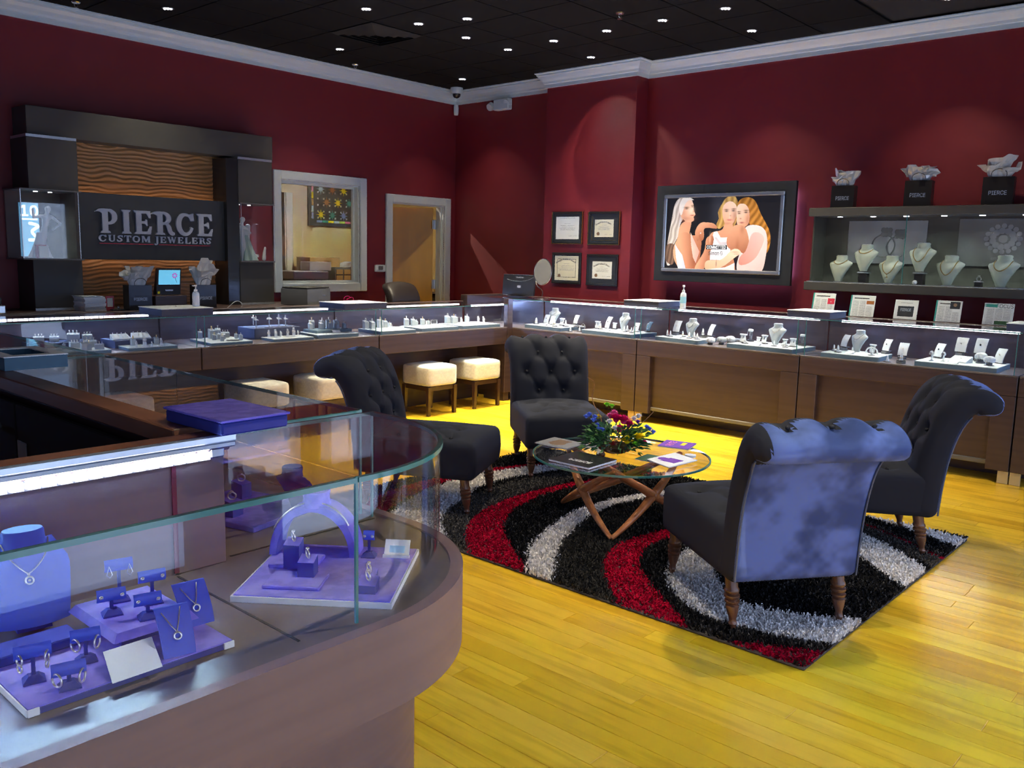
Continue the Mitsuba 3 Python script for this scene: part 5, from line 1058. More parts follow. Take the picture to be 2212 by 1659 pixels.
gx, gy = np.meshgrid(np.linspace(0, 1, NX), np.linspace(0, 1, NY), indexing='ij')      # u to the right, v down
AR = 620 / 1030
C = np.zeros((NX, NY, 3)); C[:] = (.012, .012, .016)
def hexc(r, g, b): return (np.array([r, g, b]) / 255.) ** 2.2
# print coordinates: photo of the poster measured as 1000 x 620
PXx, PYy = gx * 1000, gy * 620
def poly_mask(pts, smooth=True):
    p = np.array(pts, float)
    if smooth:
        pp = np.vstack([p, p[:1]]); tt = np.r_[0, np.cumsum(np.linalg.norm(np.diff(pp, axis=0), axis=1))]
        from scipy.interpolate import CubicSpline
        p = CubicSpline(tt, pp, bc_type='periodic')(np.linspace(0, tt[-1], 90)[:-1])
    return shapely.contains_xy(Polygon(p).buffer(0), PXx, PYy)
def paint(pts, c, c2=None, d=(1, 0), smooth=True, soft=None):
    msk = poly_mask(pts, smooth); p = np.array(pts, float)
    if c2 is not None:
        s = (PXx * d[0] + PYy * d[1]); lo, hi = (p @ np.array(d)).min(), (p @ np.array(d)).max(); w = np.clip((s - lo) / (hi - lo), 0, 1)[..., None]
        cc = np.array(c) * (1 - w) + np.array(c2) * w
    else: cc = np.array(c)
    C[msk] = cc[msk] if c2 is not None else cc
def blob(x, y, rx, ry, c, a=.6):
    w = (a * np.exp(-((PXx - x) / rx) ** 2 - ((PYy - y) / ry) ** 2))[..., None]; C[:] = C * (1 - w) + np.array(c) * w
def strands(pts, c1, c2, freq, ang):
    msk = poly_mask(pts); s = PXx * math.cos(ang) + PYy * math.sin(ang)
    w = (.5 + .5 * np.sin(s * freq + 3 * meshkit.noise(np.stack([PXx / 60, PYy / 90, PXx * 0], -1))))[..., None] * .7
    C[msk] = (np.array(c1) * (1 - w) + np.array(c2) * w)[msk]
skin, skd, skl = hexc(214, 158, 128), hexc(150, 92, 70), hexc(240, 205, 180)
blob(480, 100, 70, 160, hexc(60, 62, 72), .6)
# left woman
hairL = [(95, 10), (150, -10), (210, 0), (235, 60), (180, 150), (125, 240), (110, 340), (70, 430), (85, 540), (30, 600), (5, 480), (25, 300), (50, 130)]
strands(hairL, hexc(205, 198, 192), hexc(130, 118, 110), .16, .25); strands([(0, 420), (60, 400), (90, 470), (60, 590), (10, 560)], hexc(120, 96, 84), hexc(60, 48, 44), .2, .2)
paint([(150, 215), (225, 200), (225, 320), (300, 330), (330, 480), (300, 640), (170, 640), (85, 400), (105, 360)], skin, skd, (1, .3))
paint([(118, 330), (170, 300), (225, 320), (250, 420), (270, 640), (195, 640), (150, 480)], skin, skd, (1, 0))
paint([(85, 400), (110, 440), (160, 500), (205, 640), (130, 640), (100, 520)], hexc(215, 218, 232), hexc(180, 186, 205), smooth=False)
paint([(228, 300), (265, 370), (320, 470), (290, 570), (262, 520), (240, 420)], hexc(226, 186, 176), hexc(205, 150, 140), smooth=False)
face = [(130, 40), (205, 10), (242, 60), (250, 115), (262, 150), (250, 165), (255, 185), (225, 212), (170, 200), (125, 150), (112, 90)]
paint(face, skl, skin, (.3, 1)); blob(150, 130, 40, 60, skd, .5); blob(180, 180, 60, 20, skd, .45); blob(225, 110, 22, 26, hexc(250, 222, 200), .5)
paint([(120, 30), (170, -8), (240, 20), (215, 18), (165, 55), (128, 150), (112, 110)], hexc(212, 205, 198))
for x, y, rx, ry, c, a in ((178, 82, 24, 6, hexc(60, 40, 34), .9), (180, 94, 17, 6, hexc(50, 34, 30), .9), (232, 66, 12, 5, hexc(60, 40, 34), .8), (233, 78, 9, 5, hexc(50, 34, 30), .9), (238, 152, 20, 5, hexc(150, 60, 56), .9), (247, 118, 8, 8, skd, .6), (122, 200, 4, 34, hexc(180, 180, 190), .9)): blob(x, y, rx, ry, c, a)
# middle woman
strands([(500, 60), (540, 5), (610, 0), (640, 60), (640, 180), (600, 260), (560, 230), (480, 270), (462, 250), (478, 180), (470, 140)], hexc(196, 160, 96), hexc(120, 84, 44), .14, .1)
paint([(535, 230), (600, 225), (615, 290), (700, 330), (640, 400), (640, 640), (430, 640), (400, 420), (430, 300), (520, 270)], skin, skd, (-.4, 1))
paint([(440, 300), (470, 290), (505, 345), (560, 345), (610, 260), (625, 270), (590, 400), (600, 480), (600, 540), (420, 540), (415, 420)], hexc(242, 240, 242), hexc(214, 210, 216), (0, 1), smooth=False)
paint([(448, 345), (470, 345), (505, 385), (560, 380), (585, 340), (590, 372), (555, 408), (500, 408)], hexc(190, 182, 190), smooth=False)
f2 = [(530, 55), (580, 40), (622, 70), (636, 130), (625, 185), (590, 238), (555, 240), (520, 190), (508, 120)]
paint(f2, skl, skin, (-.6, .8)); blob(620, 160, 24, 60, skd, .55); blob(560, 225, 40, 14, skd, .4)
for x, y, rx, ry, c, a in ((542, 108, 20, 5, hexc(80, 54, 36), .9), (606, 104, 18, 5, hexc(80, 54, 36), .9), (544, 121, 15, 7, hexc(56, 52, 60), .95), (604, 118, 14, 7, hexc(56, 52, 60), .95), (578, 160, 9, 7, skd, .7), (574, 196, 22, 8, hexc(176, 84, 80), .9), (574, 160, 6, 26, hexc(250, 222, 204), .4)): blob(x, y, rx, ry, c, a)
# right woman
strands([(640, 60), (680, 15), (760, 20), (830, 130), (900, 250), (930, 400), (905, 470), (880, 420), (880, 300), (770, 250), (730, 170), (700, 70), (650, 90)], hexc(186, 128, 62), hexc(96, 58, 28), .13, .6)
paint([(730, 250), (800, 240), (870, 270), (905, 360), (900, 520), (860, 640), (680, 640), (690, 420)], hexc(232, 214, 212), hexc(205, 172, 168), (.4, 1))
f3 = [(645, 70), (690, 62), (735, 110), (745, 180), (735, 235), (690, 262), (655, 250), (636, 190), (632, 120)]
paint(f3, skl, skin, (.7, .6)); blob(732, 190, 22, 60, skd, .5)
for x, y, rx, ry, c, a in ((652, 128, 17, 5, hexc(60, 38, 28), .9), (712, 118, 20, 5, hexc(60, 38, 28), .9), (655, 142, 13, 6, hexc(48, 34, 34), .95), (712, 134, 15, 7, hexc(48, 34, 34), .95), (670, 185, 8, 6, skd, .7), (682, 220, 20, 7, hexc(150, 66, 66), .9)): blob(x, y, rx, ry, c, a)
# arms and hands
paint([(270, 300), (330, 215), (370, 215), (450, 235), (470, 262), (390, 262), (355, 270), (350, 360), (330, 378), (310, 330), (300, 380), (285, 360)], skin, skd, (.5, 1)); blob(318, 340, 9, 30, skd, .6); blob(338, 330, 7, 34, skd, .4); blob(322, 308, 5, 5, hexc(240, 240, 250), .9)
paint([(600, 260), (630, 240), (700, 250), (730, 290), (720, 480), (690, 470), (640, 450), (590, 440)], skin, skd, (.3, 1)); blob(690, 275, 20, 40, skd, .5); blob(655, 420, 16, 60, skd, .5)
paint([(800, 300), (870, 330), (860, 430), (760, 560), (680, 570), (690, 500), (720, 470)], hexc(226, 178, 172), hexc(190, 128, 116), (-.6, .8))
paint([(370, 420), (390, 340), (430, 330), (440, 400), (400, 520), (340, 640), (290, 640), (320, 540)], skin, skd, (1, .2)); blob(410, 360, 8, 40, skl, .4)
paint([(380, 560), (500, 540), (580, 480), (650, 440), (690, 470), (660, 500), (560, 580), (480, 620), (390, 630)], skl, skin, (-.2, 1)); blob(640, 468, 30, 5, skd, .6); blob(650, 484, 24, 4, skd, .6)
blob(478, 570, 4, 30, hexc(60, 60, 64), .8)
paint([(400, 620), (560, 600), (640, 560), (640, 640), (400, 640)], hexc(230, 210, 205), smooth=False)
V = np.c_[np.full(NX * NY, 7.6585), (fy0 - f - gx * PW).ravel(), (fz1 - f - gy * PH).ravel()]
idx = np.arange(NX * NY).reshape(NX, NY); q = np.stack([idx[:-1, :-1], idx[:-1, 1:], idx[1:, 1:], idx[1:, :-1]], -1).reshape(-1, 4)
pm = trimesh.Trimesh(V, np.vstack([q[:, [0, 1, 2]], q[:, [0, 2, 3]]]), process=False)
pk = part(k, 'print', pm, 'vertex_matte', color=np.clip(C.reshape(-1, 3), 0, 1))
scene[pk]['emitter'] = {'type': 'area', 'radiance': {'type': 'mesh_attribute', 'name': 'vertex_color', 'scale': .72}, 'sampling_weight': .3}
pu = lambda u, v: (fy0 - f - u / 1000 * PW, fz1 - f - v / 620 * PH)
yy, zz_ = pu(472, 428)
part(k, 'caption_bar', B(7.656, 7.658, *sorted((pu(380, 0)[0], pu(566, 0)[0])), pu(0, 446)[1], pu(0, 410)[1]), 'board_black')
part(k, 'caption', at(text('COMMITTED', .030, .0006, True, width=.205), WR(yy, zz_, 7.656)), 'white_card', emit=(.8, .8, .85), weight=.02)
yy, zz_ = pu(468, 480); part(k, 'caption', at(text('Simon G', .036, .0006, False, width=.150), WR(yy, zz_, 7.657)), 'ink')

# ---- glass wall cabinet
t = thing('wall_cabinet', 'long dark wall cabinet with lit glass front on the right wall', 'cabinet')
X0c, X1c, YA, YB, ZA, ZB = 7.45, 7.78, 3.22, .2, 1.262, 1.968
part(t, 'top', B(X0c - .02, X1c, YB, YA + .02, 1.898, ZB, .004), 'pillar'); part(t, 'bottom', B(X0c - .02, X1c, YB, YA + .02, ZA, 1.336, .004), 'pillar')
part(t, 'back', B(7.755, 7.778, YB, YA, 1.336, 1.898), 'pillar'); part(t, 'side', B(7.50, X1c, YA - .012, YA, 1.336, 1.898), 'pillar')
part(t, 'front_glass', sheet((X0c, YA, 1.336), (X0c, 2.42, 1.336), (X0c, 2.42, 1.898), (X0c, YA, 1.898)), 'glass'); part(t, 'front_glass', sheet((X0c - .006, 2.46, 1.336), (X0c - .006, YB, 1.336), (X0c - .006, YB, 1.898), (X0c - .006, 2.46, 1.898)), 'glass')
part(t, 'glass_seam', cat(B(X0c - .007, X0c + .001, 2.418, 2.424, 1.336, 1.898)), 'glass_edge'); part(t, 'track', B(X0c - .012, X0c + .004, YB, YA, 1.334, 1.342), 'metal')
for i, y in enumerate((3.02, 2.74, 2.47, 2.18, 1.90, 1.60, 1.30)):
    part(t, 'cabinet_lamp', lathe([(0, 0), (.022, 0), (.022, .006), (0, .006)], 14, (7.58, y, 1.892)), 'white_card', emit=(11, 12.5, 14), weight=.15)
    scene['light_cab_%d' % i] = {'type': 'spot', 'to_world': T().look_at(origin=[7.58, y, 1.885], target=[7.60, y, .9], up=[1, 0, 0.01]), 'intensity': col(np.array([.85, 1., .80]) * 1.5), 'cutoff_angle': 58.0, 'beam_width': 25.0, 'sampling_weight': .3}
def cabprint(label, y0, y1, z0, z1, kind):
    k = thing('framed_print', label, 'print'); m = WR((y0 + y1) / 2, (z0 + z1) / 2, 7.752); w, h = abs(y0 - y1) / 2, (z1 - z0) / 2
    part(k, 'sheet', at(B(-w, w, -h, h, 0, .006, .001), m), 'plate_grey' if kind == 'rings' else 'dark_grey')
    if kind == 'rings':
        part(k, 'ring_drawing', at(cat(ringm(.095, .006, (-.02, -.03, .006), (0, 0, 1), 40), ringm(.085, .007, (.09, -.04, .006), (.35, 0, 1), 40), *[gem(.022, (x + dx, y + dy, .006)) for x, y in ((.0, .085), (.115, .07)) for dx in (-.028, 0, .028) for dy in (-.018, .018)]), m @ np.diag([1, 1, .08, 1]) @ pose(0, 0, .08)), 'dark_grey', smooth=True)
    else:
        part(k, 'ring_drawing', at(cat(*[gem(.026, (.075 * math.cos(a), .075 * math.sin(a) * .85, .006)) for a in np.linspace(0, 2 * PI, 12)[:-1]], *[gem(.02, (.12 * math.cos(a), .12 * math.sin(a) * .85, .006)) for a in np.linspace(0, 2 * PI, 17)[:-1]], gem(.035, (0, 0, .006))), m @ np.diag([1, 1, .08, 1]) @ pose(0, .03, .08)), 'plate_grey', smooth=True)
        part(k, 'lettering', at(text('BRILLIANCE', .018, .0006), m @ pose(0, -.125, .006)), 'plate_grey')
cabprint('grey print of two crossed rings at the back of the wall cabinet', 3.002, 2.347, 1.505, 1.868, 'rings')
cabprint('dark print of a diamond cluster at the back of the wall cabinet', 2.105, 1.45, 1.50, 1.878, 'star')
CB = dict(grey_suede='green_bust', pale_suede='green_bust', jewel='gold')
for i, (y, zb, s, dp, lab) in enumerate([(2.99, 1.338, 1.20, 0, 'first green-lit bust from the left in the wall cabinet, with a short gold chain'), (2.78, 1.43, 1.22, 0, 'raised bust in front of the left side of the crossed rings print'), (2.565, 1.338, 1.22, 2, 'bust with a gold cross pendant in the wall cabinet'),
        (2.325, 1.44, 1.26, 2, 'highest bust, on a black stand right of the crossed rings print'), (2.105, 1.338, 1.28, 2, 'bust with a long gold chain between the two prints'), (1.72, 1.338, 1.32, 1, 'bust in front of the diamond cluster print at the right')]):
    k = thing('necklace_bust', lab, 'necklace bust'); m = pose(7.585, y, zb, PI - .25, s)
    if zb > 1.34: part(k, 'stand', B(7.55, 7.62, y - .035, y + .035, 1.3365, zb - .012, .003), 'black_plastic'); part(k, 'plate', B(7.54, 7.63, y - .045, y + .045, zb - .012, zb, .003), 'metal')
    else: part(k, 'plate', B(7.55, 7.61, y - .04, y + .04, 1.3365, 1.345, .002), 'metal')
    m = pose(7.585, y, zb + .0075, PI - .25, s)
    part(k, 'form', at(loft(BUST), m), 'green_bust', smooth=50); part(k, 'neck_top', at(lathe([(0, .1835), (.034, .1835), (.036, .186), (0, .187)], 20, (-.016, 0, 0)), m), 'white_card', smooth=40)
    c, p = neckl(.030 + .030 * dp, r=.0022, wide=.05); part(k, 'chain', at(c, m), 'gold', smooth=True)
    if i == 2: part(k, 'cross', at(cat(tube([(p[0] + .002, 0, p[2]), (p[0] - .006, 0, p[2] - .035)], .0014, 5), tube([(p[0] - .002, -.008, p[2] - .022), (p[0] - .002, .008, p[2] - .022)], .0014, 5)), m), 'gold')
k = thing('ring_display', 'little white ring on a black stand between the last two busts in the wall cabinet', 'ring display'); part(k, 'stand', B(7.555, 7.60, 1.855, 1.905, 1.3365, 1.378, .002), 'black_plastic'); part(k, 'card', B(7.553, 7.602, 1.85, 1.91, 1.378, 1.384), 'white_card'); part(k, 'ring', cat(ringm(.016, .004, (7.575, 1.88, 1.402), (1, .2, 0)), gem(.010, (7.575, 1.88, 1.424))), 'jewel', smooth=True)
k = thing('crystal', 'round cut crystal under the highest bust in the wall cabinet', 'crystal'); part(k, 'stone', at(trimesh.creation.icosphere(1, .02), pose(7.50, 2.335, 1.358)), 'gem')
# bags on the cabinet
for y, w, h, lab, tis, seed, th, ln in [(3.01, .19, .19, 'small black gift bag with silver tissue, leftmost on top of the wall cabinet', 'tissue_silver', 12, .15, 0), (2.395, .205, .21, 'black gift bag with shiny tissue, middle one on top of the wall cabinet', 'tissue_silver', 21, .14, .0), (1.81, .215, .215, 'black gift bag with white tissue, rightmost on top of the wall cabinet', 'tissue', 33, .15, 0)]:
    giftbag(7.60, y, w, h, .10, lab, .1, tis, seed, th, ln, base=ZB + .001, txt=.03, face='R')
# framed articles leaning on the rear rail
for i, (yl, yr, zt_, kind, lab) in enumerate([(3.10, 2.905, 1.247, 'red', 'framed article with a red picture, first from the left behind the right showcases'), (2.775, 2.573, 1.243, 'photo', 'framed article with a brown photo strip, second from the left behind the right showcases'), (2.415, 2.236, 1.222, 'shop', 'white framed photo of the dark shop sign, third of the framed pages'),
        (2.105, 1.915, 1.232, 'head', 'framed article with a portrait photo, fourth of the framed pages'), (1.76, 1.557, 1.230, 'focus', 'framed FOCUS page, rightmost of the framed pages')]):
    k = thing('framed_article', lab, 'framed page'); zb = RT + .005; w, h = (yl - yr) / 2, (zt_ - zb) / 2
    m = frame((7.315, (yl + yr) / 2, zb + h), (0, -1, 0), (.22, -.0, 1.))
    part(k, 'panel', at(B(-w, w, -h, h, -.004, .002, .001), m), 'paper'); part(k, 'easel', at(B(-.01, .01, -h, h * .5, -.012, -.004), m), 'black_plastic')
    if kind == 'shop':
        part(k, 'photo', at(B(-w * .68, w * .68, -h * .72, h * .35, .002, .0026), m), 'board_black'); part(k, 'photo_text', at(text('PIERCE', .022, .0004, True, width=w * .9), m @ pose(0, -h * .02, .0026)), 'grey_suede'); part(k, 'text_lines', at(B(-w * .5, w * .5, h * .66, h * .72, .002, .0024), m), 'grey_ink')
        continue
    part(k, 'edge_strip', at(B(-w, -w + .012, -h, h, .002, .0026), m), 'teal' if kind != 'focus' else 'paper')
    cols_ = [B(-w * .78 + c * w * .56, -w * .78 + c * w * .56 + w * .48, yy_ - .0022, yy_ + .0012, .002, .0024) for c in range(3) for yy_ in np.arange(-h * .9, h * .50, .0085) if not (c == 2 and kind in ('red', 'photo', 'head') and yy_ > 0) and not (kind == 'focus' and c > 0 and yy_ < -h * .5)]
    part(k, 'text_columns', at(cat(*cols_), m), 'grey_ink', kind='stuff')
    if kind == 'focus': part(k, 'masthead', at(text('FOCUS', .030, .0005, False, width=w * 1.1), m @ pose(w * .38, h * .76, .002)), 'ink'); part(k, 'banner', at(B(-w, -w * .12, h * .62, h * .90, .002, .0026), m), 'teal'); part(k, 'photo', at(B(-w * .2, w * .75, -h * .95, -h * .62, .002, .0026), m), 'leaf_dark')
    else:
        part(k, 'headline', at(B(-w * .7, w * .5, h * .66, h * .76, .002, .0025), m), 'ink')
        pm_ = dict(red=('red_line', .35, .95, -.02, .52), photo=('table_wood', .32, .92, .18, .50), head=('board_black', .1, .85, .25, .92))[kind]
        part(k, 'photo', at(B(w * pm_[1], w * pm_[2], h * pm_[3], h * pm_[4], .002, .0027), m), pm_[0])
        if kind == 'head': part(k, 'portrait', at(lathe([(0, 0), (.014, 0), (.014, .0004), (0, .0004)], 14), m @ pose(w * .48, h * .62, .0027)), 'seal')
        if kind == 'red': part(k, 'figure', at(lathe([(0, 0), (.004, 0), (.004, .0004), (0, .0004)], 10), m @ pose(w * .65, h * .2, .0027)), 'white_card')
# monitor back and round mirror
k = thing('computer_monitor', 'black computer monitor seen from behind at the corner', 'monitor'); m = frame((7.10, 6.29, 1.185), (.08, -1, 0), (.10, 0, 1.))
part(k, 'shell', at(rbox(.42, .225, .045, .012, 5), m), 'black_plastic', smooth=40); part(k, 'silver_line', at(cat(tube(spline([(-.15, .06, .0235), (-.08, .045, .0235), (0, .04, .0235), (.08, .045, .0235), (.2, .085, .0235)], 16), .003, 5), B(-.205, .205, .109, .113, .005, .023)), m), 'metal')
part(k, 'brand_text', at(text('ViewSonic', .016, .0005, True), m @ pose(.02, .083, .0227)), 'silver_letter'); part(k, 'sticker', at(B(-.005, .04, -.03, -.005, .0226, .0232), m), 'silver_letter'); part(k, 'stand', at(cat(B(-.04, .04, -.12, -.05, -.05, -.02), B(-.11, .11, -.125, -.117, -.10, .06)), m), 'black_plastic')
k = thing('vanity_mirror', 'round tilting table mirror with a chrome rim beside the certificates', 'mirror'); m = frame((7.0, 5.872, 1.34), (.25, -1, 0), (.10, 0, 1.)) @ np.diag([.105, .138, .105, 1])
part(k, 'glass', at(lathe([(0, 0), (.94, 0), (.94, .06), (0, .06)], 40), m), 'dark_grey'); part(k, 'rim', at(ringm(.97, .045, (0, 0, .03), (0, 0, 1), 40), m), 'chrome', smooth=True)
part(k, 'yoke', tube(spline([(7.0, 5.965, 1.24), (7.02, 5.93, 1.17), (7.01, 5.88, 1.135), (7.0, 5.872, 1.10), (6.99, 5.872, 1.075)], 18), .005, 7), 'chrome', smooth=True); part(k, 'foot', lathe([(0, 0), (.075, 0), (.07, .008), (.012, .016), (0, .016)], 26, (6.99, 5.872, RT + .001)), 'chrome', smooth=40)
# emergency light, dome camera, sensor
k = thing('emergency_light', 'white twin-head emergency light under the crown moulding near the corner', 'emergency light'); part(k, 'box', B(7.70, 7.779, 7.06, 7.30, 3.185, 3.312, .01), 'white_trim')
for y in (7.09, 7.36): part(k, 'lamp_head', at(lathe([(0, 0), (.042, 0), (.05, .05), (.042, .06), (0, .062)], 18), frame((7.70, y, 3.225 if y > 7.2 else 3.25), (0, 1, 0), (-.5, 0, 1.))), 'white_trim', smooth=40)
k = thing('dome_camera', 'white dome camera at the ceiling corner', 'camera'); part(k, 'base', lathe([(0, 0), (.075, 0), (.075, -.05), (.06, -.07), (0, -.07)], 24, (7.55, 7.76, CEIL - .002)), 'white_trim', smooth=40); part(k, 'dome', lathe([(.048, -.07), (.045, -.095), (.028, -.115), (0, -.122)], 20, (7.55, 7.76, CEIL)), 'black_gloss', smooth=True)
solo('motion_sensor', at(rbox(.06, .05, .13, .015, 4), pose(7.735, 7.955, 3.255, -PI / 4)), 'white_trim', 'small white motion sensor in the wall corner', 'sensor', smooth=40)
for i, (x, y, lab) in enumerate([(3.142, 7.70, 'fire sprinkler over the sign unit'), (6.006, 7.72, 'fire sprinkler over the office window'), (6.07, 4.353, 'fire sprinkler in the middle of the ceiling')]):
    k = thing('sprinkler', lab, 'sprinkler'); part(k, 'plate', lathe([(0, 0), (.035, 0), (.03, -.008), (0, -.008)], 16, (x, y, CEIL - .0005)), 'chrome'); part(k, 'head', cat(tube([(x - .012, y, CEIL - .008), (x - .014, y, CEIL - .03), (x, y, CEIL - .045)], .003, 5), tube([(x + .012, y, CEIL - .008), (x + .014, y, CEIL - .03), (x, y, CEIL - .045)], .003, 5), lathe([(0, 0), (.02, 0), (.02, .003), (0, .003)], 14, (x, y, CEIL - .05))), 'chrome')
k = thing('air_vent', 'square black ceiling air vent', 'air vent'); vx, vy = 5.30, 6.50
for i in range(4):
    s0, s1 = .29 - i * .065, .245 - i * .065
    part(k, 'louvre', cat(*[hull([(vx + sx * s0, vy + sy * s0, CEIL - .003) for sx, sy in c] + [(vx + sx * s1, vy + sy * s1, CEIL - .028) for sx, sy in c] + [(vx + sx * s0, vy + sy * s0, CEIL - .006) for sx, sy in c] + [(vx + sx * s1, vy + sy * s1, CEIL - .031) for sx, sy in c]) for c in (((-1, -1), (1, -1)), ((1, -1), (1, 1)), ((1, 1), (-1, 1)), ((-1, 1), (-1, -1)))]), 'ceiling_seam')
# ================================================================== SEATING GROUP
RX0, RX1, RY0, RY1 = 3.0, 5.13, 1.20, 4.25
t = thing('rug', 'black, grey, red and white swirl shag rug under the seating group', 'rug')
part(t, 'backing', B(RX0, RX1, RY0, RY1, 0.0005, .010, .003), 'rug_back')
STR = [  # colour, half widths and centre lines, painted in order
    ('red', [(2.95, 3.78, .13), (3.5, 4.02, .10), (4.1, 4.07, .06), (4.65, 3.93, .05), (5.2, 3.70, .05)]),
    ('white', [(2.95, 3.36, .23), (3.35, 3.62, .19), (3.85, 3.87, .125), (4.4, 3.85, .10), (4.9, 3.68, .08), (5.2, 3.55, .07)]),
    ('grey', [(2.95, 2.98, .10), (3.08, 3.05, .11), (3.32, 3.33, .11), (3.8, 3.56, .11), (4.4, 3.58, .10), (5.2, 3.36, .10)]),
    ('red', [(2.95, 2.68, .12), (3.08, 2.86, .12), (3.36, 3.18, .09), (3.8, 3.385, .06), (4.5, 3.39, .04), (5.2, 3.16, .035)]),
    ('dark', [(2.95, 2.20, .16), (3.1, 2.30, .17), (3.4, 2.52, .16), (3.8, 2.70, .13), (4.4, 2.68, .12), (5.2, 2.4, .1)]),
    ('white', [(2.95, 2.46, .065), (3.10, 2.56, .075), (3.30, 2.71, .07), (3.58, 2.845, .055), (4.1, 2.965, .045), (4.53, 2.90, .045), (5.2, 2.66, .04)]),
    ('red', [(2.95, 1.80, .12), (3.08, 1.96, .11), (3.33, 2.24, .09), (3.62, 2.41, .06), (3.95, 2.42, .045), (4.5, 2.33, .03), (5.2, 2.05, .03)]),
    ('white', [(4.0, 2.14, .05), (3.72, 2.08, .10), (3.45, 1.93, .125), (3.27, 1.70, .125), (3.29, 1.45, .13), (3.45, 1.15, .14)]),
    ('white', [(4.20, 1.15, .12), (4.42, 1.38, .13), (4.72, 1.75, .10), (4.85, 2.1, .07)]),
    ('grey', [(4.55, 1.15, .09), (4.85, 1.6, .1), (5.05, 2.2, .08)]),
    ('red', [(4.62, 1.15, .022), (4.86, 1.50, .024), (5.05, 1.95, .02)]),
    ('white', [(4.98, 1.15, .085), (5.08, 1.45, .06), (5.18, 1.8, .05)]),
    ('red', [(2.95, 1.52, .05), (3.03, 1.36, .06), (3.12, 1.15, .085)])]
RC = dict(black=(.010, .010, .011), white=(.74, .72, .70), red=(.26, .004, .022), grey=(.062, .058, .056), dark=(.026, .025, .024))
NT = 150000
tx, ty = rng.uniform(RX0 + .004, RX1 - .004, NT), rng.uniform(RY0 + .004, RY1 - .004, NT)
tc = np.tile(np.array(RC['black']), (NT, 1)); tcls = np.zeros(NT, int)
pts = np.c_[tx, ty]
for name, L in STR:
    L = np.array(L); P = spline(L[:, :2], 60); hw = np.interp(np.linspace(0, 1, 60), np.linspace(0, 1, len(L)), L[:, 2])
    best = np.full(NT, 9.)
    for i in range(59):
        a, b = P[i], P[i + 1]; ab = b - a; s = np.clip(((pts - a) @ ab) / (ab @ ab), 0, 1)
        best = np.minimum(best, np.linalg.norm(pts - a - s[:, None] * ab, axis=1) - (hw[i] * (1 - s) + hw[i + 1] * s))
    inn = best < rng.uniform(-.012, .012, NT); tc[inn] = RC[name]; tcls[inn] = 1 if name == 'red' else 2
bl = tcls == 0
tc *= rng.uniform(.65, 1.35, NT)[:, None]
fl = bl & (rng.random(NT) < .16); tc[fl] = tc[fl] * 3.2 + .012
short = np.where(tcls == 1, .62, 1.0)
hgt = rng.uniform(.022, .036, NT) * short; aa = rng.uniform(0, 2 * PI, NT); lean = rng.uniform(.004, .020, NT); la = rng.uniform(0, 2 * PI, NT); wd = rng.uniform(.0035, .006, NT)
bx, by = tx, ty; z0_ = .008
tipx, tipy = tx + lean * np.cos(la), ty + lean * np.sin(la)
d = np.c_[np.cos(aa), np.sin(aa)] * wd[:, None]
V = np.empty((NT, 4, 3))
V[:, 0] = np.c_[bx - d[:, 0], by - d[:, 1], np.full(NT, z0_)]; V[:, 1] = np.c_[bx + d[:, 0], by + d[:, 1], np.full(NT, z0_)]
V[:, 2] = np.c_[tipx + d[:, 0] * .7, tipy + d[:, 1] * .7, hgt]; V[:, 3] = np.c_[tipx - d[:, 0] * .7, tipy - d[:, 1] * .7, hgt]
base = np.arange(NT)[:, None] * 4
F = np.vstack([base + np.array([0, 1, 2]), base + np.array([0, 2, 3])])
part(t, 'pile', trimesh.Trimesh(V.reshape(-1, 3), F, process=False), 'vertex_matte', color=np.repeat(np.clip(tc, 0, 1), 4, 0), kind='stuff')

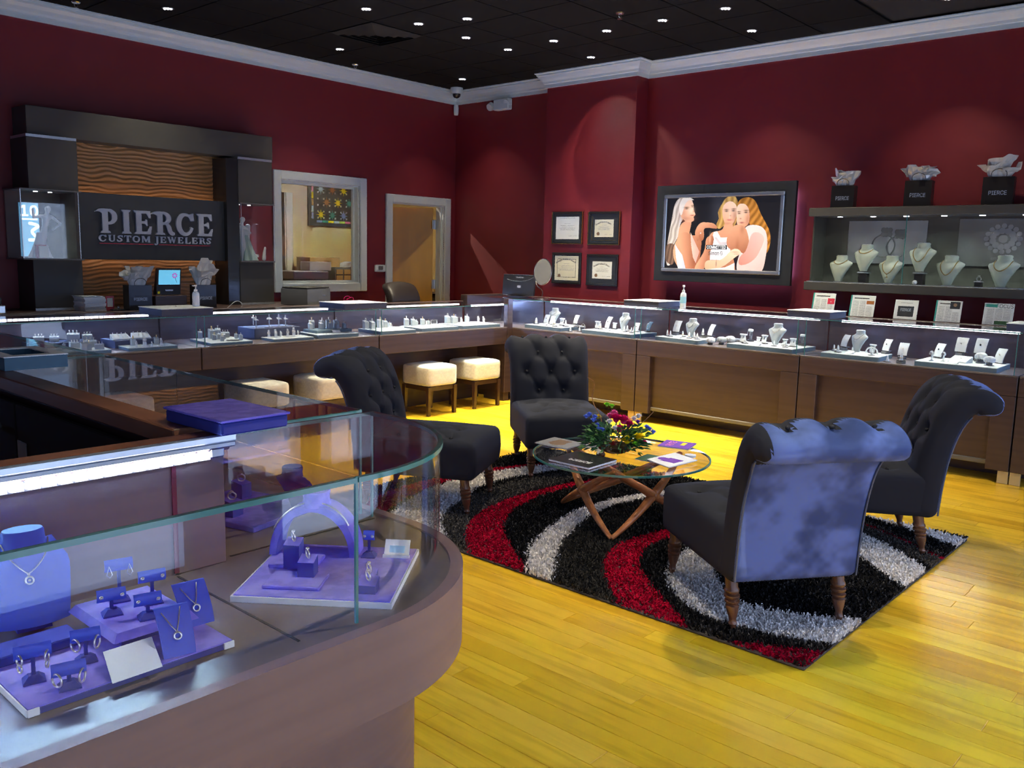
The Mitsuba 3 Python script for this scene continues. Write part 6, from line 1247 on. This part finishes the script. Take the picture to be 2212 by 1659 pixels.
# ---- slipper chairs; local: +y is the way the sitter faces, origin between the rear feet
def dimples(x, y, pts, a, s):
    z = np.zeros_like(x)
    for px_, py_ in pts: z = z - a * np.exp(-((x - px_) ** 2 + (y - py_) ** 2) / s ** 2)
    return z
def chair_parts():
    out = []
    # seat block
    sw_, sd, sh = .58, .70, .22
    m = rbox(sw_, sd, sh, .035, 10, (40, 48, 14)); V = np.array(m.vertices); top = np.clip((V[:, 2] + .02) / .12, 0, 1)
    tp = [(x + (.09 if j % 2 else 0), y) for j, y in enumerate((-.14, .02, .18)) for x in ((-.18, 0, .18) if j % 2 == 0 else (-.18, 0.0))]
    crownz = .035 * np.clip(1 - (V[:, 0] / .30) ** 2, 0, 1) * np.clip(1 - (V[:, 1] / .38) ** 4, 0, 1)
    V[:, 2] += top * (crownz + dimples(V[:, 0], V[:, 1], tp, .026, .045))
    fold = np.zeros(len(V))
    for j in range(len(tp)):
        for q in range(j + 1, len(tp)):
            a, b = np.array(tp[j]), np.array(tp[q])
            if .12 < np.linalg.norm(a - b) < .19:
                s = np.clip(((V[:, :2] - a) @ (b - a)) / ((b - a) @ (b - a)), 0, 1); dd = np.linalg.norm(V[:, :2] - a - s[:, None] * (b - a), axis=1); fold = np.minimum(fold, -.008 * np.exp(-(dd / .012) ** 2))
    V[:, 2] += top * fold
    V[:, 1] += .012 * np.clip((V[:, 1]) / .3, 0, 1) * np.sin((V[:, 2] + .11) / .22 * PI)
    m.vertices = V; out.append(('seat', at(m, pose(0, .315, .315)), 'velvet', 60))
    bt = [(x, y) for x, y in tp]
    out.append(('seat_button', cat(*[at(trimesh.creation.icosphere(1, .010), pose(x, .315 + y, .425 + .035 * (1 - (x / .3) ** 2) - .022)) for x, y in bt]), 'velvet_deep', True))
    # back: sheet of thickness bent along a scroll
    path = spline([(-.005, .20), (-.015, .36), (-.040, .54), (-.085, .69), (-.135, .775), (-.195, .812), (-.250, .790), (-.272, .745)], 60)
    seg = np.r_[0, np.cumsum(np.linalg.norm(np.diff(path, axis=0), axis=1))]; Lh = seg[-1]
    tn = np.gradient(path, axis=0); tn /= np.linalg.norm(tn, axis=1, keepdims=True)
    m = rbox(.585, .125, Lh, .05, 10, (44, 10, 70)); V = np.array(m.vertices)
    s = V[:, 2] + Lh / 2; frontw = np.clip(V[:, 1] / .06, 0, 1)
    bp = [(x, y) for j, y in enumerate((.30, .43, .56, .69)) for x in ((-.18, 0, .18) if j % 2 else (-.09, .09))]
    dv = dimples(V[:, 0], s, bp, .034, .042); fold = np.zeros(len(V)); X2 = np.c_[V[:, 0], s]
    for j in range(len(bp)):
        for q in range(j + 1, len(bp)):
            a, b = np.array(bp[j]), np.array(bp[q])
            if .12 < np.linalg.norm(a - b) < .175 :
                tt = np.clip(((X2 - a) @ (b - a)) / ((b - a) @ (b - a)), 0, 1); dd = np.linalg.norm(X2 - a - tt[:, None] * (b - a), axis=1); fold = np.minimum(fold, -.010 * np.exp(-(dd / .012) ** 2))
    V[:, 1] += frontw * (.026 * np.clip(1 - (V[:, 0] / .30) ** 4, 0, 1) + dv + fold)
    thick = np.interp(s, [0, .55, .75, Lh], [1.0, 1.0, 1.02, .80]); 
    i = np.interp(s, seg, np.arange(60.)); i0 = np.clip(i.astype(int), 0, 58); fr = (i - i0)[:, None]
    P = path[i0] * (1 - fr) + path[i0 + 1] * fr; tg = tn[i0] * (1 - fr) + tn[i0 + 1] * fr; nrm = np.c_[tg[:, 1], -tg[:, 0]]
    wid = np.interp(s, [0, .5, .72, Lh], [1, 1, 1.06, 1.07])
    Q = P + nrm * (V[:, 1] * thick)[:, None]
    m = trimesh.Trimesh(np.c_[V[:, 0] * wid, Q[:, 0], Q[:, 1]], m.faces, process=False)
    cen = m.triangles_center; nr = m.face_normals
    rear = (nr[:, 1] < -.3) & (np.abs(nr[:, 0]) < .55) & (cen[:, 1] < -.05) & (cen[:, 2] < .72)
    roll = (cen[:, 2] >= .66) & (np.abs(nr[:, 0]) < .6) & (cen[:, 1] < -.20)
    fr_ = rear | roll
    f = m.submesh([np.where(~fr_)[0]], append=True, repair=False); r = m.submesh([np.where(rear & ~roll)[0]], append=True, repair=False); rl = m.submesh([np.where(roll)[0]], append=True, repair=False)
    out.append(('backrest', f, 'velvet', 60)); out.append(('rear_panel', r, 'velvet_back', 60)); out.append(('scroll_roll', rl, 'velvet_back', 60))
    def on(ss, v, x):
        i = np.interp(ss, seg, np.arange(60.)); i0 = int(min(i, 58)); fr = i - i0; P = path[i0] * (1 - fr) + path[i0 + 1] * fr; tg = tn[i0] * (1 - fr) + tn[i0 + 1] * fr
        q = P + np.array([tg[1], -tg[0]]) * v; return (x, q[0], q[1])
    out.append(('back_button', cat(*[at(trimesh.creation.icosphere(1, .010), pose(*on(y, .0625 + .026 - .024, x))) for x, y in bp]), 'velvet_deep', True))
    for sx in (-1, 1): out.append(('piping', tube([on(ss, -.0605 * np.interp(ss, [0, .55, .75], [1., 1., 1.0]), sx * .268 * float(np.interp(ss, [0, .5, .72], [1, 1, 1.06]))) for ss in np.linspace(.02, .60, 20)], .0045, 6), 'piping', True))
    # legs
    prof = [(0, 0), (.011, 0), (.013, .012), (.018, .022), (.015, .030), (.015, .042), (.021, .060), (.026, .082), (.028, .094), (.023, .100), (.030, .107), (.031, .114), (.024, .120), (.032, .128), (.033, .137), (.026, .144), (.031, .152), (.031, .160), (.026, .168), (.028, .21), (0, .21)]
    for x, y, sy in ((-.24, .0, -.04), (.24, .0, -.04), (-.24, .60, .02), (.24, .60, .02)):
        m = lathe(prof, 18); V = np.array(m.vertices); V[:, 1] += sy * (1 - V[:, 2] / .21) - sy * 0; m.vertices = V
        out.append(('leg', at(m, pose(x, y + (.02 if y == 0 else 0), 0)), 'leg_wood', 40))
    return [(n, mikit.ply(mm, M(mt), smooth=s)) for n, mm, mt, s in out]
CH = chair_parts()
for cx, cy, fx, fy, lab in [(3.315, 1.425, .588, .809, 'dark blue velvet slipper chair nearest the viewer, showing its back'), (4.843, 1.428, -.512, .859, 'dark blue velvet slipper chair at the right, seen from its side'),
                            (4.912, 4.018, -.634, -.773, 'dark tufted slipper chair behind the flowers, facing the viewer'), (3.363, 4.061, .462, -.887, 'dark tufted slipper chair at the left, beside the round glass corner')]:
    k = thing('slipper_chair', lab, 'chair', 'slipper chairs around the glass table')
    mtx = np.eye(4); mtx[:3, 1] = (fx, fy, 0); mtx[:3, 0] = (fy, -fx, 0); mtx[:3, 3] = (cx, cy, .022)
    for n, d2 in CH: share(k, n, d2, mtx)

# ---- glass table
TX, TY, TZ = 4.01, 2.75, .40
t = thing('coffee_table', 'round glass coffee table on crossed walnut struts', 'table')
a = np.linspace(0, 2 * PI, 97)[:-1]; ring = np.c_[TX + .5 * np.cos(a), TY + .5 * np.sin(a)]
v, f = trimesh.creation.triangulate_polygon(Polygon(ring), engine='earcut')
part(t, 'top', trimesh.Trimesh(np.c_[v, np.full(len(v), TZ)], f, process=False), 'glass_dense')
part(t, 'top_edge', slab(Polygon(ring).buffer(.001).difference(Polygon(ring).buffer(-.007)), TZ - .011, TZ - .0005), 'glass_edge', smooth=40)
FT = {i: (TX + .41 * math.cos(math.radians(a_)), TY + .41 * math.sin(math.radians(a_))) for i, a_ in enumerate((210, 90, 330))}
HB = {i: (TX + .225 * math.cos(math.radians(a_)), TY + .225 * math.sin(math.radians(a_)), .205) for i, a_ in enumerate((150, 30, 270))}
for i, (h, fa, fb) in enumerate(((0, 0, 1), (1, 1, 2), (2, 2, 0))):
    hb = np.array(HB[h]); arms = []
    for q in (fa, fb):
        for zz, sc in ((.034, 1.0), (TZ - .014, .93)):
            e = np.array([TX + (FT[q][0] - TX) * sc, TY + (FT[q][1] - TY) * sc, zz]); mid = hb + (e - hb) * .35 + (hb - [TX, TY, hb[2]]) * .05
            arms.append(tube(spline([hb, mid, e], 12), np.linspace(.026, .0125, 12), 10))
    arms.append(at(trimesh.creation.icosphere(2, .030), pose(*hb)))
    part(t, 'strut', cat(arms), 'table_wood', smooth=True)
# ---- books and magazines: convert a corner triple to a slab
def book(label, a, b, c, h, cover, page=True, cat_='magazine', name='magazine', z=None):
    z = TZ + .002 if z is None else z
    k = thing(name, label, cat_); a, b, c = np.array(a), np.array(b), np.array(c); P = [a, b, c, a + c - b]
    part(k, 'pages', slab(Polygon(P).buffer(-.0015), z + .001, z + h - .001), 'white_card'); part(k, 'cover', slab(Polygon(P), z + h - .001, z + h + .0006), cover)
    o = (a + b + c + P[3]) / 4; x = b - a; up = a - P[3] if False else (a + b) / 2 - (c + P[3]) / 2
    return k, frame((*o, z + h + .0007), (*x, 0), (*up, 0)), np.linalg.norm(b - a) / 2, np.linalg.norm(c - b) / 2
BK = {}
k, m, w, h = book('black book lettered PIERCE at the front left of the glass table', (3.57, 2.92), (3.57, 2.645), (3.835, 2.655), .012, 'black_gloss', cat_='book', name='book')
part(k, 'title', at(text('PIERCE', .034, .0006, True, width=w * 1.05), m @ pose(.02, h * .35, 0)), 'white_card')
k, m, w, h = book('magazine with a portrait cover at the far left of the glass table', (3.853, 3.26), (3.852, 3.02), (4.06, 3.04), .006, 'plate_grey')
part(k, 'portrait', at(cat(B(-w * .5, w * .3, -h * .7, h * .4, 0, .0004), lathe([(0, 0), (.05, 0), (.05, .0006), (0, .0006)], 20, (0, h * .2, 0))), m), 'seal')
k, m, w, h = book('magazine with a pink masthead behind the flowers on the glass table', (4.51, 2.76), (4.33, 2.71), (4.375, 2.53), .008, 'fl_purple')
part(k, 'masthead', at(text('STOP', .04, .0006, True, width=w * 1.4), m @ pose(0, h * .4, 0)), 'fl_pink'); part(k, 'cover_line', at(B(-w * .7, w * .2, -h * .5, -h * .2, 0, .0005), m), 'fl_yellow')
book('dark magazine lying under the white one on the glass table', (3.951, 2.615), (4.10, 2.63), (4.11, 2.47), .005, 'leaf_dark')
k, m, w, h = book('white magazine with violet figures at the right of the glass table', (3.96, 2.545), (4.22, 2.525), (4.15, 2.34), .006, 'white_card', z=TZ + .009)
part(k, 'picture', at(cat(B(-w * .5, w * .2, -h * .6, h * .3, 0, .0005), lathe([(0, 0), (.03, 0), (.03, .0007), (0, .0007)], 16, (-.02, h * .45, 0))), m), 'fl_purple')
solo('candle', lathe([(0, 0), (.03, 0), (.032, .012), (0, .014)], 20, (4.245, 2.44, TZ + .001)), 'white_card', 'small white round candle beside the white magazine', 'candle', smooth=40)
# ---- flowers
FC = np.array([4.02, 2.80, TZ + .002]); Ru, Rv = np.array([.67, -.742, 0]), np.array([.742, .67, 0])
def fp(u, v, z): return FC + Ru * u + Rv * v + np.array([0, 0, z])
t = thing('flower_arrangement', 'mixed bright flowers in a low bronze bowl on the glass table', 'flowers')
part(t, 'bowl', lathe([(0, .0), (.05, 0), (.09, .018), (.105, .042), (.10, .042), (.085, .022), (0, .01)], 36, FC), 'bronze', smooth=40)
for nm, mt, n, sp in (('foliage', 'leaf', 260, 1.0), ('foliage', 'leaf_dark', 260, .95), ('foliage', 'leaf_pale', 90, 1.1)):
    V, F = [], []
    for i in range(n):
        a_, e_ = rng.uniform(0, 2 * PI), rng.uniform(-.25, 1.1); r_ = rng.uniform(.08, .19) * sp
        d_ = np.array([math.cos(a_) * math.cos(e_), math.sin(a_) * math.cos(e_), math.sin(e_) * .62]); c_ = FC + [0, 0, .055] + d_ * r_
        s_ = np.cross(d_, rng.normal(size=3)); s_ /= np.linalg.norm(s_); L_, w_ = rng.uniform(.03, .06), rng.uniform(.006, .012); b_ = len(V)
        c_[2] = max(c_[2], FC[2] + .012)
        q_ = c_ + d_ * L_; q_[2] = max(q_[2], FC[2] + .012)
        V += [c_, c_ + d_ * L_ * .5 + s_ * w_ + [0, 0, .006], q_, c_ + d_ * L_ * .5 - s_ * w_ + [0, 0, .006]]; F += [(b_, b_ + 1, b_ + 2), (b_, b_ + 2, b_ + 3)]
    part(t, nm, trimesh.Trimesh(np.array(V), F, process=False), mt, kind='stuff')
def bloom(name, c, r, mt, n=36, tilt=(0, 0, 1), flat=.5, pw=.16):
    ms = []; c = np.array(c)
    for i in range(n):
        ph_ = i * 2.39996; el = (i + .5) / n; d_ = np.array([math.cos(ph_) * math.sqrt(el), math.sin(ph_) * math.sqrt(el), flat * (1.15 - el)]) + np.array(tilt) * .2; d_ /= np.linalg.norm(d_)
        s_ = np.cross(d_, (0, 0, 1.)); s_ /= np.linalg.norm(s_) + 1e-9; R_ = r * (.75 + .3 * el)
        ms.append(sheet(c, c + d_ * R_ * .6 + s_ * r * pw, c + d_ * R_, c + d_ * R_ * .6 - s_ * r * pw))
    part(t, name, cat(*ms, at(trimesh.creation.icosphere(1, r * .35), pose(*c))), mt)
for u, v, z in ((.055, -.09, .085), (.125, -.06, .10), (-.095, .06, .19)): bloom('yellow_bloom', fp(u, v, z), .048 if u > 0 else .025, 'fl_yellow', 60, -Rv)
for u, v, z, r in ((.0, .0, .19, .05), (.04, -.02, .185, .05), (.075, .0, .16, .04), (.015, -.05, .14, .04)): bloom('magenta_bloom', fp(u, v, z), r, 'fl_magenta', 34, -Rv, .8, .3)
for u, v, z, r in ((-.03, .03, .20, .032), (-.005, .06, .215, .03)): bloom('pink_bloom', fp(u, v, z), r, 'fl_pink', 24, -Rv, .8, .3)
for u, v, z in ((-.04, -.03, .18), (-.012, -.07, .15), (.105, .02, .19), (.135, .05, .20)): bloom('white_bloom', fp(u, v, z), .026, 'fl_white', 20, -Rv, .9, .4)
for u, v, z in ((-.17, .0, .20), (-.15, .02, .21), (-.13, -.02, .185), (-.12, .0, .20), (-.105, -.03, .16), (-.10, -.05, .14), (-.08, -.05, .135), (.19, -.02, .14), (.21, -.03, .125), (.175, -.01, .15)): bloom('blue_bloom', fp(u, v, z), .024, 'fl_blue', 14, -Rv, .7, .4)
for u, v, z in ((.125, .0, .175), (.06, .04, .19)): bloom('purple_bloom', fp(u, v, z), .022, 'fl_purple', 16, -Rv, .8, .4)
for u, v, z in ((-.045, .09, .255), (-.015, .10, .245), (.10, -.11, .07)): bloom('lime_bloom', fp(u, v, z), .024, 'fl_lime', 24, (0, 0, 1), .8, .4)
bloom('red_bloom', fp(.155, -.08, .075), .022, 'fl_magenta', 18, -Rv, .9, .4)
part(t, 'twig', tube(spline([fp(-.10, .03, .10), fp(-.11, .04, .24), (fp(-.135, .05, .31)), fp(-.125, .05, .38), fp(-.165, .05, .42)], 24), np.linspace(.004, .0015, 24), 6), 'twig', smooth=True)
part(t, 'twig', tube(spline([fp(.13, .03, .15), fp(.19, .04, .20), fp(.22, .04, .235)], 14), .0022, 6), 'twig', smooth=True)
# ---- stools along the left counter
st = []
m_ = rbox(.38, .38, .20, .035, 8); st.append(('seat', mikit.ply(at(m_, pose(0, 0, .372)), M('stool_fabric'), smooth=60)))
st.append(('apron', mikit.ply(B(-.17, .17, -.17, .17, .235, .275), M('dark_leg'))))
for sx in (-1, 1):
    for sy in (-1, 1): st.append(('leg', mikit.ply(hull([(sx * .165 + dx * .02, sy * .165 + dy * .02, .27) for dx in (-1, 1) for dy in (-1, 1)] + [(sx * .165 + dx * .014, sy * .165 + dy * .014, .001) for dx in (-1, 1) for dy in (-1, 1)]), M('dark_leg'))))
for x, lab in ((6.19, 'cream cube stool nearest the corner under the left counter'), (5.58, 'cream cube stool second from the corner, right of the tufted chair'), (4.36, 'cream cube stool partly hidden by the left tufted chair'), (3.72, 'cream cube stool seen just above the island glass'), (2.62, 'cream cube stool seen through the side glass of the island')):
    k = thing('stool', lab, 'stool', 'cream stools along the left counter')
    for n, d2 in st: share(k, n, d2, pose(x, 6.05, 0))
# ---- the office seen through the window
k = thing('quilt', 'dark quilt with bright stars hanging on the office wall', 'quilt')
part(k, 'backing', B(6.97, 8.25, 9.975, 9.995, 1.84, 2.68), 'black_plastic')
QC = ['fl_blue', 'teal', 'fl_yellow', 'blue_label', 'fl_lime', 'fl_pink', 'twig']
for i in range(5):
    for j in range(4):
        cx_, cz_ = 7.17 + i * .19 + (.095 if j % 2 else 0), 1.99 + j * .17; p = [(r_ * math.cos(a_), r_ * math.sin(a_)) for q_ in range(16) for a_, r_ in [(q_ * PI / 8, .075 if q_ % 2 == 0 else .026)]]
        part(k, 'star', at(ext(Polygon(p), .002), WL(cx_, cz_, 9.9745)), ['fl_yellow', 'blue_label', 'teal', 'table_wood', 'fl_blue'][(i * 2 + j * 3) % 5])
for i in range(12):
    part(k, 'border_patch', B(7.10 + i * .095, 7.19 + i * .095, 9.972, 9.975, 1.885, 1.915), QC[i % 7])
for i in range(8): part(k, 'border_patch', B(7.02, 7.05, 9.972, 9.975, 1.93 + i * .09, 2.015 + i * .09), QC[(i * 3) % 7])
part(k, 'chain_square', cat(*[B(x_ - .011, x_ + .011, 9.973, 9.975, z_ - .011, z_ + .011) for i in range(6) for j in range(4) for x_, z_ in [(7.075 + i * .19 + d_ * .048 + (.095 if j % 2 else 0), 1.99 + j * .17 + e_ * .043) for d_, e_ in ((-1, 1), (-1, -1), (1, 1), (1, -1))] if x_ < 8.2]), 'pale_suede', kind='stuff')
k = thing('desk', 'dark office desk behind the window', 'desk'); part(k, 'top', B(5.2, 8.4, 8.6, 9.5, .94, .97), 'wood'); part(k, 'panel', B(5.2, 8.4, 9.0, 9.45, 0, .94), 'wood')
k = thing('office_printer', 'grey office printer behind the window', 'printer'); part(k, 'body', B(5.95, 6.45, 8.85, 9.25, .971, 1.16, .01), 'dark_grey'); part(k, 'lid', B(5.95, 6.45, 8.82, 9.25, 1.161, 1.26, .01), 'printer_grey')
k = thing('drawer_box', 'small wooden drawer organiser behind the office window', 'box'); part(k, 'case', B(6.75, 7.25, 9.1, 9.35, .971, 1.30), 'dark_grey')
for i in range(4):
    for j in range(4): part(k, 'drawer', B(6.765 + i * .12, 6.865 + i * .12, 9.09, 9.10, .99 + j * .075, 1.05 + j * .075), 'wood_box')
solo('desk_chair', at(rbox(.45, .14, .42, .06, 6), pose(7.42, 9.58, 1.16)), 'printer_grey', 'grey office chair back at the right of the office window', 'chair', smooth=60)
solo('file_box', B(6.30, 6.62, 9.0, 9.2, 1.262, 1.37, .004), 'white_card', 'white box on the grey office printer', 'box')
solo('wooden_case', B(6.72, 7.2, 9.6, 9.9, .971, 1.42, .004), 'wood_box', 'brown wooden case against the tan office wall', 'box')
scene['light_office'] = {'type': 'spot', 'to_world': T().look_at(origin=[6.9, 8.9, 2.65], target=[7.0, 9.4, 0], up=[1, 0, 0.01]), 'intensity': col((13, 12, 9)), 'cutoff_angle': 80.0, 'beam_width': 60.0}
# ================================================================== LAMPS
def lampfix(x, y, power=1.0, tilt=None, cut=42, visible=True):
    k = thing('ceiling_lamp', 'small recessed ceiling spotlight with three bright lenses', 'ceiling light', 'recessed ceiling spotlights')
    part(k, 'trim', lathe([(.034, 0), (.05, 0), (.05, -.006), (.036, -.006)], 20, (x, y, CEIL)), 'lens_trim')
    part(k, 'cup', lathe([(0, .012), (.036, .0), (.036, .014), (0, .014)], 16, (x, y, CEIL)), 'lens_trim')
    ms = [trimesh.creation.icosphere(1, .0125).apply_translation((x + .7 * o, y - .72 * o, CEIL - .004)) for o in (-.025, 0, .025)]
    part(k, 'lens', cat(ms), 'white_card', emit=(14, 15, 18), weight=.04)
    c = np.array(tilt if tilt else (x, y, 0.), float)
    scene['light_' + k] = {'type': 'spot', 'to_world': T().look_at(origin=[x, y, CEIL - .03], target=[float(v) for v in c], up=[1, 0, 0.01]), 'intensity': col(SPOT * SPOT_I * power), 'cutoff_angle': float(cut), 'beam_width': float(cut * .25), 'sampling_weight': .6}
LAMPN = [0]
for x, y, p, tl in [(3.70, 7.25, .45, None), (5.46, 7.26, .45, None), (7.20, 7.31, .35, None), (4.72, 5.92, 1, None), (5.29, 5.92, 1, None), (5.88, 5.93, 1, None), (6.45, 5.93, 1, None),
                    (5.43, 5.465, 1, None), (6.45, 5.36, 1, None), (7.18, 5.48, 1.0, (7.58, 5.45, 1.7)), (6.45, 4.76, 1, None), (6.45, 4.19, 1, None), (6.45, 3.61, 1, None), (7.19, 3.76, .45, None), (6.5, 3.04, 1, None)]:
    lampfix(x, y, p, tl)
for x, y, p, tl in [(7.19, 2.2, .45, None), (5.0, 3.9, 1.1, None), (5.4, 2.2, 1.2, None), (3.4, 3.2, 1.1, None), (3.6, .9, 1.0, None), (2.0, .9, 2.2, None), (2.2, 4.8, 1, None)]:
    lampfix(x, y, p, tl)

for q in [q for q in labels if 'label' in labels[q] and len(labels[q]['label'].split()) > 16]:
    ws = labels[q]['label'].split()
    for art in ('the', 'a', 'an'):
        while len(ws) > 16 and art in ws[1:]: ws.pop(len(ws) - 1 - ws[::-1].index(art))
    labels[q]['label'] = ' '.join(ws)
